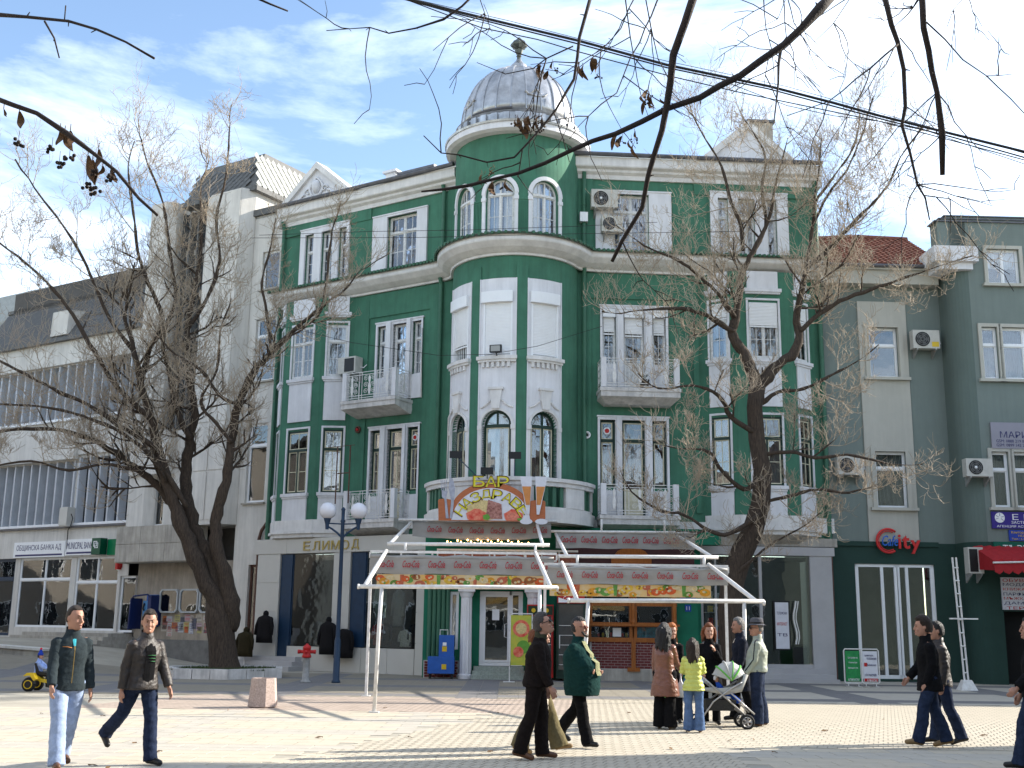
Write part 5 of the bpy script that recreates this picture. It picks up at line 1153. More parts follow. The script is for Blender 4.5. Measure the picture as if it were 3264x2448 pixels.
# ------------------------------------------------ overhanging branches close to the viewer
def overhang(label, paths, Y, seed, leaves=0, twigs=8, main=0):
    rnd = random.Random(seed); T = MB(); allp = []
    o = thing('overhanging_branch', label, 'branch', rayp(paths[0][0][0][0], paths[0][0][0][1], Y), group='branches hanging over the square')
    for L_, r0, r1 in paths:
        P = sp(L_, Y, Y+rnd.uniform(-.5, .5)); Q = []
        for a, b in zip(P, P[1:]):
            n = max(1, int((b-a).length/.12))
            for k in range(n): Q.append(a.lerp(b, k/n)+Vector((rnd.uniform(-1, 1), rnd.uniform(-1, 1), rnd.uniform(-1, 1)))*.006)
        Q.append(P[-1]); n = len(Q)-1
        R = [(r0+(r1-r0)*k/n)*(1+(.35 if rnd.random() < .12 else 0)) for k in range(n+1)]
        T.tube(Q, R, 7); allp.append((Q, R))
        for k in range(int(len(Q)*.5)):             # buds and spurs
            i = rnd.randrange(1, n) if n > 1 else 0; dv = Vector((rnd.uniform(-1, 1), rnd.uniform(-.5, .5), rnd.uniform(-1, 1))).normalized()
            T.tube([Q[i], Q[i]+dv*(R[i]+rnd.uniform(.008, .03))], [R[i]*.5, .002], 4)
    tips = []
    for k in range(int(twigs*.65)):
        Q, R = allp[rnd.randrange(len(allp))]; i = rnd.randrange(len(Q)//4, len(Q)-1); q = Q[i]; t_ = (Q[i+1]-Q[i]).normalized()
        s_ = t_.cross(Vector((0, 1, 0)))*rnd.choice((-1, 1)); d = (t_*rnd.uniform(.3, 1)+s_*rnd.uniform(.4, 1)+Vector((0, rnd.uniform(-.4, .4), 0))).normalized()
        L_ = rnd.uniform(.25, .75); pts = [q]
        for j in range(6):
            d = (d+Vector((rnd.uniform(-1, 1), rnd.uniform(-1, 1), rnd.uniform(-1, .7)))*.28).normalized(); pts.append(pts[-1]+d*L_/6)
            if j > 1 and rnd.random() < .5: e = pts[-1]; dd = (d+Vector((rnd.uniform(-1, 1), 0, rnd.uniform(-1, 1)))).normalized(); T.tube([e, e+dd*.05, e+(dd+d*.3)*.11], [.003, .0025, .002], 4)
        T.tube(pts, [.0042-.0004*j for j in range(7)], 5); tips.append(pts[-1]); tips.append(pts[3])
    T.build('branch', TWIGD, o, smooth=True, fixn=False)
    for k in range(leaves):
        if tips: q = tips[(k//5*7) % len(tips)]+Vector((rnd.uniform(-.09, .09), rnd.uniform(-.05, .05), rnd.uniform(-.04, .04)))
        else: Q, R = allp[rnd.randrange(len(allp))]; q = Q[rnd.randrange(len(Q)//3, len(Q))]
        q = q.copy(); l = rnd.uniform(.06, .12); w = l*rnd.uniform(.13, .26); a = rnd.uniform(0, 3.14); A = Vector((math.cos(a), math.sin(a), 0)); s = MB()
        drop = Vector((rnd.uniform(-.4, .4), rnd.uniform(-.3, .3), -1)).normalized(); N_ = 5; L1 = []; L2 = []; B_ = A.cross(drop)
        for j in range(N_+1):
            f = j/N_; ww = w*math.sin(math.pi*min(1, f*.9+.06))**.8; c = q+drop*(l*f+.02)+B_*(.02*math.sin(f*4)); L1.append(c-A*ww+B_*.4*ww); L2.append(c+A*ww+B_*.5*ww)
        for j in range(N_): s.quad(L1[j], L2[j], L2[j+1], L1[j+1])
        s.tube([q, q+drop*.025], .0015, 3); s.build('dried_leaf', lfm, o, fixn=False, smooth=True)
        if k % 2 == 0:
            s = MB(); b0 = q+Vector((rnd.uniform(-.01, .01), 0, -.045-.03*rnd.random())); s.tube([q, b0], .0012, 3)
            for j in range(rnd.randrange(3, 7)): e = b0+Vector((rnd.uniform(-.028, .028), rnd.uniform(-.02, .02), -rnd.uniform(0, .035))); s.tube([b0, e], .001, 3); s.ball(e, .0065, 6, 4)
            s.build('seed_cluster', TWIGD, o, fixn=False, smooth=True)
    return o
lfm = mat('dried curled leaf', (.14, .075, .03), .8, .3, 30, .2, col2=(.07, .035, .015))
K = 1.4756
def v(*L_): return [(x*K, y*K) for x, y in L_]
overhang('long thick dark branch crossing from upper right down to the tower', [(v((1800, -15), (1770, 20), (1690, 100), (1600, 165), (1510, 210), (1440, 235), (1330, 290), (1230, 325), (1120, 375), (1010, 402), (910, 414)), .026, .005), (v((1685, 105), (1682, 180), (1672, 262)), .010, .003)], 6.0, 1, 0, 3)
overhang('thick knobbly dark branch hanging steeply over the dome side of the roof', [(v((1500, -20), (1478, 50), (1455, 120), (1440, 235), (1415, 330), (1400, 380), (1385, 450), (1345, 520), (1322, 565)), .024, .010)], 5.6, 2, 0, 3)
overhang('slender branch with dried linden leaves curving down across the dome', [(v((1278, -15), (1250, 80), (1240, 170), (1200, 235), (1150, 300), (1110, 340), (1050, 352), (990, 335), (955, 330), (915, 293)), .012, .003), (v((1240, 100), (1180, 125), (1150, 150), (1090, 160), (1030, 135)), .005, .002), (v((1195, 240), (1215, 300), (1230, 350)), .004, .002), (v((1130, 320), (1120, 380), (1150, 420)), .004, .002)], 6.4, 3, 16, 12)
overhang('thin downward branch with seed clusters between the dome and the cables', [(v((1380, -20), (1340, 60), (1300, 110), (1250, 135), (1210, 165)), .005, .002), (v((1350, -20), (1360, 80), (1375, 170), (1400, 250)), .005, .002), (v((1430, -20), (1380, 90), (1330, 200), (1270, 250), (1230, 300)), .006, .002), (v((1390, -15), (1405, 60), (1420, 130), (1440, 160)), .004, .002)], 6.8, 4, 22, 22)
overhang('straight dark branch dropping at the right with forked twigs', [(v((1908, -20), (1925, 50), (1940, 90), (1950, 150), (1957, 230), (1950, 270), (1965, 330), (1980, 400), (2000, 430), (2008, 475)), .018, .004), (v((1940, 95), (1850, 170), (1790, 220), (1700, 250)), .006, .002), (v((1945, 80), (1980, 130), (2010, 180)), .004, .002), (v((1996, 420), (2050, 432), (2110, 460)), .004, .002)], 6.2, 5, 0, 16)
overhang('blunt ended dark branch hanging in the upper right corner', [(v((1990, -20), (1998, 60), (2005, 110), (2025, 200), (2037, 290), (2036, 378)), .019, .014), (v((2000, 50), (2040, 85), (2080, 130), (2130, 165), (2185, 160)), .005, .002), (v((1985, 0), (1960, 30), (1930, 60)), .005, .002)], 5.8, 6, 0, 14)
overhang('long diagonal branch with curled leaves and dark berries at the left edge', [(v((-20, 205), (30, 225), (80, 245), (150, 290), (200, 330), (250, 370), (300, 425), (340, 465)), .012, .006)], 4.6, 7, 0, 0)
overhang('thin bare forked branch in the upper left corner', [(v((-20, 33), (60, 40), (150, 45), (210, 62), (270, 90), (333, 126)), .008, .004), (v((97, 45), (115, 80), (128, 125)), .005, .003), (v((105, 42), (140, 45), (142, 12)), .004, .003)], 4.6, 8, 0, 0)
overhang('small horizontal twigged branch left of the upper cables', [(v((1030, -15), (1000, 15), (960, 42), (900, 62), (840, 70), (800, 60), (705, 66)), .008, .002), (v((1035, 0), (1060, 60), (1050, 75)), .003, .002)], 6.6, 9, 0, 8)
overhang('tip of a bare twig poking in at the top left of centre', [(v((550, -8), (580, 8), (622, 24)), .006, .004)], 4.8, 10, 0, 0)
overhang('loose fan of fine twigs at the top right between two dark branches', [(v((1700, -10), (1680, 40), (1640, 60)), .003, .0015), (v((1840, -10), (1800, 50), (1760, 90)), .003, .0015), (v((1650, -15), (1655, 60), (1670, 110), (1675, 190)), .004, .002), (v((1690, -15), (1700, 80), (1660, 130), (1650, 190)), .004, .002), (v((2090, -10), (2060, 20), (2045, 60)), .003, .002)], 7.2, 11, 0, 26)
# leaves of the left branch at their places
lbr = [o for o in bpy.data.objects if o.get('label', '').startswith('long diagonal branch')][0]
for (x, y, sc, bend) in ((42, 240, 1.0, .2), (130, 280, .9, -.1), (140, 285, 1.1, .5), (152, 282, .9, .1), (190, 335, 1.5, .3), (200, 345, 1.4, .2), (213, 322, 1.1, 0), (222, 358, .7, -.8), (240, 365, .8, .5), (8, 235, .5, .5)):
    q = rayp(x*K, y*K, 4.6); s = MB(); rnd = random.Random(x); l = .085*sc; w = .017*sc; N_ = 7; A = Vector((1, rnd.uniform(-.5, .5), 0)).normalized(); L1 = []; L2 = []
    for j in range(N_+1):
        f = j/N_; c = q+Vector((bend*l*f*f, .01*math.sin(f*5), -l*f)); ww = w*math.sin(math.pi*min(1, f*.88+.08)); L1.append(c-A*ww+Vector((0, ww*.6, 0))); L2.append(c+A*ww+Vector((0, ww*.4, 0)))
    for j in range(N_): s.quad(L1[j], L2[j], L2[j+1], L1[j+1])
    s.tube([q+Vector((0, 0, .03)), q], .002, 4); s.build('dried_leaf', lfm, lbr, fixn=False, smooth=True)
for (x, y) in ((40, 305), (150, 338), (128, 350), (185, 400), (205, 410), (240, 385), (205, 372), (112, 320)):
    q = rayp(x*K, y*K, 4.6); s = MB(); rnd = random.Random(y); s.tube([q+Vector((0, 0, .05)), q], .0012, 3)
    for j in range(7): e = q+Vector((rnd.uniform(-.022, .022), rnd.uniform(-.015, .015), -rnd.uniform(-.01, .022))); s.ball(e, .0085, 7, 5)
    s.build('berry_cluster', TWIGD, lbr, fixn=False, smooth=True)
# ------------------------------------------------ cables across the square
def cable(label, pts, Y, r, sag=0, group='cables across the square'):
    P = [rayp(x*K, y*K, Y) for x, y in pts]; Q = []
    for i in range(len(P)-1):
        for k in range(8): Q.append(P[i].lerp(P[i+1], k/8))
    Q.append(P[-1]); s = MB(); s.tube(Q, r, 6); o = s.build('cable', BLACK, None, smooth=True, fixn=False); tag(o, label, 'cable', group)
cable('thickest black cable running from top centre to the right edge', [(860, -8), (1000, 28), (1250, 88), (1440, 140), (1660, 186), (1800, 222), (1900, 250), (2060, 290), (2230, 332)], 17, .022)
cable('black cable lashed just beneath the thickest one', [(850, -8), (1000, 33), (1250, 95), (1440, 146), (1660, 192), (1900, 256), (2060, 297), (2230, 345)], 17.1, .012)
cable('lower slack cable separating at the left below the bundle', [(880, 0), (960, 30), (1040, 60), (1160, 85), (1250, 112), (1450, 165), (1600, 200), (1900, 262), (2230, 350)], 17.2, .009)
cable('fine wire just above the cable bundle', [(850, -12), (1100, 45), (1440, 132), (1700, 187), (1950, 258), (2230, 336)], 17.3, .005)
cable('slack thin wire sagging under the bundle right of centre', [(1580, 182), (1700, 228), (1800, 250), (1900, 262), (2000, 282), (2230, 360)], 17.4, .006)
cable('upper of two thin wires strung across the top floor', [(560, 508), (800, 500), (1000, 497), (1240, 489), (1420, 480)], 33, .008, group='thin wires before the facade')
cable('lower of two thin wires strung across the top floor', [(540, 514), (900, 513), (1240, 505), (1600, 500)], 33.2, .008, group='thin wires before the facade')
cable('thin wire dipping past the closed roller shutters', [(550, 690), (760, 740), (950, 768), (1060, 765), (1160, 748), (1300, 705)], 34, .008, group='thin wires before the facade')
# ================================================================== people
def remesh(mb, vox, smooth=3):
    me = bpy.data.meshes.new('tmp'); me.from_pydata(mb.v, [], mb.f)
    bm = bmesh.new(); bm.from_mesh(me); bmesh.ops.recalc_face_normals(bm, faces=bm.faces); bm.to_mesh(me); bm.free()
    o = bpy.data.objects.new('tmp', me); COL.objects.link(o)
    m = o.modifiers.new('r', 'REMESH'); m.mode = 'VOXEL'; m.voxel_size = vox; m.use_smooth_shade = True
    if smooth: k = o.modifiers.new('s', 'SMOOTH'); k.factor = .6; k.iterations = smooth
    out = bpy.data.meshes.new_from_object(o.evaluated_get(bpy.context.evaluated_depsgraph_get()))
    COL.objects.unlink(o); bpy.data.objects.remove(o); bpy.data.meshes.remove(me); return out
def V3(*a): return Vector(a)
def capsule(mb, pts, rr, n=12):                # rounded tapered limb
    P = [Vector(p) for p in pts]; r = list(rr)
    def sc(x, k): return tuple(a*k for a in x) if isinstance(x, tuple) else x*k
    mx = lambda x: max(x) if isinstance(x, tuple) else x
    d0 = (P[0]-P[1]).normalized(); d1 = (P[-1]-P[-2]).normalized()
    Q = [P[0]+d0*mx(r[0])*.85, P[0]+d0*mx(r[0])*.5]+P+[P[-1]+d1*mx(r[-1])*.5, P[-1]+d1*mx(r[-1])*.85]; R = [sc(r[0], .3), sc(r[0], .82)]+r+[sc(r[-1], .82), sc(r[-1], .3)]
    mb.tube(Q, R, n)
def loft(mb, rings, n=20, sup=2.4):            # rings (centre, rx, ry) horizontal superellipses
    R = []
    for c, rx, ry in rings:
        L_ = []
        for j in range(n):
            a = 2*math.pi*j/n; ca_, sa_ = math.cos(a), math.sin(a)
            L_.append(Vector(c)+Vector((math.copysign(abs(ca_)**(2/sup), ca_)*rx, math.copysign(abs(sa_)**(2/sup), sa_)*ry, 0)))
        R.append(L_)
    mb.rings(R)
SKIN = mat('skin', (.38, .20, .135), .55, .1, 9, .05, spec=.35); SKIN2 = mat('ruddy skin', (.42, .21, .15), .55, .1, 9, .05, spec=.35)
EYEW = mat('eye', (.05, .03, .02), .2, 0, 1, 0); LIP = mat('lips', (.32, .10, .09), .5, 0, 1, 0)
def cloth(name, c, rough=.95, var=.2, sc=25, bump=.4, bs=160, **k): return mat(name, c, rough, var, sc, bump, bs, spec=.1, **k)
def fold_noise(me, amp, sc, seed, axis=None):
    if amp <= 0: return
    off = Vector((seed*3.1, seed*1.7, seed)); nv = [v.normal.copy() for v in me.vertices]
    for v, n in zip(me.vertices, nv):
        p = v.co*sc+off; w = noise.noise(Vector((p.x, p.y, p.z*1.7)))+.5*noise.noise(p*2.3); v.co += n*(w*amp)
class Person:
    def __init__(s, label, loc, face, H=1.75, legs=((0, 0), (0, 0)), arms=((5, 6, 10, 0), (5, 6, 10, 0)), lean=0, head=(0, 0), fat=0, fem=False, base=0, cat='person', name='person', roll=0, sit=None, stride=0):
        s.k = H/1.75; k = s.k; s.fat = fat; s.fem = fem; s.legs = legs; s.arms = arms; s.seed = len(bpy.data.objects) % 97; s.seed += 1
        s.root = thing(name, label, cat, (loc[0], loc[1], base), rad(face)); s.top = []
        # forward is +Y; side index 0 = left (-X), 1 = right (+X)
        s.J = {}
        hipw = .095 if not fem else .1
        feet = []
        for i, (th, kn) in enumerate(legs):
            sx = (-1, 1)[i]; hp = V3(sx*hipw, 0, 0); a = rad(th); kd = V3(sx*.012, math.sin(a), -math.cos(a)).normalized(); kp = hp+kd*.445
            b = a-rad(kn); sd = V3(0, math.sin(b), -math.cos(b)); an = kp+sd*.42; s.J['hip%d' % i] = hp; s.J['knee%d' % i] = kp; s.J['ank%d' % i] = an
            fa = b*.55 if abs(math.degrees(b)) > 8 else 0
            s.J['toe%d' % i] = an+V3(sx*.03, math.cos(fa)*.17, math.sin(fa)*.17-.055); s.J['heel%d' % i] = an+V3(0, -math.cos(fa)*.05+math.sin(fa)*.05, -math.sin(fa)*.05-.055); feet += [s.J['toe%d' % i].z, s.J['heel%d' % i].z]
        dz = -(min(feet)-.03)
        if sit is not None: dz = sit/k
        s.hz = dz
        for q in s.J: s.J[q] = s.J[q]+V3(0, 0, dz)
        L_ = rad(lean); up = V3(0, math.sin(L_), math.cos(L_)); fw = V3(0, math.cos(L_), -math.sin(L_)); s.up = up; s.fw = fw
        hip = V3(0, 0, dz); s.hipc = hip
        s.at = lambda h, y=0, x=0: hip+up*h+fw*y+V3(x, 0, 0)
        shw = .158 if not fem else .142
        for i, (fa, oa, eb, ib) in enumerate(arms):
            sx = (-1, 1)[i]; sh = s.at(.468, 0, sx*shw); a = rad(fa)+L_*.3; o_ = rad(oa)
            d = V3(sx*math.sin(o_), math.sin(a)*math.cos(o_), -math.cos(a)*math.cos(o_)).normalized(); el = sh+d*.285
            b = a+rad(eb); i_ = rad(ib); d2 = V3(sx*math.sin(o_*.6)-sx*math.sin(i_), math.sin(b)*math.cos(i_), -math.cos(b)*math.cos(i_)).normalized(); wr = el+d2*.255
            s.J['sh%d' % i] = sh; s.J['el%d' % i] = el; s.J['wr%d' % i] = wr; s.J['hd%d' % i] = d2
        s.neck = s.at(.56, .0); s.hd = head; s.hc = s.at(.715, .03)
        yw, pt = rad(head[0]), rad(head[1]); s.HR = Matrix.Rotation(yw, 3, 'Z') @ Matrix.Rotation(-pt, 3, 'X')
        s.body()
    def S_(s, me): 
        for v in me.vertices: v.co *= s.k
        me.update()
    def add(s, name, mb=None, m=None, me=None, vox=.012, smooth=3, amp=0, sc=9, rm=True, parent=None, label=None):
        if me is None:
            if rm: me = remesh(mb, vox, smooth); fold_noise(me, amp, sc, s.seed)
            else:
                me = bpy.data.meshes.new(name); me.from_pydata(mb.v, [], mb.f)
                if isinstance(m, list): me.polygons.foreach_set('material_index', mb.m)
                bm = bmesh.new(); bm.from_mesh(me); bmesh.ops.recalc_face_normals(bm, faces=bm.faces); bm.to_mesh(me); bm.free(); me.shade_smooth()
        s.S_(me); me.name = name
        me.materials.clear()
        for q in (m if isinstance(m, list) else [m]): me.materials.append(q)
        o = bpy.data.objects.new(name, me); link(o, parent or s.root)
        if label: o['label'] = label
        return o
    def h(s, x, y, z): return s.hc+V3(0, 0, .008)+s.HR @ (V3(x, y, z)*1.1)
    def body(s):
        b = MB(); J = s.J; f = s.fat
        # skull, jaw, nose, ears
        R = []
        prof = [(-.118, .03, .045, .028), (-.108, .042, .062, .02), (-.085, .053, .078, .012), (-.055, .062, .088, .004), (-.02, .07, .095, -.002), (.02, .0745, .098, -.005), (.055, .073, .097, -.008), (.085, .062, .084, -.01), (.108, .04, .058, -.01), (.118, .015, .02, -.01)]
        for z, rx, ry, yo in prof: R.append([s.h(rx*(1+f*.18)*math.cos(2*math.pi*j/16), yo+ry*math.sin(2*math.pi*j/16)*(.98 if math.sin(2*math.pi*j/16) > 0 else 1), z) for j in range(16)])
        b.rings(R)
        b.tube([s.h(0, .088, .022), s.h(0, .103, -.005), s.h(0, .114, -.028), s.h(0, .095, -.04)], [(.009, .008), (.011, .01), (.016, .012), (.012, .006)], 8)
        for sx in (-1, 1): b.ball(s.h(sx*.077, -.012, -.005), (.012, .02, .033), 8, 6); b.ball(s.h(sx*.033, .078, -.035), (.022, .014, .02), 8, 5)
        b.tube([s.h(0, .09, .03), s.h(.0, .092, .034)], [(.045, .008), (.04, .006)], 8)
        b.ball(s.h(0, .092, -.092), (.02, .016, .016), 8, 5); b.tube([s.h(-.02, .091, -.066), s.h(0, .098, -.063), s.h(.02, .091, -.066)], [.006, .009, .006], 6)
        capsule(b, [s.at(.5), s.neck, s.h(0, -.012, -.07)], [.062+f*.015, .056+f*.015, .056+f*.01])
        loft(b, [(s.at(-.06), .13, .09), (s.at(.05), .14+f*.03, .095+f*.03), (s.at(.2), .125+f*.05, .09+f*.06), (s.at(.35), .145+f*.03, .1+f*.03), (s.at(.47), .15, .085), (s.at(.53), .09, .06)], 16)
        for i in (0, 1):
            capsule(b, [J['hip%d' % i], J['knee%d' % i], J['ank%d' % i]], [.075, .052, .04]); capsule(b, [J['heel%d' % i]+V3(0, 0, .03), J['toe%d' % i]+V3(0, -.03, .02)], [.033, .03], 8); capsule(b, [J['ank%d' % i], J['heel%d' % i]+V3(0, .02, .03)], [.038, .034], 8)
            capsule(b, [J['sh%d' % i], J['el%d' % i], J['wr%d' % i]], [.05, .038, .026]); s.hand(b, i)
        s.bodyo = s.add('body', b, s.skin if hasattr(s, 'skin') else SKIN, vox=.0085, smooth=1)
        e = MB()
        for sx in (-1, 1):
            e.ball(s.h(sx*.029, .089, .008), (.0135, .007, .0065), 8, 5); e.tube([s.h(sx*.014, .098, .028), s.h(sx*.03, .098, .033), s.h(sx*.047, .086, .028)], [.003, .0045, .003], 5)
        s.add('eyes', e, EYEW, rm=False)
        e = MB(); e.tube([s.h(-.022, .0945, -.066), s.h(0, .1055, -.0655), s.h(.022, .0945, -.066)], [(.003, .002), (.006, .0045), (.003, .002)], 6); s.add('lips', e, LIP, rm=False)
    def hand(s, b, i):
        J = s.J; wr = J['wr%d' % i]; d = J['hd%d' % i]; sx = (-1, 1)[i]; d = d.normalized()
        inn = V3(-sx, 0, 0); inn = (inn-d*inn.dot(d)).normalized(); fr = d.cross(inn).normalized()
        if fr.y < 0: fr = -fr
        pc = wr+d*.02; capsule(b, [wr, pc+d*.035, pc+d*.06], [(.024, .017), (.03, .016), (.03, .013)] if False else [.023, .026, .022], 8)
        b.box3(pc+d*.045, (.012, .034, .034), Matrix((inn, fr, d)).transposed())
        curl = .5
        for q, (o_, L_) in enumerate(((.027, .07), (.009, .08), (-.009, .075), (-.026, .058))):
            p0 = pc+d*.075+fr*o_; d1 = (d+inn*curl*.5).normalized(); p1 = p0+d1*L_*.45; d2 = (d+inn*curl*1.6).normalized(); p2 = p1+d2*L_*.33; d3 = (d*.4+inn*1.2).normalized(); p3 = p2+d3*L_*.2
            b.tube([pc+d*.05+fr*o_, p0, p1, p2, p3], [.009, .0092, .0085, .0075, .006], 6)
        b.tube([pc+fr*.02+d*.01, pc+fr*.042+d*.035+inn*.01, pc+fr*.044+d*.062+inn*.02, pc+fr*.036+d*.082+inn*.026], [.013, .011, .0095, .007], 6)
    def hair(s, m, style='short', length=0, vol=0):
        b = MB(); R = []; n = 28; mm = 18
        for k in range(mm+1):
            t = -math.pi/2+math.pi*(k+.02)/(mm+.04); ring = []
            for j in range(n):
                a = 2*math.pi*j/n; d = V3(math.cos(a)*math.cos(t), math.sin(a)*math.cos(t), math.sin(t))
                front = d.y
                show = (d.z > .56 if front > .45 else (d.z > .0+.55*front if front > -.15 else d.z > -.62)) if style != 'crew' else (d.z > .60 if front > .35 else d.z > .1+.4*front if front > -.2 else d.z > -.45)
                kf = (1.0+.11+vol if show else .80); 
                if style == 'crew' and show: kf = 1.05
                p = V3(d.x*.0765*kf, -.007+d.y*.101*kf, .003+d.z*.119*kf+(.012 if show and d.z > .3 else 0)); ring.append(s.h(*p))
            R.append(ring)
        b.rings(R)
        if length:
            hb = s.HR @ V3(0, -1, 0)
            for j in range(26):
                a = math.pi*(1.0+j/25)*1.0-.0; a = math.pi*.93+math.pi*1.14*j/25; x = math.cos(a)*.082*(1+vol); y = math.sin(a)*.095*(1+vol)-.01
                p0 = s.h(x, y, .05+.03*random.random()); L_ = length*(.75+.35*random.random()); Q = [p0]; w = random.uniform(.25, .8)
                for q in range(1, 7):
                    f = q/6; Q.append(p0+V3(x*.35*f*(1 if f < .5 else .7)+.02*math.sin(f*9+j)*w, -.05*f*(1 if y < 0 else .3)+.014*math.cos(f*8+j*2)*w-.02, -L_*f))
                b.tube(Q, [.026, .03, .03, .028, .024, .018, .008], 6)
        return s.add('hair', b, m, vox=.0085 if not length else .010, smooth=1, amp=.004 if style != 'crew' else .001, sc=40)
    def trousers(s, m, flare=.0, loose=.012, bot=None, low=0, name='trousers'):
        b = MB(); J = s.J; g = loose
        for i in (0, 1):
            hp, kn, an = J['hip%d' % i], J['knee%d' % i], J['ank%d' % i]
            A = [hp+V3(0, 0, .03), hp.lerp(kn, .4), kn+V3(0, .004, .03), kn.lerp(an, .4)+V3(0, -.012, 0), kn.lerp(an, .8), an+V3(0, .01, -.03)]
            R = [.084+g+s.fat*.02, .080+g, .062+g, .06+g*1.4+flare*.3, .057+g*1.5+flare*.8, .06+g*1.6+flare]
            b.tube([A[0]+V3(0, 0, .06)]+A, [.07]+R, 14)
        loft(b, [(s.at(-.10), .12+s.fat*.03, .09+g), (s.at(-.02), .155+s.fat*.04, .11+g+s.fat*.03), (s.at(.08), .15+s.fat*.04, .105+g+s.fat*.04), (s.at(.14), .145+s.fat*.04, .1+s.fat*.04)], 18)
        return s.add(name, b, m, vox=.0125, smooth=2, amp=.006, sc=12)
    def coat(s, m, hem=-.05, loose=.02, flare=0, cuff=.0, collar=True, puffy=0, name='jacket', fur=None, sleeve=.0, amp=.008):
        b = MB(); J = s.J; f = s.fat; g = loose
        RR = [(.03 if hem > 0 else 0,)]
        zs = [(hem, .176+flare+f*.05, .130+flare+f*.07), (hem+(.1-hem)*.35, .173+flare*.6+f*.06, .128+flare*.6+f*.10), (.1, .148+f*.07, .108+f*.12), (.2, .145+f*.07, .108+f*.13), (.33, .165+f*.04, .118+f*.07), (.42, .168+f*.02, .112+f*.03), (.475, .145, .092), (.515, .095, .075), (.56, .066, .066)]
        if s.fem: zs = [(z, rx*(.93 if z > .25 else 1.0)-(.012 if .05 < z < .25 else 0), ry*(1.0 if z != .33 else 1.08)) for z, rx, ry in zs]
        fw_off = lambda z: (f*.05 if z < .3 else 0)
        loft(b, [(s.at(z, fw_off(z)) if z > 0 else s.hipc+V3(0, fw_off(z), z)*1, rx+g*(.7 if z < .4 else .35), ry+g*(1 if z < .4 else .4)) for z, rx, ry in zs], 22)
        for i in (0, 1):
            sh, el, wr = J['sh%d' % i], J['el%d' % i], J['wr%d' % i]; e = wr+(wr-el).normalized()*cuff
            g2 = g*.55; b.tube([sh+(sh-el).normalized()*.04, sh, sh.lerp(el, .5), el, el.lerp(wr, .5), e.lerp(el, .06), e], [.03, .06+g2, .056+g2, .05+g2, .045+g2, .04+g2, .042+g2], 12)
        if puffy:
            pass
        o = s.add(name, b, m, vox=.012, smooth=2, amp=0)
        me = o.data; off = Vector((s.seed, s.seed*2, 0)); nv = [v.normal.copy() for v in me.vertices]
        for v, n in zip(me.vertices, nv):
            p = v.co*9/s.k+off; w = noise.noise(Vector((p.x, p.y, p.z*2.2+p.x*1.3)))*.7+.6*noise.noise(Vector((p.x*2.6, p.y*2.6, p.z*4+p.y*2)))
            v.co += n*amp*w
            if puffy: v.co += n*(abs(math.sin(v.co.z/s.k*math.pi/.085))-.6)*puffy
        me.update()
        if collar:
            c = MB(); C = []
            for kk, (dz_, r1, r2) in enumerate(((.50, .098, .084), (.56, .082, .08), (.615, .078, .082), (.62, .068, .070), (.56, .066, .066))):
                C.append([s.at(dz_+(.012 if math.sin(2*math.pi*j/18) < 0 else -.02), .0+.008, 0)+V3(r1*math.cos(2*math.pi*j/18), r2*math.sin(2*math.pi*j/18), 0) for j in range(18)])
            c.rings(C, cap=False); s.add('collar', c, fur or m, rm=False)
        return o
    def shoes(s, m, heel=0):
        for i in (0, 1):
            b = MB(); t = s.J['toe%d' % i]; h_ = s.J['heel%d' % i]; an = s.J['ank%d' % i]; d = (t-h_).normalized()
            capsule(b, [h_+V3(0, 0, .028), h_.lerp(t, .5)+V3(0, 0, .03), t+V3(0, 0, .012)], [(.038, .036), (.043, .034), (.043, .024)] if False else [.040, .042, .036], 10)
            capsule(b, [an, h_+V3(0, .025, .03)], [.045, .042], 10); o = s.add('shoe', b, m, vox=.009, smooth=2)
            for v in o.data.vertices:
                zmin = (min(t.z, h_.z)-.03)*s.k
                if abs(t.z-h_.z) < .03 and v.co.z < zmin+.006: v.co.z = zmin
            if heel: c = MB(); c.tube([h_+V3(0, -.01, .02), h_+V3(0, -.015, -.05)], [.015, .006], 6); s.add('shoe_heel', c, m, rm=False)
    def shades(s, m=None):
        b = MB()
        for sx in (-1, 1): b.box3(s.h(sx*.03, .1, .008), (.027, .006, .016), s.HR); b.tube([s.h(sx*.055, .098, .014), s.h(sx*.079, .03, .012), s.h(sx*.079, -.02, .006)], .004, 5)
        b.tube([s.h(-.01, .105, .012), s.h(.01, .105, .012)], .004, 5); s.add('sunglasses', b, m or BLACK, rm=False)
    def front(s, m, z0, z1, w0, w1, name='shirt', out=.0, x=0):  # strip lying on the chest
        b = MB(); n = 8; Rr = []
        for k in range(n+1):
            z = z0+(z1-z0)*k/n; w = w0+(w1-w0)*k/n; f = s.fat
            dep = .118+.022+f*(.17 if z < .28 else .08) if z < .4 else .118+.014+f*.03-(z-.4)*.55
            if z < .1: dep = .135+f*.2
            row = []
            for j in (-1, -.5, 0, .5, 1): row.append(s.at(z, dep+out-.25*abs(w*j)**1.2, x+w*j))
            Rr.append(row)
        for a, c in zip(Rr, Rr[1:]):
            for j in range(4): b.quad(a[j], a[j+1], c[j+1], c[j])
        return s.add(name, b, m, rm=False)
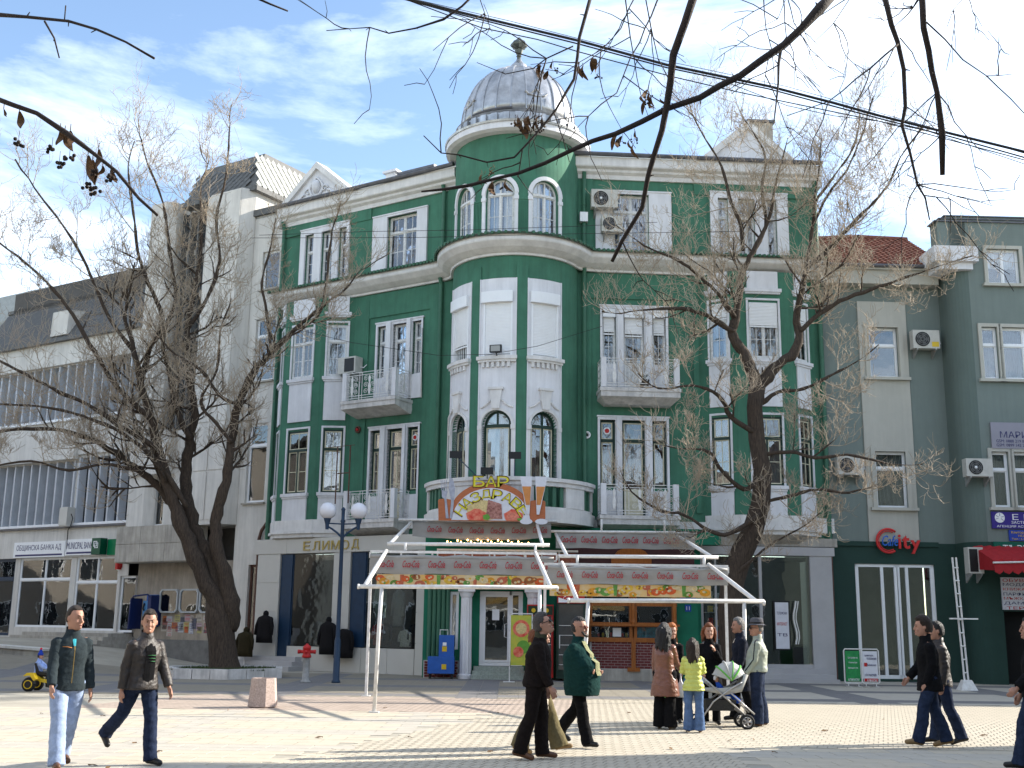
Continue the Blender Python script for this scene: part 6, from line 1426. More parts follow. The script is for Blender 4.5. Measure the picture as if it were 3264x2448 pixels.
# ---- materials for clothes
JEANL = cloth('faded light jeans', (.30, .38, .55), var=.25, sc=12); JEAND = cloth('dark blue jeans', (.02, .03, .06), var=.4, sc=12); JEANM = cloth('mid blue jeans', (.09, .15, .28), var=.3, sc=12)
BLKC = cloth('black cloth', (.007, .007, .008), var=.3); BRNB = cloth('brown black suede', (.014, .010, .009), .9, var=.3); LEATH = mat('black worn leather', (.014, .012, .012), .55, .3, 14, .3, 60, col2=(.03, .02, .014), spec=.5)
SLATEJ = cloth('slate grey softshell', (.028, .038, .043), var=.2); TRK = cloth('dark grey brown trousers', (.03, .028, .026)); GRNW = cloth('bottle green wool', (.008, .035, .032), var=.2, sc=30)
KNIT = cloth('olive cream knit', (.30, .30, .17), var=.35, sc=60, bump=.8, bs=120); BRL = mat('brown glossy leather', (.17, .065, .04), .33, .25, 9, .3, 50, spec=.5); YELJ = mat('lime yellow quilted nylon', (.52, .55, .13), .5, .15, 10, .15, 60)
SAGE = mat('pale sage nylon', (.30, .33, .27), .6, .1, 9, .15, 60); NAVYC = cloth('dark navy wool', (.014, .017, .028)); HAIRK = mat('black hair', (.008, .007, .007), .62, .3, 60, .8, 90, spec=.5, stretch=(4, 4, .6)); HAIRB = mat('dark brown hair', (.03, .018, .012), .5, .3, 60, .8, 90, stretch=(4, 4, .6)); HAIRR = mat('reddish auburn hair', (.20, .06, .02), .5, .35, 50, .8, 90, stretch=(4, 4, .6)); HAIRG = mat('greying hair', (.20, .19, .18), .55, .35, 60, .8, 90, stretch=(4, 4, .6)); HAIRS = mat('salt and pepper hair', (.07, .06, .055), .5, .35, 60, .8, 90, stretch=(4, 4, .6))
SHB = mat('brown leather shoe', (.10, .045, .022), .4, .2, 9, .1); SHK = mat('black leather shoe', (.012, .011, .011), .35, .2, 9, .1); TAN = mat('tan leather shoe', (.22, .14, .06), .45, .2, 9, .1); GREYF = cloth('grey felt', (.10, .10, .11), var=.2); CYANS = cloth('turquoise shirt', (.05, .35, .42)); KHAKI = cloth('khaki corduroy', (.14, .115, .06)); CREAMC = cloth('cream cloth', (.55, .48, .40)); OLIVE = cloth('olive knit collar', (.05, .05, .03))
# 1 young man in slate jacket
p = Person('young man in slate grey jacket and pale jeans looking aside at the left', (-5.15, 13.72), 216, 1.80, legs=((-16, 18), (16, 5)), arms=((-6, 12, 12, 0), (14, 10, 18, 0)), head=(26, 2), lean=2)
p.hair(HAIRB, 'crew'); p.trousers(JEANL, loose=.022); p.coat(SLATEJ, hem=-.08, loose=.022); p.shoes(SHB); p.front(CYANS, .42, .56, .012, .03, out=.012); p.front(mat('brass zip', (.3, .2, .06), .4, 0, 1, 0, metal=.6), -.05, .44, .004, .004, name='zip', out=.012)
b = MB(); b.tube([p.at(.40, .137, .03), p.at(.41, .134, .08), p.at(.412, .120, .13)], .0035, 5); p.add('chest_piping', b, mat('orange piping', (.45, .16, .03), .6, 0, 1, 0), rm=False)
# 2 young man in black leather
p = Person('young man in black leather jacket and black T-shirt striding beside the grey jacket', (-4.42, 14.15), 228, 1.76, legs=((12, 5), (-30, 30)), arms=((6, 16, 14, 0), (-12, 10, 10, 0)), head=(-26, 4), lean=3)
p.hair(HAIRB); p.trousers(JEAND, loose=.016); p.coat(LEATH, hem=-.07, loose=.03); p.shoes(SHK); p.front(BLKC, .0, .52, .07, .06, out=.016)
b = MB()
for k in range(3): b.tube([p.at(.34-.035*k, .162, -.05), p.at(.342-.035*k, .166, 0), p.at(.34-.035*k, .162, .05-.02*k)], .004, 4)
p.add('shirt_print', b, mat('green shirt print', (.03, .16, .05), .6, 0, 1, 0), rm=False)
# 3 man in dark brown jacket with sunglasses
p = Person('man in dark brown jacket and wraparound sunglasses with bowed head, nearest the middle', (.36, 15.2), 262, 1.78, legs=((9, 9), (-7, 12)), arms=((2, 6, 8, 0), (10, 8, 14, 0)), head=(-8, -20), lean=5, fat=.25)
p.hair(HAIRS, vol=.08); p.shades(); p.trousers(BRNB, loose=.022); p.coat(BRNB, hem=-.06, loose=.03, fur=OLIVE); p.shoes(SHB)
# 4 walking woman hidden behind him
p = Person('walker in khaki trousers almost hidden behind the man in dark brown', (.42, 15.9), 266, 1.64, legs=((21, 3), (-13, 12)), arms=((8, 4, 16, 0), (-4, 6, 12, 0)), head=(0, -4), fem=True)
p.hair(HAIRR, length=.16); p.trousers(KHAKI, loose=.03, flare=.03); p.coat(CREAMC, hem=-.4, loose=.01); p.shoes(TAN)
# 5 stout man in green coat
p = Person('stout bearded man in bottle green coat with sunglasses and clasped hands', (1.02, 16.85), 236, 1.76, legs=((-14, 30), (14, 2)), arms=((12, 2, 62, 44), (14, 2, 58, 42)), head=(12, 2), lean=-2, fat=1.0)
p.hair(HAIRK); p.shades(mat('amber sunglasses', (.12, .03, .02), .2, 0, 1, 0)); p.trousers(BLKC, loose=.02); p.coat(GRNW, hem=-.22, loose=.025); p.front(KNIT, .05, .53, .06, .05, name='sweater', out=.012); p.shoes(SHK)
b = MB(); b.tube([p.h(-.06, .055, -.05), p.h(-.045, .09, -.09), p.h(0, .108, -.108), p.h(.045, .09, -.09), p.h(.06, .055, -.05)], [.014, .018, .02, .018, .014], 8); b.tube([p.h(-.025, .1, -.052), p.h(0, .112, -.048), p.h(.025, .1, -.052)], .006, 6); p.add('beard', b, HAIRK, rm=False)
# 6 woman in brown leather coat, seen from behind
p = Person('woman with long black curls in brown leather coat seen from behind', (2.66, 19.9), -22, 1.68, legs=((2, 2), (-2, 2)), arms=((4, 8, 20, 0), (16, 10, 44, 0)), head=(-14, 0), fem=True, fat=.35)
p.hair(HAIRK, length=.40, vol=.14); p.trousers(BLKC, loose=.03, flare=.015); p.coat(BRL, hem=-.38, loose=.02, flare=.05, fur=cloth('beige fur trim', (.42, .36, .25), bump=.8)); p.shoes(mat('brown heeled shoe', (.05, .03, .012), .4, .1, 9, 0), heel=1)
b = MB(); loft(b, [(p.at(.165), .168, .136), (p.at(.20), .166, .136)], 22); p.add('belt', b, BRL, rm=False)
hand6 = p.root.matrix_basis @ (p.J['wr1']*p.k)
# 7 woman with orange hair
p = Person('woman with short orange hair half hidden behind the brown leather coat', (2.98, 21.2), 170, 1.68, arms=((10, 4, 30, 0), (10, 4, 30, 0)), head=(20, 0), fem=True)
p.hair(mat('orange hair', (.42, .13, .03), .5, .3, 50, .8, 90), vol=.16); p.trousers(BLKC); p.coat(BLKC, hem=-.4); p.shoes(SHK)
# 8 woman facing the viewer
p = Person('woman with auburn shoulder-length hair in black coat, hand raised to her chin', (3.62, 21.0), 176, 1.69, arms=((22, 6, 118, 26), (6, 6, 30, 10)), head=(4, 0), fem=True, fat=.3)
p.hair(HAIRR, length=.26, vol=.13); p.trousers(BLKC); p.coat(BLKC, hem=-.36, loose=.03, flare=.02); p.shoes(SHK)
# 9 girl in yellow jacket
p = Person('girl with long brown hair in lime yellow quilted jacket seen from behind', (3.06, 19.35), -6, 1.46, legs=((2, 2), (-2, 2)), arms=((26, 12, 60, 20), (26, 12, 60, 20)), head=(-6, 0), fem=True)
p.hair(HAIRB, length=.42); p.trousers(JEANM, flare=.025, loose=.018); p.coat(YELJ, hem=-.14, loose=.035, flare=.02, puffy=.012); p.shoes(SHB)
# 10 man with moustache
p = Person('grey-haired man with moustache in long dark navy coat', (4.32, 21.7), 96, 1.80, legs=((-6, 8), (8, 2)), arms=((6, 5, 12, 0), (6, 5, 12, 0)), head=(6, 0))
p.hair(HAIRG, vol=.05); p.trousers(BLKC, loose=.02); p.coat(NAVYC, hem=-.42, loose=.03); p.shoes(SHK); p.front(CREAMC, .42, .56, .02, .035, out=.014)
b = MB(); b.tube([p.h(-.028, .1, -.054), p.h(0, .113, -.047), p.h(.028, .1, -.054)], [.005, .009, .005], 6); p.add('moustache', b, HAIRS, rm=False)
# 11 man in hat
p = Person('man in grey felt hat and pale sage jacket beside the pushchair', (4.42, 20.75), 74, 1.76, legs=((2, 3), (-3, 3)), arms=((12, 8, 22, 0), (2, 6, 10, 0)), head=(14, 0), fat=.3, lean=-3)
p.hair(HAIRG, 'crew'); p.shades(); p.trousers(JEAND, loose=.035); p.coat(SAGE, hem=-.02, loose=.04, cuff=.03); p.shoes(SHB)
b = MB(); R = []
for z, rx, ry in ((.052, .135, .15), (.046, .14, .155), (.055, .12, .13), (.07, .092, .112), (.12, .088, .108), (.155, .08, .095), (.165, .05, .065), (.15, .02, .03)): R.append([p.h(rx*math.cos(2*math.pi*j/20), -.008+ry*math.sin(2*math.pi*j/20), z+.01) for j in range(20)])
b.rings(R); ht = p.add('hat', b, GREYF, rm=False); b = MB(); b.rings([[p.h(.095*math.cos(2*math.pi*j/20), -.008+.115*math.sin(2*math.pi*j/20), z) for j in range(20)] for z in (.08, .105)], cap=False); p.add('hat_band', b, BLACK, rm=False, parent=ht)
b = MB(); sh = p.J['sh0']; el = p.J['el0']; wr = p.J['wr0']; b.tube([p.at(.53, 0, -.12), sh+V3(-.07, .03, .04), el+V3(-.075, .01, 0), wr+V3(-.062, .02, .02)], [(.004, .022)]*4, 6); p.add('sleeve_stripe', b, NAVYC, rm=False)
# 12 man striding at the right
p = Person('man in black coat with windblown brown hair striding left at the right', (6.25, 17.35), 84, 1.82, legs=((17, 4), (-8, 14)), arms=((-4, 6, 22, 10), (12, 6, 30, 10)), head=(2, 2), lean=2)
p.hair(HAIRB, vol=.16); p.trousers(JEAND, loose=.02); p.coat(BLKC, hem=-.17, loose=.035, flare=.01); p.shoes(TAN)
p = Person('dark-haired companion in black leather walking behind the striding man', (6.64, 17.95), 84, 1.76, legs=((-9, 14), (10, 6)), arms=((-4, 6, 16, 0), (8, 6, 16, 0)), head=(0, 0))
p.hair(HAIRK); p.trousers(JEAND, loose=.02); p.coat(LEATH, hem=-.1, loose=.03); p.shoes(SHK)
# 14 partly visible at the right edge
p = Person('person in black jacket cut off by the right edge of the view', (6.47, 14.3), 80, 1.80, legs=((-8, 12), (20, 10)), arms=((20, 14, 30, 0), (6, 10, 20, 0)))
p.hair(HAIRK); p.trousers(JEAND, loose=.03); p.coat(BLKC, hem=-.08, loose=.05); p.shoes(SHK)
# small child on toy tractor
p = Person('small child in pale blue jacket and bobble hat riding the toy tractor', (-11.28, 28.1), -88, .98, legs=((78, 70), (78, 70)), arms=((50, 8, 20, 6), (50, 8, 20, 6)), head=(0, 0), sit=.42, base=gz(-11, 28))
p.hair(HAIRB); p.trousers(cloth('dark toddler trousers', (.03, .028, .025)), loose=.03); p.coat(cloth('pale blue padded jacket', (.28, .38, .68)), hem=-.04, loose=.05); p.shoes(SHB)
b = MB(); R = []
for z, r in ((.02, .09), (.06, .095), (.1, .085), (.14, .06), (.2, .05), (.24, .03)): R.append([p.h(r*math.cos(2*math.pi*j/16), -.005+1.15*r*math.sin(2*math.pi*j/16), z) for j in range(16)])
b.rings(R); ht = p.add('bobble_hat', b, cloth('blue knit', (.02, .05, .35)), rm=False); b = MB(); b.ball(p.h(0, 0, .27), .05, 10, 6); p.add('bobble', b, cloth('red wool', (.6, .02, .03)), rm=False, parent=ht)
# ================================================================== street furniture and small things
def awning(label, x0, x1, yf, zf, yc, zc, xc0, xc1, barx, vlab, food_label, postsF, postsC, seed, yw=36.3, zw=4.9, xw0=0, xw1=1, armsU=(), valU=None):
    rnd = random.Random(seed)
    t = thing('awning_structure', label, 'awning frame', ((x0+x1)/2, yc, 0), group='white steel awning frames before the bar')
    s = MB(); s.tube([(x0, yf, zf), (x1, yf, zf+.03)], .042, 10)
    for x in (x0-.0, x1-.0): s.tube([(x-.02, yf, zf), (x+.02, yf, zf)], .05, 8)
    s.build('front_bar', METALW, t, smooth=True)
    for (xa, ya, za, xb, yb, zb) in armsU+(): s = MB(); s.tube([(xa, ya, za), ((xa+xb)/2, (ya+yb)/2, (za+zb)/2), (xb, yb, zb)], [.045, .05, .042], 10); s.build('folding_arm', METALW, t, smooth=True)
    for (x, bend) in postsF: s = MB(); s.tube([(x, yf, zf), (x+bend*.5, yf, zf*.62), (x+bend, yf, 0)], .038, 8); s.build('post', METALW, t, smooth=True); s = MB(); s.box3((x+bend, yf, .015), (.09, .09, .015)); s.build('foot_plate', METALW, t)
    for x in postsC: s = MB(); s.tube([(x, yc, zc-.2), (x, yc, 0)], .045, 4); s.build('post', METALW, t); s = MB(); s.box3((x, yc, .012), (.1, .1, .012)); s.build('foot_plate', METALW, t)
    s = MB(); s.box3(((xc0+xc1)/2, yc, zc), ((xc1-xc0)/2, .03, .03)); s.box3(((xc0+xc1)/2, yc+.02, zc-.17), ((xc1-xc0)/2, .025, .02))
    for k in range(7): x = xc0+(xc1-xc0)*k/6; s.box3((x, yc+.01, zc-.085), (.022, .02, .07))
    s.build('cassette_frame', METALW, t)
    s = MB(); s.tube([(barx[0], yc+.15, zc+.2), (barx[1], yc+.15, zc+.22)], .045, 10)
    for x in (barx[0]+.45, barx[1]-.35): s.box3((x, yc+.1, zc+.1), (.03, .05, .12))
    s.build('rear_bar', METALW, t, smooth=True)
    return t
COKE = mat('red script print', (.32, .012, .022), .6, 0, 1, 0); LGT = mat('grey light print', (.20, .20, .21), .6, 0, 1, 0)
TARP = mat('grey vinyl awning cloth', (.27, .265, .25), .55, .12, 2, .15, 12)
def valance(parent_label, x0, x1, y, ztop, zbot, n, tx, seed, tail=.0, m=None, group='grey awning valances', sag=.0, cyc=3):
    rnd = random.Random(seed); F = FY(y); t = thing('awning_cloth', parent_label, 'awning', ((x0+x1)/2, y, zbot), group=group)
    s = MB(); N_ = 60; zz = 6; pts = []
    sg = lambda f: sag*math.sin(math.pi*f)
    for i in range(N_+1):
        f = i/N_; col = []
        for j in range(zz+1):
            g_ = j/zz; col.append((x0+(x1-x0)*f+tail*(1 if f > .5 else -1)*g_*0, y-.012*math.sin(f*cyc*6.28+1)*g_-.02*noise.noise(Vector((f*9, g_*2, seed))), ztop+(zbot-ztop)*g_-sg(f)*g_+.012*math.sin(f*19+seed)*g_))
        pts.append(col)
    for i in range(N_):
        for j in range(zz): s.quad(pts[i][j], pts[i+1][j], pts[i+1][j+1], pts[i][j+1])
    s.build('valance', TARP, t, smooth=True, fixn=False)
    s = MB(); s.tube([(x0+(x1-x0)*i/20, y+.05, ztop+.03+.015*math.sin(i*1.3+seed)) for i in range(21)], [.055+.012*math.sin(i*2.1) for i in range(21)], 8); s.build('rolled_cloth', TARP, t, smooth=True, fixn=False)
    for k in range(n):
        x = tx[0]+(tx[1]-tx[0])*k/max(1, n-1); z = (ztop+zbot)/2+.05-sg((x-x0)/(x1-x0))*.5; w = (ztop-zbot)*1.1
        text('Coca-Cola', t, F, x, z, .045, w, w*.42, COKE, shear=.45, bold=.012, name='lettering'); text('light', t, F, x+w*.2, z-w*.25, .045, w*.42, w*.16, LGT, shear=.4, name='lettering')
    return t
ARMD = lambda xa, ya, za, xb, yb, zb: (xa, ya, za, xb, yb, zb)
awning('left white awning frame with bent front post before the bar entrance', -2.98, .95, 22.75, 2.40, 27.8, 3.40, -3.39, 1.14, (-3.0, .97), '', '', [(-2.52, -.06), (.6, 0)], [-3.36, .86], 1,
       armsU=(ARMD(-3.0, 27.8, 3.42, -2.86, 22.8, 2.42), ARMD(.62, 27.8, 3.42, .82, 22.8, 2.42), ARMD(-3.15, 36.2, 4.85, -2.98, 28.3, 3.62), ARMD(.85, 36.2, 4.85, .82, 28.3, 3.62)))
awning('right white awning frame whose post stands by the pushchair', 1.14, 4.9, 22.2, 2.17, 27.2, 3.12, .82, 5.18, (1.16, 4.98), '', '', [(1.52, -.1), (4.52, -.03)], [.84, 5.11], 2,
       armsU=(ARMD(1.24, 27.2, 3.16, 1.3, 22.25, 2.2), ARMD(4.72, 27.2, 3.16, 4.76, 22.25, 2.2), ARMD(1.45, 36.2, 4.55, 1.36, 27.5, 3.36), ARMD(5.3, 36.2, 4.55, 4.85, 27.5, 3.36)))
valance('grey cloth valance with red script above the left food banner', -3.38, 1.07, 27.72, 3.24, 2.87, 7, (-3.0, .72), 1)
valance('grey cloth valance with red script above the right food banner', .9, 5.15, 27.1, 3.0, 2.66, 7, (1.3, 4.85), 2)
valance('upper grey valance sagging beneath the round terrace over the string lights', -3.1, 1.3, 36.2, 4.83, 4.42, 6, (-2.4, .95), 3, sag=.1)
valance('upper grey valance beneath the right lower balcony', 1.45, 5.85, 36.1, 4.55, 4.1, 6, (1.85, 5.1), 4)
for lab, x0, x1, y, z in (('white steel tube carrying the upper left valance', -3.55, 1.5, 36.15, 4.93), ('white steel tube carrying the upper right valance', 1.3, 6.0, 36.1, 4.62)):
    s = MB(); s.tube([(x0, y, z), (x1, y, z+.02)], .04, 8)
    if x0 > 0:
        for x in (2.9, 4.9): s.tube([(x, y, z), (x, y, z+.4)], .035, 8)
    tag(s.build('support_tube', METALW, None, smooth=True), lab, 'tube')
# printed food banners
FC = [mat('food print %d' % i, c, .5, .3, 14, 0, col2=tuple(x*.6 for x in c)) for i, c in enumerate([(.60, .10, .02), (.62, .28, .02), (.60, .50, .30), (.10, .22, .03), (.30, .10, .03), (.45, .12, .06), (.12, .30, .06), (.65, .42, .05)])]
def banner(lab, x0, x1, y, z0, z1, seed):
    rnd = random.Random(seed); F = FY(y); t = thing('food_banner', lab, 'banner', ((x0+x1)/2, y, z0), group='printed food banners')
    s = MB(); s.box(F, x0, x1, -.004, 0, z0, z1); s.build('sheet', mat('warm banner vinyl', (.55, .33, .08), .5, .3, 3, 0, col2=(.5, .42, .28)), t)
    x = x0+.08; k = 0
    while x < x1-.1:
        r = rnd.uniform(.06, .12); zc = rnd.uniform(z0+r*.5, z1-r*.4); c = rnd.randrange(8); d = .003+.002*(k % 4)
        def disc(cx_, cz, rx, rz, m, dd, n=12):
            P = [(cx_+rx*math.cos(2*math.pi*j/n), min(z1-.002, max(z0+.002, cz+rz*math.sin(2*math.pi*j/n)))) for j in range(n)]; q = MB(); q.prism(F, P, dd-.001, dd); q.build('printed_fruit', m, t)
        if k % 9 == 6:
            q = MB(); q.prism(F, [(x-.05, z1-.01), (x+.05, z1-.01), (x+.035, z0+.02), (x-.035, z0+.02)], d-.001, d); q.build('printed_glass', FC[6 if k % 2 else 5], t)
        else:
            disc(x, zc, r*1.15, r*.8, FC[c], d)
            for j in range(2 if r < .09 else 3): disc(x+rnd.uniform(-.5, .5)*r, zc+rnd.uniform(-.3, .35)*r, r*.3, r*.25, FC[2 if j else (c+5) % 8], d+.0015+.0005*j, 7)
        x += r*1.05; k += 1
banner('long printed food banner under the left frame valance', -3.2, .85, 27.74, 2.55, 2.86, 5)
banner('long printed food banner under the right frame valance', .95, 4.75, 27.14, 2.38, 2.66, 6)
# menu sign over the entrance, red panels with string lights above
mp_ = thing('panel_sign', 'row of red lit-box panels over the bar entrance behind the left frame', 'sign', (-.2, 36.9, 3.6))
for k in range(8):
    x = -2.3+k*.56; s = MB(); s.box(FY(36.9), x, x+.5, -.1, 0, 3.42, 3.98); q = s.build('red_panel', mat('dark red panel', (.16, .02, .02), .5, .4, 12, 0, col2=(.3, .12, .06)), mp_)
    s = MB(); s.box(FY(36.9), x-.05, x-.01, -.1, .02, 3.38, 4.02); s.build('divider', METALW, mp_)
s = MB(); s.box(FY(36.9), -2.35, 2.2, -.12, .03, 4.02, 4.08); s.box(FY(36.9), -2.35, 2.2, -.12, .03, 3.34, 3.40); s.build('rail', METALW, mp_)
BULB = mat('lit amber bulb', (.9, .5, .15), .4, 0, 1, 0, emit=(1, .55, .16, 9))
sl_ = thing('string_lights', 'string of small lit amber bulbs under the upper left valance', 'lights', (-.5, 36.2, 4.3))
rnd = random.Random(8)
for k in range(30):
    f = k/29; x = -2.3+3.1*f; z = 4.32-.12*(abs(f-.5)*2)**3-.05*(k % 3); s = MB(); s.ball((x, 36.15, z), (.022, .022, .03), 6, 4); s.build('bulb', BULB, sl_)
s = MB(); s.tube([(-2.3+3.1*k/20, 36.15, 4.37-.12*(abs(k/20-.5)*2)**3) for k in range(21)], .005, 4); s.build('wire', BLACK, sl_)
# food sign on the terrace
sg = thing('bar_sign', 'arched wooden-look sign reading БАР НАЗДРАВЕ on the round terrace', 'sign', (-.6, 35.7, 4.85))
F = FY(35.75); cx_ = -.6
ORW = mat('orange plank print', (.42, .13, .05), .55, .25, 4, .02, stretch=(1, 1, 12)); YLT = mat('yellow letter', (.62, .55, .03), .5, 0, 1, 0); BRO = mat('brown letter edge', (.12, .05, .01), .5, 0, 1, 0); WHS = mat('white sign print', (.62, .62, .66), .5, .08, 6, 0)
def arc(cx0, cz0, rx, rz, a0_, a1_, n=20): return [(cx0+rx*math.cos(rad(a0_+(a1_-a0_)*k/n)), cz0+rz*math.sin(rad(a0_+(a1_-a0_)*k/n))) for k in range(n+1)]
s = MB(); s.prism(F, [(-2.25, 4.88), (1.08, 4.88), (1.1, 5.0), (1.1, 5.5), (1.05, 5.55), (.85, 5.57)]+arc(cx_, 5.1, 1.3, 1.0, 25, 155)+[(-2.05, 5.57), (-2.25, 5.55), (-2.28, 5.5)], 0, .06); s.build('board', ORW, sg)
s = MB(); s.prism(F, [(-1.85, 4.9), (.65, 4.9)]+arc(cx_, 4.9, 1.22, 1.02, 5, 175), .06, .075); s.build('white_arch', WHS, sg)
s = MB()
for k in range(3): pass
def blob(x, z, rx, rz, m, d, n=14, nm='printed_food'): q = MB(); q.prism(F, [(x+rx*math.cos(2*math.pi*j/n)*(1+.12*math.sin(j*2.3)), max(4.9, z+rz*math.sin(2*math.pi*j/n)*(1+.1*math.cos(j*1.7)))) for j in range(n)], d-.004, d); q.build(nm, m, sg)
RT = mat('tomato red print', (.55, .03, .02), .35, .35, 9, 0, col2=(.7, .25, .15)); SP = mat('spaghetti print', (.62, .48, .22), .5, .3, 20, 0); MT = mat('meat print', (.14, .03, .025), .5, .5, 14, 0, col2=(.5, .25, .2)); LG = mat('leaf print', (.12, .3, .04), .5, .2, 9, 0)
blob(-.85, 5.2, .55, .32, SP, .08); blob(-1.05, 5.03, .34, .22, RT, .085); blob(.1, 5.03, .30, .22, RT, .085); blob(.08, 5.02, .2, .13, mat('tomato flesh', (.65, .2, .13), .4, .3, 18, 0), .09)
for k in range(4): q = MB(); q.prism(F, [(-.78+.13*k, 4.95), (-.64+.13*k, 4.95), (-.58+.10*k, 5.5-.03*k), (-.70+.10*k, 5.55-.03*k)], .088, .094+.002*k); q.build('printed_food', MT, sg)
for k in range(5): blob(-.75+.05*math.cos(k*1.3), 5.0+.05*math.sin(k*1.3), .07, .05, LG, .1+.001*k, 8)
blob(.3, 4.94, .09, .05, LG, .1, 8)
for ch, x in zip('БАР', (-1.0, -.62, -.24)): text(ch, sg, F, x, 6.12, .02, .41, .39, BRO, 'letter', ext=.05); text(ch, sg, F, x, 6.12, .07, .35, .33, YLT, 'letter', ext=.012)
for k, ch in enumerate('НАЗДРАВЕ'):
    a = rad(157-19.2*k); text(ch, sg, F, cx_+1.0*math.cos(a)*1.05, 4.88+.84*math.sin(a), .076, .33, .33, BRO, 'letter', ext=.01, rot=(a-math.pi/2)*.85); text(ch, sg, F, cx_+1.0*math.cos(a)*1.05, 4.88+.84*math.sin(a), .088, .27, .28, YLT, 'letter', ext=.008, rot=(a-math.pi/2)*.85)
SIL = mat('silver cutlery print', (.35, .36, .42), .35, .25, 9, 0)
q = MB(); q.prism(F, [(-2.02, 4.95), (-1.93, 4.95), (-2.02, 5.6), (-1.98, 5.8), (-2.18, 5.84), (-2.16, 5.62), (-2.08, 5.55)], .062, .08)
for k in range(4): q.prism(F, [(-2.19+.055*k, 5.84-.01*k), (-2.165+.055*k, 5.84-.01*k), (-2.19+.055*k, 6.15), (-2.215+.055*k, 6.15)], .062, .08)
q.build('fork', SIL, sg); q = MB(); q.prism(F, [(-1.9, 4.95), (-1.82, 4.95), (-1.78, 5.5), (-1.75, 5.9), (-1.83, 6.2), (-1.93, 6.25), (-1.96, 5.9), (-1.87, 5.5)], .062, .08); q.build('knife', SIL, sg)
GLB = mat('beer print', (.55, .22, .06), .4, .15, 5, 0)
for x, tl in ((.42, -.08), (.66, .16)):
    q = MB(); q.prism(F, [(x+.12+tl*.3, 5.1), (x+.2+tl*.3, 5.1), (x+.34+tl, 6.3), (x-.05+tl, 6.3)], .08+.01*(tl > 0), .1+.01*(tl > 0)); g1 = q.build('beer_glass', WHS, sg)
    q = MB(); q.prism(F, [(x+.1+tl*.4, 5.4), (x+.22+tl*.4, 5.4), (x+.29+tl*.85, 5.98), (x+.01+tl*.85, 5.98)], .112, .114); q.build('beer', GLB, g1)
    q = MB(); q.prism(F, arc(x+.16+tl, 4.88, .2, .09, 0, 360, 14)[:-1], .09, .112+.004*(tl > 0)); q.build('glass_foot', WHS, sg)
for x, y_, a, lab in ((-1.75, 35.95, 1, 'left black floodlight on a slanted arm above the bar sign'), (.12, 35.95, 0, 'right black floodlight standing above the bar sign'), (-.75, 35.8, 0, 'low middle black floodlight right above the lettering')):
    z = 6.95 if a or x > 0 else 6.42; t = thing('floodlight', lab, 'floodlight', (x, y_, 6.3), group='floodlights above the bar sign')
    s = MB(); s.tube([(x+(.75 if a else 0), y_+.1, 6.25), (x, y_-.15, z)], .018, 6); s.build('arm', BLUEST, t); s = MB(); s.rings([[(x-.2, y_-.3, z-.1), (x+.2, y_-.3, z-.1), (x+.2, y_-.3, z+.13), (x-.2, y_-.3, z+.13)], [(x-.13, y_-.08, z-.05), (x+.13, y_-.08, z-.05), (x+.13, y_-.08, z+.09), (x-.13, y_-.08, z+.09)]]); s.build('housing', BLACK, t)
# floodlight at the shutter, round vents, house number plate
t = thing('floodlight', 'small floodlight on sill below the middle closed shutter', 'floodlight', TW(-.55, .3, 10.6)); s = MB(); s.box(TW, -.75, -.4, .25, .38, 10.5, 10.75); s.build('housing', BLACK, t); s = MB(); s.box(TW, -.71, -.44, .38, .39, 10.53, 10.72); s.build('lens', mat('floodlight lens', (.3, .3, .28), .2, 0, 1, 0), t); s = MB(); s.tube([TW(-.57, .2, 10.42), TW(-.57, .3, 10.5)], .02, 5); s.build('bracket', BLACK, t)
for F_, u, z, lab in ((RW, .38, 8.1, 'round white wall vent between tower and lower balcony window'), (LW, 4.45, 8.75, 'small dark red wall siren left of the lower balcony window')):
    t = thing('wall_vent', lab, 'vent', F_(u, .05, z)); s = MB(); c = F_(u, 0, z); R = [[F_(u+r*math.cos(2*math.pi*j/14), d, z+r*math.sin(2*math.pi*j/14)) for j in range(14)] for r, d in ((.13, .05), (.13, .12), (.1, .14), (.06, .1))]; s.rings(R); s.build('ring', PVC if F_ is RW else RUST, t); s = MB(); s.ball(F_(u, .12, z), .055, 8, 5); s.build('centre', BLACK if F_ is RW else REDP, t)
t = thing('security_box', 'small white box hung between tower and upper air conditioner', 'box', RW(.35, .15, 15.9)); s = MB(); s.box(RW, .12, .4, .05, .28, 15.75, 16.1); s.build('casing', PVC, t)
nb = thing('street_plate', 'blue enamel plate ПЛОЩАД ТРАКИЯ on the bright green pier', 'sign', (5.8, 37.2, 2.6)); F = FY(37.6); s = MB(); s.box(F, 5.56, 6.08, .0, .02, 2.48, 2.76); s.build('plate', mat('enamel blue', (.01, .06, .30), .3, .1, 3, 0), nb); text('ПЛОЩАД', nb, F, 5.82, 2.67, .022, .26, .06, PVC); text('ТРАКИЯ', nb, F, 5.82, 2.56, .022, .42, .09, PVC)
nb = thing('number_plate', 'small blue house number 11 under the street plate', 'sign', (5.8, 37.2, 2.3)); s = MB(); s.box(F, 5.72, 5.92, .0, .02, 2.2, 2.42); s.build('plate', MATS['enamel blue'], nb); text('11', nb, F, 5.82, 2.31, .022, .1, .12, PVC)
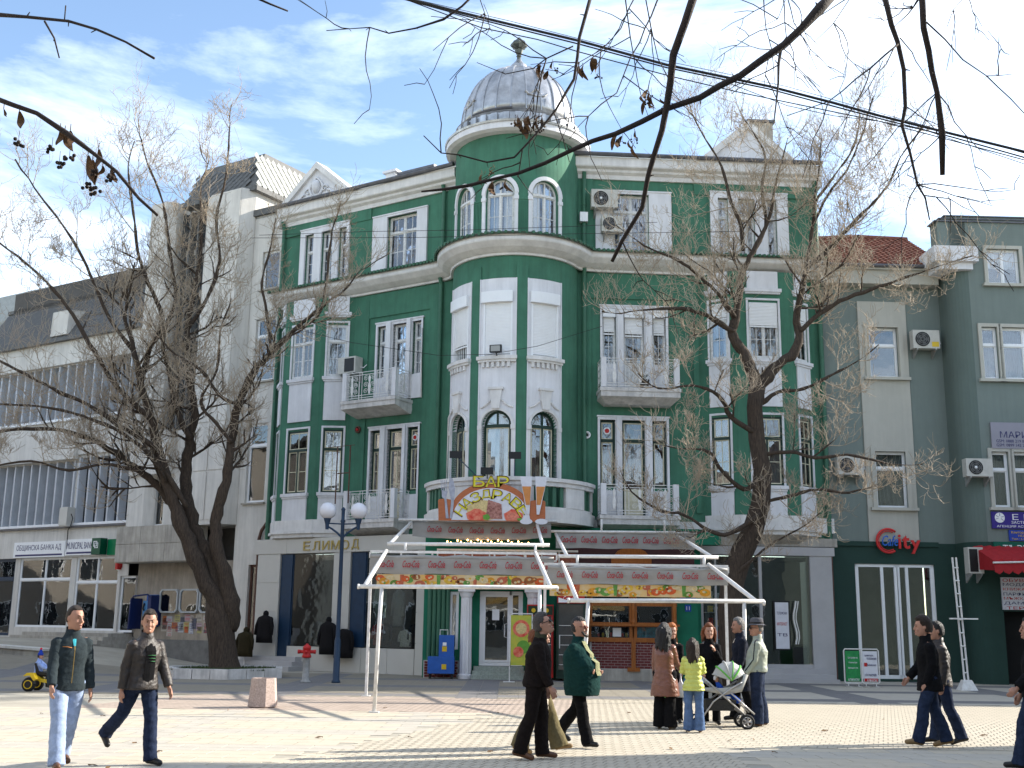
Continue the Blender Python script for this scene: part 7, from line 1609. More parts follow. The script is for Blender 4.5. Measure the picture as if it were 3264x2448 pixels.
# air conditioners
def ac(lab, F, u, z, w=.85, h=.6, dep=.32, d=.12, fan=True, white=False, tagc=None):
    t = thing('air_conditioner', lab, 'air conditioner', F(u, 0, z), group='outdoor air conditioning units'); s = MB(); s.box(F, u-w/2, u+w/2, d, d+dep, z, z+h); s.build('casing', mat('grey beige casing', (.48, .47, .43), .5, .12, 6, .03), t)
    sg_ = 1 if F.u.dot(F.rd()) > 0 else -1; uc = u-sg_*w*.14; r = h*.4
    if fan:
        s = MB(); R = [[F(uc+q*math.cos(2*math.pi*j/20), dd, z+h/2+q*math.sin(2*math.pi*j/20)) for j in range(20)] for q, dd in ((r, d+dep), (r, d+dep+.012), (r*.93, d+dep+.012), (r*.93, d+dep+.003))]; s.rings(R); s.build('fan_grille', BLACK, t)
        for q in (.3, .55, .8):
            s = MB(); s.tube([F(uc+r*q*math.cos(2*math.pi*j/20), d+dep+.015, z+h/2+r*q*math.sin(2*math.pi*j/20)) for j in range(21)], .006, 4, cap=False); s.build('grille_ring', mat('grille wire', (.2, .2, .2), .5, 0, 1, 0), t)
        for q in range(5): s = MB(); a = q*1.257; s.quad(*[F(uc+x*math.cos(a)-y*math.sin(a), d+dep+.006+e, z+h/2+x*math.sin(a)+y*math.cos(a)) for x, y, e in ((.03, -.03, 0), (r*.85, -.07, .004), (r*.85, .07, -.001), (.03, .03, 0))]); s.build('fan_blade', mat('grey fan blade', (.07, .07, .07), .5, 0, 1, 0), t, fixn=False)
        s = MB(); s.ball(F(uc, d+dep+.015, z+h/2), (.05, .03, .05) if white else (.03, .02, .03), 8, 4); s.build('fan_hub', PVC if white else BLACK, t)
    else: s = MB(); s.box(F, u-w*.42, u+w*.12, d+dep, d+dep+.01, z+.05, z+h-.06); s.build('fan_grille', BLACK, t)
    for x in (u-w*.35, u+w*.35): s = MB(); s.box(F, x-.02, x+.02, 0, d+dep, z-.05, z); s.hexa([F(x-.02, 0, z-.3), F(x+.02, 0, z-.3), F(x+.02, .03, z-.3), F(x-.02, .03, z-.3), F(x-.02, 0, z-.05), F(x+.02, 0, z-.05), F(x+.02, d+dep, z-.05), F(x-.02, d+dep, z-.05)]); s.build('bracket', mat('galvanised bracket', (.35, .35, .34), .5, .2, 9, 0, metal=.4), t)
    s = MB(); s.tube([F(u+sg_*w*.5, d+.1, z+h*.4), F(u+sg_*(w*.5+.12), d+.08, z+h*.35), F(u+sg_*(w*.5+.15), .04, z+h*.6), F(u+sg_*(w*.5+.16), .03, z+h*.9)], .018, 5); s.build('pipe', PVC, t)
    if tagc: s = MB(); s.box(F, u+w*.2, u+w*.46, d+dep, d+dep+.006, z+.06, z+.24); s.build('sticker', YEL, t)
ac('upper white air conditioner right of the tower top windows', RW, .98, 16.25, .95, .66, white=True)
ac('lower air conditioner below and right of the one by the tower', RW, 1.25, 15.35, .75, .58, d=.12)
ac('air conditioner seen side-on left of the upper left balcony', LW, 4.75, 10.85, .85, .62, fan=False, dep=.42)
ac('air conditioner with yellow sticker on the right grey green wall', GB, 5.28, 11.42, .95, .66, tagc=True)
ac('air conditioner beside the brown pipe above the cafe sign', GB, 2.35, 6.9, .9, .64)
ac('air conditioner at the rounded corner left of lower right windows', GR, 6.3, 6.75, .9, .6, white=True)
ac('air conditioner behind the red awning corner', GR, 5.95, 3.55, .5, .85, fan=False)
# cafe signs and boards on the right
t = thing('cafe_sign', 'red and blue neon style sign reading Cafe City above the glazed doors', 'sign', GB(4, .2, 4.6))
NR = mat('red neon tube', (.55, .03, .03), .4, .1, 5, 0); NBL = mat('blue neon tube', (.02, .12, .5), .4, .1, 5, 0)
s = MB(); s.tube([GB(3.62+.40*math.cos(rad(a)), .16, 4.68+.40*math.sin(rad(a))) for a in range(50, 312, 12)], .04, 8); s.build('letter', NR, t, smooth=True)
s = MB(); s.tube([GB(3.62+.33*math.cos(rad(a)), .16, 4.68+.33*math.sin(rad(a))) for a in range(60, 302, 12)], .02, 8); s.build('letter', NR, t, smooth=True)
for ch, x, z, w, h in (('i', 4.0, 4.66, .09, .48), ('t', 4.22, 4.64, .26, .46), ('y', 4.55, 4.48, .34, .46)): text(ch, t, GB, x, z, .14, w, h, NR, 'letter', ext=.06, bold=.02)
text('Cafe', t, GB, 3.66, 4.68, .18, .55, .36, NBL, 'letter', ext=.04, shear=.3)
s = MB()
for x in (3.6, 4.4): s.box(GB, x, x+.03, 0, .16, 4.6, 4.63)
s.build('bracket', METALW, t)
LIL = mat('lilac grey sign', (.26, .25, .29), .5, .05, 3, 0); PUR = mat('violet blue sign', (.035, .02, .20), .4, .05, 3, 0)
def signboard(lab, F, u0, u1, z0, z1, m, lines, d=.02, name='signboard'):
    t = thing(name, lab, 'sign', F((u0+u1)/2, d, z0)); s = MB(); s.box(F, u0, u1, d, d+.06, z0, z1); s.build('board', m, t)
    for tx, u, z, w, h, mm in lines: text(tx, t, F, u, z, d+.062, w, h, mm)
    return t
signboard("lilac lawyer's sign АДВОКАТ МАРИЯ above the lower right window", GR, 6.95, 9.6, 7.76, 8.66, LIL, (('АДВОКАТ', 8.75, 8.5, 1.0, .16, NAVY), ('МАРИЯ  П', 8.05, 8.24, 1.6, .22, NAVY), ('GSM: 0888 219 878', 7.65, 8.02, 1.1, .1, NAVY), ('GSM: 0899 142 248', 7.65, 7.88, 1.1, .1, NAVY)))
t = signboard('violet insurance sign ЕВРО with white clock emblem', GR, 6.75, 9.6, 5.06, 5.62, PUR, (('Е В Р О', 8.2, 5.45, 1.5, .2, PVC), ('ЗАСТРАХОВАТЕЛНА', 8.15, 5.27, 1.5, .09, PVC), ('АГЕНЦИЯ АСЕНОВГРАД, тел.', 7.9, 5.13, 2.0, .09, PVC)))
s = MB(); s.prism(GR, [(7.02+.17*math.cos(2*math.pi*j/20), 5.42+.17*math.sin(2*math.pi*j/20)) for j in range(20)], .08, .086); s.build('emblem', PVC, t)
s = MB()
for a in (90, 150, 200, 320, 20): s.tube([GR(7.02+.05*math.cos(rad(a)), .09, 5.42+.05*math.sin(rad(a))), GR(7.02+.15*math.cos(rad(a)), .09, 5.42+.15*math.sin(rad(a)))], .008, 4)
s.build('emblem_ticks', PUR, t)
signboard('small blue estate office sign with yellow lettering at the right edge', GR, 7.3, 9.6, 4.66, 5.02, mat('royal blue sign', (.02, .05, .33), .4, .05, 3, 0), (('Кантора "Им', 7.75, 4.93, .75, .1, YEL), ('НЕДВИЖИ', 7.9, 4.82, .6, .08, YEL), ('Тел.: 6 81 91', 7.7, 4.72, .65, .07, YEL)))
signboard('green and white shop sign ТЪРГОВСКИ partly behind the red awning', GR, 6.75, 9.6, 4.22, 4.62, mat('sign green', (.0, .09, .06), .4, .05, 3, 0), (('ТЪРГОВСКИ', 8.05, 4.4, 2.0, .24, PVC),))
t = signboard('white shop list board with red and blue lines under the red awning', GR, 6.9, 9.6, 2.4, 3.45, WHS, tuple((tx, 8.1, 3.36-.15*k, 2.3, .11, [REDP, NAVY][k % 2]) for k, tx in enumerate(('ОБУВКИ·СУВЕНИ', 'МОДА ЗА БРЕМЕН', 'КНИЖАРНИЦА·SECOND', 'ПАРФЮМЕРИЯ·КОЗМ', 'МЪЖКА·ДАМСКА МОД', 'ДАМСКА МОДА', '·ТЕРА ФЕШЪН·'))))
aw = thing('red_awning', 'red fabric shop awning with scalloped edge on a white lattice post', 'awning', GR(7.5, 1, 3.6))
RED = mat('red awning fabric', (.34, .015, .02), .75, .15, 6, .2, 90)
s = MB(); A = lambda u, d, z: GR(u, d, z)
for k in range(14):
    u0 = 6.05+k*.3; u1 = u0+.3; s.quad(A(u0, .05, 4.45), A(u1, .05, 4.5), A(u1, 1.5, 3.98), A(u0, 1.5, 3.9)); s.quad(A(u0, 1.5, 3.9), A(u1, 1.5, 3.98), A(u1, 1.52, 3.62), A(u0, 1.52, 3.55))
    s.quad(A(u0, 1.52, 3.55), A(u1, 1.52, 3.62), A(u1-.05, 1.52, 3.55), A(u0+.15, 1.52, 3.48))
s.quad(A(6.05, .05, 4.45), A(6.05, 1.5, 3.9), A(6.05, 1.5, 3.6), A(6.05, .05, 3.7)); s.build('fabric', RED, aw, fixn=False)
s = MB(); s.tube([A(6.0, 1.54, 3.84), A(10.2, 1.54, 3.98)], .03, 8); s.build('front_bar', METALW, aw)
t = thing('lattice_post', 'white lattice steel post on splayed base under the red awning', 'post', (13.45, 34.2, 0))
s = MB()
for dx in (-.055, .055): s.tube([(13.4+dx, 34.2, .2), (13.32+dx, 34.3, 3.85)], .03, 6)
for k in range(9): s.tube([(13.33-.008*k, 34.2, .5+k*.38), (13.45-.008*k, 34.2, .5+k*.38)], .02, 5)
s.build('post', METALW, t); s = MB(); s.rings([[(13.15, 34, 0), (13.65, 34, 0), (13.65, 34.4, 0), (13.15, 34.4, 0)], [(13.28, 34.1, .3), (13.52, 34.1, .3), (13.52, 34.3, .3), (13.28, 34.3, .3)]]); s.build('base', METALW, t); s = MB(); s.box3((13.4, 34.1, 2.05), (.42, .025, .02)); s.build('cross_bar', METALW, t)
# two small pavement boards
for i, (x, m, col, lab, lines) in enumerate(((10.42, mat('green poster print', (.01, .16, .05), .5, .4, 9, 0, col2=(.03, .3, .08)), PVC, 'green leaflet board in white tube frame outside the cafe doors', (('Цифрова тв', .0, .86, .3, .07, 0), ('Компютри', 0, .72, .26, .06, 0), ('Интернет 2/10', 0, .56, .3, .06, 0), ('АЛФАКОМ', 0, .22, .34, .08, 0))), (10.95, WHS, NAVY, 'white leaflet board with red stripe outside the cafe doors', (('ЦИФРОВА', -.04, .93, .26, .06, 1), ('ТЕЛЕВИЗИЯ', .04, .84, .3, .06, 1), ('Bulsatcom', .03, .66, .28, .07, 1), ('ITV PARTNER', 0, .36, .34, .07, 1), ('АЛФАКОМ', .02, .2, .3, .08, 0))))):
    t = thing('pavement_board', lab, 'sign', (x, 35.3, 0), group='pavement boards by the cafe'); F = FR((x, 35.3), (math.cos(rad(6)), math.sin(rad(6))), (math.sin(rad(6)), -math.cos(rad(6))))
    s = MB(); P = [(-.24, .12), (.24, .12), (.27, .16), (.27, 1.07), (.23, 1.12), (-.23, 1.12), (-.27, 1.07), (-.27, .16), (-.24, .12)]; s.tube([F(a, 0, b) for a, b in P], .02, 6); s.build('tube_frame', METALW, t)
    s = MB(); s.box(F, -.225, .225, -.01, .01, .17, 1.06); s.build('poster', m, t)
    for a in (-.16, .16): s = MB(); s.tube([F(a, 0, .12), F(a, 0, .02)], .015, 6); s.tube([F(a, -.2, .02), F(a, .25, .02)], .013, 6); s.build('foot', METALW, t)
    if i: s = MB(); s.box(F, -.21, .21, .011, .014, .17, .26); s.box(F, -.2, -.1, .011, .014, .61, .72); s.build('red_print', REDP, t)
    for tx, u, z, w, h, nv in lines: text(tx, t, F, u, z, .016, w, h, NAVY if nv else PVC)
# lamp post
t = thing('street_lamp', 'dark blue twin-globe street lamp before the clothes shop', 'street lamp', (-4.96, 33.74, 0)); X, Y_ = -4.96, 33.74
s = MB(); s.lathe((X, Y_, 0), [(.13, 0), (.13, .06), (.1, .1), (.09, 1.2), (.075, 1.25), (.065, 1.3), (.055, 4.6), (.08, 4.65), (.05, 4.7), (.05, 4.95), (.07, 5.0), (.02, 5.06)], 14); s.build('pole', BLUEST, t, smooth=True)
GLOBE = mat('opal globe', (.62, .62, .66), .25, .05, 3, 0, spec=.5)
for sx in (-1, 1):
    s = MB(); s.tube([(X, Y_, 4.15), (X+sx*.15, Y_, 4.3), (X+sx*.32, Y_, 4.42), (X+sx*.46, Y_, 4.5), (X+sx*.46, Y_, 4.72)], .03, 8); s.tube([(X, Y_, 4.56), (X+sx*.46, Y_, 4.58)], .022, 6); s.lathe((X+sx*.46, Y_, 0), [(.05, 4.4), (.06, 4.55), (.13, 4.78), (.15, 4.82)], 14); a = s.build('arm', BLUEST, t)
    s = MB(); s.ball((X+sx*.46, Y_, 4.95), .25, 24, 14); s.build('globe', GLOBE, a, smooth=True)
# hydrant
t = thing('fire_hydrant', 'red topped fire hydrant on a grey pillar left of the lamp', 'hydrant', (-5.83, 33.7, 0)); X, Y_ = -5.83, 33.7
s = MB(); s.lathe((X, Y_, 0), [(.16, 0), (.16, .05), (.1, .08), (.09, .7), (.11, .72)], 14); s.build('pillar', mat('worn grey iron', (.30, .30, .29), .6, .3, 9, .1), t, smooth=True)
s = MB(); s.lathe((X, Y_, 0), [(.13, .7), (.14, .75), (.11, .8), (.11, .95), (.13, .97), (.1, 1.03), (.04, 1.07), (.03, 1.1)], 14); s.tube([(X-.22, Y_, .87), (X+.22, Y_, .87)], .05, 8); s.tube([(X, Y_, .87), (X, Y_-.16, .87)], .05, 8); s.build('head', REDP, t, smooth=True)
for sx in (-1, 1): s = MB(); s.tube([(X+sx*.2, Y_, .87), (X+sx*.26, Y_, .87)], .06, 8); s.build('cap', REDP, t)
# octagonal stone bin
t = thing('litter_bin', 'octagonal pinkish concrete litter bin standing in the sun', 'litter bin', (-4.95, 23.75, 0)); X, Y_ = -4.95, 23.75
s = MB(); R = [[(X+r*math.cos(rad(22.5+45*j)), Y_+r*math.sin(rad(22.5+45*j)), z) for j in range(8)] for r, z in ((.26, 0), (.30, .03), (.25, .58), (.20, .58), (.2, .3))]; s.rings(R); s.build('body', mat('pinkish aggregate concrete', (.42, .33, .29), .9, .35, 30, .5, 60), t)
# blue boxes by the entrance
t = thing('newspaper_box', 'upper blue metal box with handle and yellow label', 'box', (-2.05, 37.2, .7)); s = MB(); s.box3((-1.98, 37.3, 1.02), (.24, .22, .34)); s.build('casing', BLUEP, t); s = MB(); s.tube([(-2.2, 37.2, 1.36), (-2.2, 37.2, 1.52), (-1.95, 37.2, 1.52), (-1.95, 37.2, 1.36)], .015, 6); s.build('handle', METALW, t); s = MB(); s.box3((-2.04, 37.075, .93), (.075, .004, .08)); s.build('label_plate', YEL, t); s = MB(); s.box3((-2.04, 37.075, 1.08), (.06, .004, .05)); s.build('label_plate', PVC, t)
t = thing('newspaper_box', 'wider lower blue metal box on short dark legs', 'box', (-2.15, 37.2, 0)); s = MB(); s.box3((-2.14, 37.25, .43), (.42, .26, .26)); s.build('casing', BLUEP, t); s = MB(); s.box3((-2.04, 36.985, .38), (.075, .004, .08)); s.build('label_plate', YEL, t)
for dx in (-.35, .35): s = MB(); s.box3((-2.14+dx, 37.25, .085), (.03, .2, .085)); s.build('leg', BLACK, t)
# poster stand and fridges
t = thing('menu_stand', 'tall metal stand with yellow and orange food poster', 'sign stand', (.3, 35.6, 0)); F = FY(35.6)
s = MB(); s.box(F, .02, .05, -.02, .02, 0, 2.05); s.box(F, .7, .73, -.02, .02, 0, 2.05); s.box(F, .02, .73, -.02, .02, 2.03, 2.06); s.box(F, -.15, .2, -.2, .2, 0, .02); s.box(F, .55, .9, -.2, .2, 0, .02); s.build('frame', METALW, t)
s = MB(); s.box(F, .06, .69, -.01, .0, .5, 2.0); s.build('poster', mat('yellow menu print', (.55, .45, .05), .5, .3, 5, 0, col2=(.3, .4, .06)), t)
for x, z, r, m in ((.38, 1.6, .26, RT), (.38, 1.6, .17, SP), (.45, 1.05, .2, LG), (.3, .9, .16, RT)): s = MB(); s.prism(F, [(x+r*math.cos(2*math.pi*j/16), z+r*math.sin(2*math.pi*j/16)) for j in range(16)], .002+.05*(1-r)*.1, .008+.05*(1-r)*.1+(.26-r)*.02); s.build('printed_dish', m, t)
def fridge(lab, x0, x1, y, h, m, head, txt):
    t = thing('drinks_fridge', lab, 'fridge', ((x0+x1)/2, y, 0)); F = FY(y); s = MB(); s.box(F, x0, x1, -.6, 0, .08, h); s.build('cabinet', m, t); s = MB(); s.box(F, x0+.03, x1-.03, 0, .03, h-.32, h-.04); s.build('header', head, t)
    s = MB(); s.box(F, x0+.05, x1-.05, .0, .02, .35, h-.36); s.build('glass_door', mat('fridge door glass', (.05, .055, .055), .12, .2, 4, 0, spec=.7), t); s = MB()
    for a, b_ in ((x0+.03, x0+.07), (x1-.07, x1-.03)): s.box(F, a, b_, .0, .04, .3, h-.34)
    s.build('door_frame', m, t); s = MB(); s.tube([F(x0+.1, .05, 1.0), F(x0+.1, .05, 1.4)], .015, 6); s.build('handle', METALW, t)
    for k in range(5): s = MB(); s.box(F, x0+.08, x1-.08, .021, .024, .5+k*.3, .515+k*.3); s.build('shelf', METALW, t)
    if txt: text(txt, t, F, (x0+x1)/2, h-.18, .032, .5, .17, PVC, shear=.4)
    return t
t = fridge('dark green drinks fridge with red and white swoosh header', 1.5, 2.42, 36.6, 2.72, mat('dark green cabinet', (.01, .03, .02), .5, .1, 3, 0), REDP, 'Coca-Cola')
s = MB(); s.prism(FY(36.565), [(1.56, 2.42), (2.36, 2.42), (2.36, 2.52), (2.1, 2.47), (1.8, 2.5), (1.56, 2.58)], 0, .004); s.build('swoosh', PVC, t)
t = fridge('red framed drinks fridge with two yellow crests', .58, 1.42, 36.9, 2.35, REDP, mat('black green header', (.015, .03, .015), .5, .1, 3, 0), None)
for x in (.78, 1.2): s = MB(); s.prism(FY(36.865), [(x+.07*math.cos(2*math.pi*j/8), 2.17+.07*math.sin(2*math.pi*j/8)) for j in range(8)], 0, .004); s.build('crest', YEL, t)
# coats outside and inside the clothes shop
def garment(name, lab, F, u, d, z0, z1, w, m, cat, grp, hood=0, stand=False, seed=1):
    rnd = random.Random(seed); t = thing(name, lab, cat, F(u, d, 0 if stand else z0), group=grp); b = MB(); H_ = z1-z0; n = 18; R = []
    for f, k, dp in ((0, 1.0, .5), (.25, .95, .5), (.5, .85, .45), (.72, .86, .45), (.85, .95, .42), (.93, .8, .36), (.97, .35, .3), (1.0, .22, .25)):
        R.append([F(u+w/2*k*math.cos(2*math.pi*j/n)*(1+.05*math.sin(j*2+f*5+seed)), d+w/2*dp*math.sin(2*math.pi*j/n)*(1+.12*math.sin(3*j+seed)), z0+H_*f) for j in range(n)])
    b.rings(R); b.build('coat', m, t, smooth=True)
    for sx in (-1, 1): b = MB(); b.tube([F(u+sx*w*.38, d, z0+H_*.88), F(u+sx*w*.52, d+.03, z0+H_*.6), F(u+sx*w*.55, d+.06, z0+H_*.28)], [.07, .065, .05], 8); b.build('sleeve', m, t, smooth=True)
    if hood: b = MB(); b.ball(F(u, d-.02, z1+.04), (.11, .1, .13), 10, 6); b.build('hood', m, t, smooth=True)
    if stand: b = MB(); b.tube([F(u, d, 0), F(u, d, z0+.1)], .02, 6); b.build('stand', METALW, t)
BK2 = cloth('black shop coat', (.014, .013, .014)); OL2 = cloth('brown olive shop coat', (.03, .024, .012))
garment('hanging_coat', 'black hooded coat displayed high at the left end of the shop front', SF, 7.75, .35, .95, 1.95, .75, BK2, 'coat', 'coats displayed outside the shop', 1, seed=2)
garment('hanging_coat', 'olive brown coat on a stand by the shop steps', SF, 8.3, .75, .45, 1.35, .75, OL2, 'coat', 'coats displayed outside the shop', 1, True, seed=3)
garment('hanging_coat', 'black parka hanging on the pier between the two shop windows', SF, 4.75, .3, .6, 1.75, .7, BK2, 'coat', 'coats displayed outside the shop', 1, seed=4)
garment('hanging_coat', 'dark coat hanging right of the black parka over the low panels', SF, 4.05, .25, .5, 1.5, .8, BK2, 'coat', 'coats displayed outside the shop', 0, seed=5)
cols = [(.05, .03, .02), (.20, .22, .26), (.03, .04, .10), (.30, .04, .04), (.25, .26, .25), (.02, .02, .03), (.55, .53, .48), (.02, .02, .03), (.22, .30, .26)]
glab = ['brown striped jacket on torso in the left shop window', 'grey striped shirt on torso in the left shop window', 'navy jacket at the right of the left shop window', 'red jacket low in the right shop window', 'grey cardigan hung high in the right shop window', 'black jacket beside the red one in the shop window', 'cream waistcoat in the right shop window corner', 'black top with white scarf in the right shop window', 'pale green dress hung in the right shop window']
for k, (u, z0, z1) in enumerate(((6.35, .95, 1.8), (5.85, .95, 1.75), (5.35, .95, 1.75), (3.05, .95, 1.7), (2.2, 1.6, 2.9), (2.7, .95, 1.7), (1.85, .92, 1.5), (1.45, .95, 1.7), (3.0, 1.9, 3.1))):
    garment('mannequin', glab[k], SF, u, -.42, z0, z1, .45, cloth('shop garment %d' % k, cols[k], var=.4), 'mannequin', 'clothes on mannequins in the shop windows', 0, seed=k)
# pushchair
t = thing('pushchair', 'grey and lime green pushchair with big hood between the girl and the hat man', 'pushchair', (3.75, 20.35, 0))
GRYF = mat('pale grey pram fabric', (.42, .42, .40), .8, .12, 9, .2, 90); LIM = mat('lime green pram fabric', (.12, .42, .06), .7, .1, 9, .2, 90); ALU = mat('aluminium tube', (.45, .45, .46), .35, .1, 9, 0, metal=.7); RUB = mat('tyre rubber', (.02, .02, .02), .8, .2, 9, .1)
PX, PY = 3.72, 20.35
def pp(x, y, z): return (PX+x, PY+y, z)
for sy in (-.22, .22):
    s = MB(); s.tube([pp(-.5, sy, .95), pp(-.25, sy, .75), pp(.35, sy, .22)], .016, 8); s.tube([pp(-.42, sy, .15), pp(-.2, sy, .45), pp(.12, sy, .68), pp(.3, sy, .78)], .014, 8); s.tube([pp(.1, sy, .6), pp(.5, sy, .25)], .014, 8); s.build('frame_tube', ALU, t, smooth=True)
    for (x, r, o_) in ((.36, .125, 0), (.36, .125, .07), (-.45, .11, 0)):
        y = sy+(o_ if sy > 0 else -o_); s = MB(); s.tube([(PX+x+r*.84*math.cos(2*math.pi*j/18), PY+y, r+r*.84*math.sin(2*math.pi*j/18)) for j in range(19)], r*.17, 6, cap=False); w = s.build('wheel', RUB, t, smooth=True)
        s = MB(); s.tube([(PX+x+r*.66*math.cos(2*math.pi*j/18), PY+y, r+r*.66*math.sin(2*math.pi*j/18)) for j in range(19)], r*.06, 5, cap=False); s.build('rim', ALU, w)
        for j in range(5): a = j*1.257; s = MB(); s.tube([(PX+x, PY+y, r), (PX+x+r*.66*math.cos(a), PY+y, r+r*.66*math.sin(a))], .008, 5); s.build('spoke', ALU, w)
        s = MB(); s.tube([(PX+x, PY+y-.02, r), (PX+x, PY+y+.02, r)], .018, 8); s.build('hub', ALU, w)
s = MB(); s.tube([pp(-.5, -.22, .95), pp(-.56, -.22, .99), pp(-.56, .22, .99), pp(-.5, .22, .95)], .018, 8); s.build('handle', BLACK, t)
s = MB(); s.tube([pp(.35, -.22, .24), pp(.35, .22, .24)], .014, 8); s.build('axle', ALU, t)
s = MB(); s.rings([[pp(-.3, -.2, .3), pp(.15, -.2, .3), pp(.15, .2, .3), pp(-.3, .2, .3)], [pp(-.34, -.22, .48), pp(.2, -.22, .48), pp(.2, .22, .48), pp(-.34, .22, .48)]]); s.build('basket', mat('black basket mesh', (.03, .03, .03), .8, .2, 60, .5), t)
s = MB(); s.rings([[pp(x, y, z) for y in (-.2, .2)]+[pp(x2, y, z2) for y in (.2, -.2)] for x, z, x2, z2 in ((-.3, .62, -.3, .66), (.0, .56, .0, .68), (.3, .62, .28, .72), (.42, .9, .36, .92))]); s.build('seat', GRYF, t, smooth=True)
for k in range(5):                               # hood of five ribs
    R = []
    for q in (0, 1):
        a = rad(22+28*(k+q)); rr_ = .33-.012*abs(k+q-2.5); R.append([pp(.12+rr_*math.cos(a)*math.sin(rad(w)*1)*1.0, -.25*math.cos(rad(w)), .80+rr_*math.sin(a)*math.sin(rad(w))) for w in range(0, 181, 15)])
    s = MB()
    for j in range(len(R[0])-1): s.quad(R[0][j], R[0][j+1], R[1][j+1], R[1][j])
    s.build('hood_panel', GRYF if k != 2 else GRYF, t, fixn=False, smooth=True)
    s = MB(); s.tube([Vector(p_)+Vector((0, 0, .006)) for p_ in R[1]], .016 if k in (0, 2, 3) else .01, 6); s.build('hood_rib', LIM if k in (0, 1, 3) else GRYF, t, smooth=True)
p = Person('baby in blue suit lying in the pushchair', (3.72, 20.28), -90, .62, legs=((70, 20), (70, 20)), arms=((40, 10, 30, 10), (40, 10, 30, 10)), sit=.60, lean=-30, base=.0)
p.hair(cloth('white bonnet', (.6, .6, .62))); p.trousers(cloth('blue baby suit', (.02, .08, .42)), loose=.04); p.coat(cloth('blue baby suit', (.02, .08, .42)), hem=-.02, loose=.04, collar=False)
# plastic bag and green handbag
h = hand6; t = thing('plastic_bag', 'crumpled white plastic bag hanging from the hand of the brown coat woman', 'bag', h)
b = MB(); R = []
for z, rx, ry in ((-.12, .01, .01), (-.2, .02, .015), (-.26, .06, .04), (-.34, .1, .06), (-.42, .11, .07), (-.46, .07, .05)): R.append([(h.x+rx*math.cos(2*math.pi*j/14)*(1+.15*math.sin(j*3)), h.y+ry*math.sin(2*math.pi*j/14)*(1+.15*math.cos(j*2)), h.z+z) for j in range(14)])
b.rings(R); b.tube([(h.x, h.y, h.z-.05), (h.x, h.y, h.z-.2)], .012, 6); b.build('bag', mat('white thin plastic', (.62, .64, .68), .35, .1, 12, .4, 30, spec=.5), t, smooth=True)
t = thing('handbag', 'bright green shoulder bag hanging behind the girl in yellow', 'bag', (2.78, 20.2, .8)); b = MB(); b.ball((2.78, 20.2, .62), (.13, .06, .15), 14, 8); b.build('bag', mat('bright green vinyl', (.12, .50, .05), .4, .1, 6, .1), t, smooth=True); b = MB(); b.tube([(2.7, 20.2, .7), (2.85, 20.5, 1.0), (3.2, 20.8, 1.05)], .01, 6); b.build('strap', BLACK, t)
# toy tractor
t = thing('toy_tractor', 'yellow and black pedal toy tractor at the left edge of the sun', 'toy vehicle', (-11.0, 28.1, gz(-11, 28)))
b0 = gz(-11, 28); X, Y_ = -11.0, 28.1
for (x, y, r) in ((-.38, -.25, .17), (-.38, .25, .17), (.42, -.2, .12), (.42, .2, .12)):
    s = MB(); s.tube([(X+x+r*.68*math.cos(2*math.pi*j/18), Y_+y, b0+r+r*.68*math.sin(2*math.pi*j/18)) for j in range(19)], r*.32, 8, cap=False); w = s.build('wheel', RUB, t, smooth=True)
    s = MB(); s.tube([(X+x+r*.55*math.cos(2*math.pi*j/18), Y_+y-.06, b0+r+r*.55*math.sin(2*math.pi*j/18)) for j in range(19)], .012, 5, cap=False); s.build('rim', YEL, w); s = MB(); s.tube([(X+x, Y_+y-.05, b0+r), (X+x, Y_+y+.05, b0+r)], r*.5, 12); s.build('hub', BLACK, w)
s = MB(); s.rings([[(X+x, Y_+y, b0+z) for x, z in ((-.42, .34), (-.15, .22), (.0, .2), (.5, .2), (.55, .38), (.2, .42), (.02, .28), (-.15, .3), (-.3, .42))] for y in (-.12, .12)]); s.build('chassis', YEL, t)
s = MB(); s.rings([[(X+x, Y_+y, b0+z) for x, z in ((-.5, .36), (-.42, .44), (-.28, .44), (-.18, .3), (-.24, .26), (-.34, .38))] for y in (-.34, -.16)]); s.build('fender', YEL, t)
s = MB(); s.rings([[(X+x, Y_+y, b0+z) for x, z in ((-.28, .4), (.02, .38), (.02, .43), (-.22, .47), (-.3, .66), (-.34, .66))] for y in (-.13, .13)]); s.build('seat', BLACK, t)
s = MB(); s.tube([(X+.2, Y_, b0+.4), (X+.12, Y_, b0+.62)], .012, 6); s.tube([(X+.12+.05*math.cos(a*.5), Y_+.11*math.sin(a*.5), b0+.63+.05*math.cos(a*.5)) for a in range(14)], .012, 6); s.build('steering_wheel', BLACK, t)
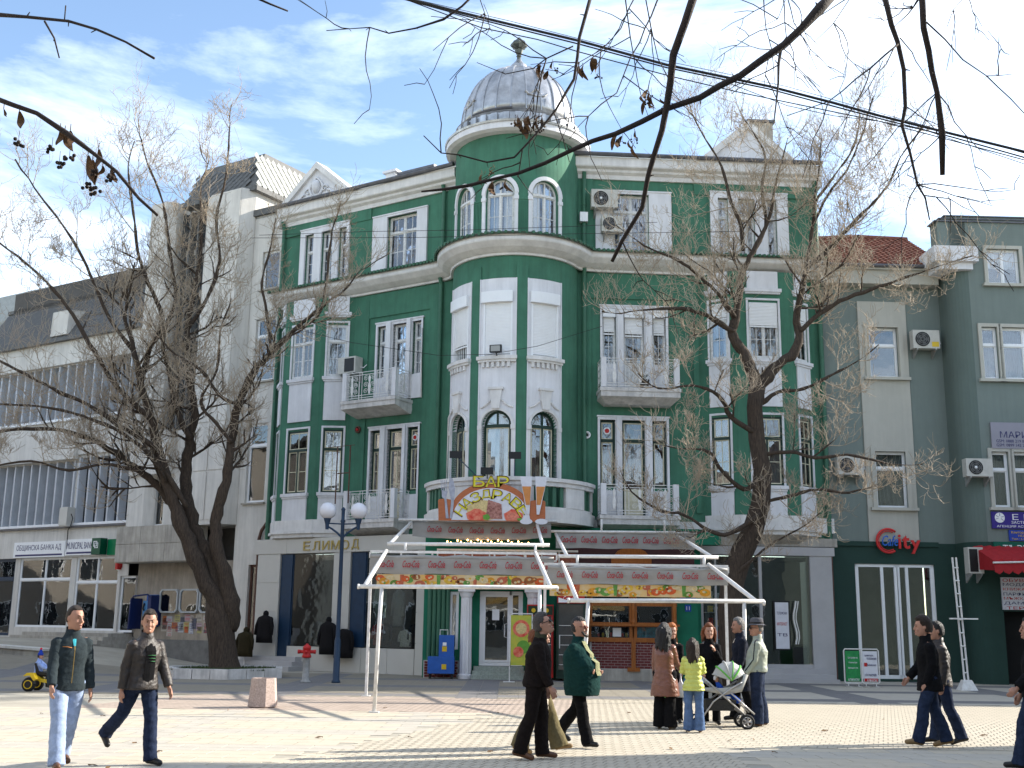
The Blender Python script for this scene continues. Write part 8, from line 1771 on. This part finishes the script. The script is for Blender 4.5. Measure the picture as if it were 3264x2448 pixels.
# things in and before the right-hand shop
t = thing('poster_frame', 'framed white poster with blue and red lines in the right shop window', 'poster', QF(6.9, 0, 1.2)); s = MB(); s.box(QF, 6.55, 7.1, .0, .03, 1.0, 2.6); s.build('frame', BLACK, t); s = MB(); s.box(QF, 6.6, 7.05, .03, .036, 1.05, 2.55); s.build('sheet', WHS, t)
for k, (tx, mm) in enumerate((('ТЕЛЕФОНИ', NAVY), ('ИНТЕРНЕТ', REDP), ('ТВ', NAVY))): text(tx, t, QF, 6.82, 2.2-.35*k, .037, .34, .1, mm)
for k in range(5):
    t = thing('display_shelf', ['lowest', 'second', 'third', 'fourth', 'topmost'][k]+' shelf of small goods inside the right shop', 'shelf', QF(5.2, -1.4, .9+.45*k), group='shelves inside the right shop'); s = MB(); s.box(QF, 4.6, 5.9, -1.6, -1.3, .85+.45*k, .88+.45*k); s.build('board', GREYST, t)
    for j in range(5): s = MB(); x = 4.7+j*.24; s.box(QF, x, x+.15, -1.5, -1.35, .88+.45*k, 1.05+.45*k+.1*random.random()); s.build('package', [WHS, BLUEP, REDP, YEL, PVC][(j+k) % 5], t)
# flower pot on the balcony
t = thing('flower_pot', 'dark flower pot on the upper right balcony floor', 'flower pot', RW(2.3, .6, 9.62)); q = RW(2.3, .6, 0); s = MB(); s.lathe((q.x, q.y, 0), [(.13, 9.63), (.17, 9.95), (.18, 9.97)], 12); s.build('pot', mat('dark terracotta', (.05, .04, .035), .8, .2, 9, .1), t)
s = MB(); rnd = random.Random(3)
for k in range(14): a = rnd.random()*6.3; s.tube([(q.x, q.y, 9.95), (q.x+.08*math.cos(a), q.y+.08*math.sin(a), 10.08), (q.x+.14*math.cos(a), q.y+.14*math.sin(a), 10.12+.1*rnd.random())], [.008, .008, .003], 4)
s.build('stem', mat('dull plant green', (.04, .07, .02), .8, .3, 9, 0), t)
# metal laundry frame on the left wing
t = thing('drying_frame', 'rusty metal frame standing out beside the lower left balcony window', 'frame', LW(4.6, .5, 6.9)); s = MB(); s.tube([LW(4.6, 1.0, 5.9), LW(4.6, 1.0, 8.0), LW(4.0, 1.0, 8.0), LW(4.0, 1.0, 5.9)], .025, 5); s.tube([LW(4.6, 1.0, 7.0), LW(4.0, 1.0, 7.0)], .02, 5); s.tube([LW(5.3, .7, 8.05), LW(3.8, 1.0, 8.0)], .012, 5); s.build('frame', RUST, t)
for lab, P in (('white conduit pipe bent along the tower foot behind the terrace', [TW(rad(-75)*2.25, .1, 6.3), TW(rad(-72)*2.25, .12, 8.6), TW(rad(-66)*2.25, .1, 8.8)]), ('pale hose running up the wall beside the left balcony windows', [LW(1.55, .1, 9.7), LW(1.6, .12, 11.5), LW(1.62, .1, 12.3)])):
    s = MB(); s.tube(P, .025, 6); tag(s.build('conduit', METALW, None, smooth=True), lab, 'pipe')
